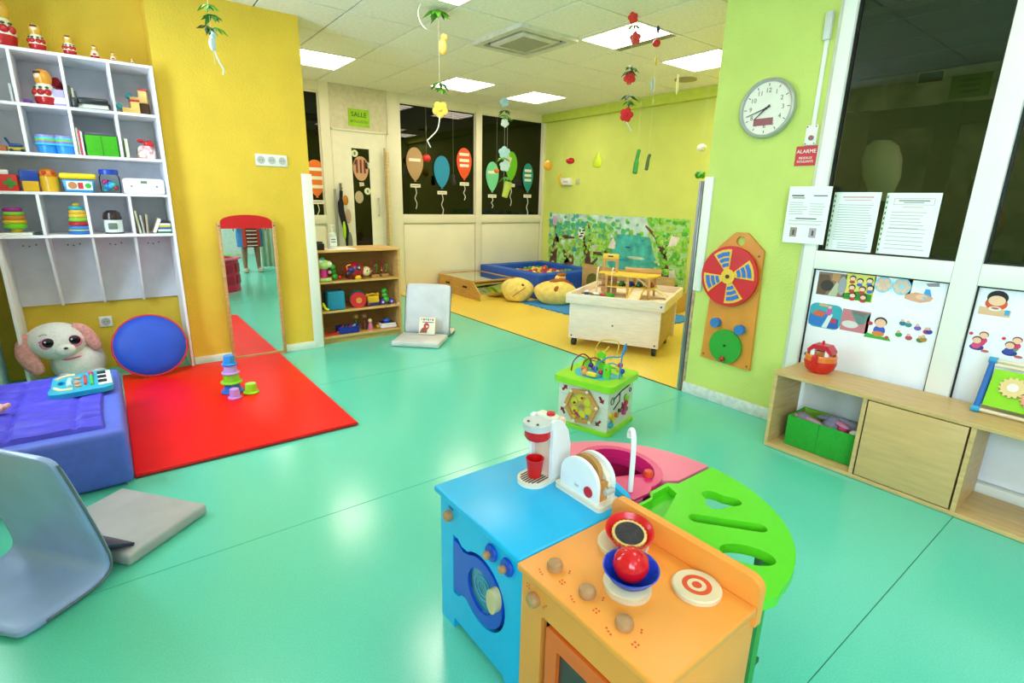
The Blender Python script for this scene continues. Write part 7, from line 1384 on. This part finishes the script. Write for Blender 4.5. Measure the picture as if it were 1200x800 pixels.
bm = nb(); lathe(bm, [(0, 0), (0.019, 0), (0.0265, 0.056), (0.0275, 0.058), (0.0245, 0.058), (0.018, 0.006), (0, 0.005)], seg=24); solo('toy_cup', bm, plas('d80f14', 0.3), 'red toy cup under the coffee machine funnel', 'cup', loc=p)
t = thing('toy_toaster', 'white toy toaster with toast, red dot and side lever on the blue worktop', 'toy appliance', (0.982, 0.912, ZT), -90)
# local x runs along -Y (towards the cooker), front side faces -X
bm = nb(); plate(bm, rrect(-0.09, 0.09, -0.044, 0.044, 0.012), [], 0.0, 0.015); ob('base', bm, cr, t)
arch = [(-0.072, 0.015), (0.072, 0.015), (0.072, 0.06)]+[(0.072*math.cos(R(a)), 0.06+0.062*math.sin(R(a))) for a in range(10, 171, 10)]+[(-0.072, 0.06)]
for y0 in (-0.036, 0.024):
    bm = nb(); plate(bm, arch, [], y0, y0+0.012, frame=FXZ); ob('side_plate', bm, wp, t)
bm = nb(); plate(bm, [(x*0.93, 0.015+(z-0.015)*0.86) for x, z in arch], [], -0.0238, -0.012, frame=FXZ); ob('wood_core', bm, org, t)
bm = nb(); plate(bm, [(x*0.93, 0.015+(z-0.015)*0.86) for x, z in arch], [], 0.010, 0.0238, frame=FXZ); ob('wood_core', bm, mat('wood_cream', 'efe0cc'), t)
bxo('end_block', (0.056, 0.068, -0.0118, 0.0098, 0.0155, 0.07), org, t)
bm = nb(); plate(bm, [(-0.05, 0.02), (0.05, 0.02), (0.05, 0.09)]+[(0.05*math.cos(R(a)), 0.09+0.034*math.sin(R(a))) for a in range(20, 161, 20)]+[(-0.05, 0.09)], [], -0.0085, 0.0065, frame=FXZ); tag(ob('toy_toast', bm, mat('toast', 'c08a4a', 0.6, var=0.1), None, (0.982, 0.912, ZT), -90), 'slice of wooden toast standing in the white toy toaster', 'play food')
bm = nb(); cyl(bm, (0.04, -0.036, 0.04), (0.04, -0.039, 0.04), 0.0155, seg=24); ob('red_dot', bm, plas('d0141c', 0.35), t)
bm = nb(); cyl(bm, (0.068, 0.0, 0.05), (0.084, 0.0, 0.05), 0.005); cyl(bm, (0.082, -0.016, 0.05), (0.082, 0.016, 0.05), 0.008, seg=14); ob('lever', bm, plas('b8b4b0', 0.3), t)
text('logo', 'hn', 0.016, plas('b8b4b4', .6), t, (-0.005, -0.0365, 0.04), UP)

# ---------------------------------------------------------------- behind the camera, seen in the mirror: person and cream curtain
t = thing('rear_curtain', 'cream pleated curtain reflected at the right of the mirror', 'curtain', (2.55, -1.35, 0))
bm = nb(); n = 70; rows = [[bm.verts.new((-0.42+0.88*i/n, 0.03*math.sin(i*0.9), z)) for i in range(n+1)] for z in (0.02, 1.2, 2.5)]
for a, b in zip(rows, rows[1:]):
    for i in range(n): bm.faces.new((a[i], a[i+1], b[i+1], b[i]))
o = ob('cloth', bm, mat('curtain_cream', 'e6dcc4', 0.85, var=0.03), t); s = o.modifiers.new('thickness', 'SOLIDIFY'); s.thickness = 0.004
bm = nb(); cyl(bm, (-0.46, 0, 2.51), (0.48, 0, 2.51), 0.012); ob('rail', bm, m_alu, t)
def person():
    t = thing('person', 'standing person in a red and blue striped dress reflected in the mirror', 'person', (1.90, -0.95, 0), 0)
    J = {'pel': (0, 0, 0.86, .13, .10), 'wai': (0, 0.0, 1.02, .115, .085), 'che': (0, 0.0, 1.22, .135, .095), 'nec': (0, 0, 1.39, .055, .05), 'hd0': (0, 0.01, 1.45, .06, .065), 'hd1': (0, 0.015, 1.55, .075, .09), 'hd2': (0, 0.01, 1.63, .05, .06)}
    Ed = [('pel', 'wai'), ('wai', 'che'), ('che', 'nec'), ('nec', 'hd0'), ('hd0', 'hd1'), ('hd1', 'hd2')]
    for s, n in ((-1, 'l'), (1, 'r')):
        J.update({n+'hip': (s*.085, 0, .80, .085, .085), n+'kne': (s*.095, .01, .47, .052, .055), n+'cal': (s*.10, -.01, .32, .046, .05), n+'ank': (s*.105, -.01, .09, .032, .034), n+'hee': (s*.105, 0.0, .045, .034, .034), n+'toe': (s*.125, .15, .03, .034, .022),
                  n+'sho': (s*.17, 0, 1.33, .055, .055), n+'elb': (s*.23, -.02, 1.07, .04, .04), n+'wri': (s*.245, .05, .85, .026, .026), n+'pal': (s*.245, .065, .79, .03, .018)})
        Ed += [('pel', n+'hip'), (n+'hip', n+'kne'), (n+'kne', n+'cal'), (n+'cal', n+'ank'), (n+'ank', n+'hee'), (n+'hee', n+'toe'), ('che', n+'sho'), (n+'sho', n+'elb'), (n+'elb', n+'wri'), (n+'wri', n+'pal')]
        for k, (dy, L_) in enumerate(((-.022, .07), (-.007, .082), (.008, .078), (.022, .062))):
            J[n+'f%da' % k] = (s*.247, .062+dy, .755, .0095, .0095); J[n+'f%db' % k] = (s*.243, .07+dy, .755-L_, .0085, .0085); Ed += [(n+'pal', n+'f%da' % k), (n+'f%da' % k, n+'f%db' % k)]
        J[n+'tha'] = (s*.235, .10, .785, .011, .011); J[n+'thb'] = (s*.23, .115, .75, .009, .009); Ed += [(n+'pal', n+'tha'), (n+'tha', n+'thb')]
    keys = list(J); me = bpy.data.meshes.new('body'); me.from_pydata([J[k][:3] for k in keys], [(keys.index(a), keys.index(b)) for a, b in Ed], [])
    o = bpy.data.objects.new('body', me); C.objects.link(o); o.parent = t
    m = o.modifiers.new('skin', 'SKIN'); m.use_smooth_shade = True; sub = o.modifiers.new('subdivision', 'SUBSURF'); sub.levels = 2; sub.render_levels = 2
    if not me.skin_vertices: print('no skin layer')
    for i, k in enumerate(keys):
        v = me.skin_vertices[0].data[i]; v.radius = J[k][3:5]; v.use_root = (k == 'pel')
    me.materials.append(mat('skin', '9a6a50', 0.55, var=0.04))
    bm = nb(); lathe(bm, [(0.055, 1.40), (0.15, 1.35), (0.165, 1.22), (0.135, 1.05), (0.18, 0.85), (0.205, 0.6), (0.20, 0.42), (0.192, 0.42), (0.19, 0.6)], seg=40)
    for v in bm.verts: v.co.y *= 0.78
    dr = ob('dress', bm, cloth('2f6a9a'), t)
    for a0, a1, c in ((50, 130, 'c83420'), (66, 114, '7a1c1c')):
        bm = nb(); rows = []
        off = 0.006 if c == 'c83420' else 0.010
        for z, r in ((1.2, 0.165), (1.05, 0.14), (0.85, 0.182), (0.6, 0.207), (0.42, 0.202)):
            rows.append([bm.verts.new(((r+off)*math.cos(R(a)), (r+off)*0.78*math.sin(R(a)), z)) for a in range(a0, a1+1, 8)])
        for a, b in zip(rows, rows[1:]):
            for i in range(len(a)-1): bm.faces.new((a[i], a[i+1], b[i+1], b[i]))
        ob('dress_stripe', bm, cloth(c), dr)
    for k in range(7):
        z = 0.45+0.06*k; bm = nb(); r = 0.219; tube(bm, [(r*math.cos(R(a)), r*0.78*math.sin(R(a)), z) for a in range(68, 113, 6)], 0.008, 6); ob('white_bar', bm, cloth('efe6da'), dr)
    for s in (-1, 1):
        bm = nb(); sph(bm, (s*.115, .06, .022), (.047, .125, .022), 16); sph(bm, (s*.115, .10, .045), (.045, .06, .025), 14); ob('slipper', bm, cloth('c8b090'), t)
        bm = nb(); sph(bm, (s*.03, .098, 1.555), (.012, .008, .008), 10); ob('eye', bm, plas('2a1c18'), t)
        bm = nb(); sph(bm, (s*.078, .0, 1.545), (.012, .02, .032), 10); ob('ear', bm, mat('skin', '9a6a50'), t)
    bm = nb(); sph(bm, (0, .105, 1.525), (.012, .018, .022), 10); ob('nose', bm, mat('skin', '9a6a50'), t)
    bm = nb(); sph(bm, (0, .095, 1.485), (.024, .01, .008), 10); ob('mouth', bm, plas('8a4440'), t)
    bm = nb(); sph(bm, (0, -.015, 1.59), (.092, .105, .095), 18); sph(bm, (0, -.07, 1.5), (.085, .06, .12), 16); ob('hair', bm, plas('221814', .6), t)
person()
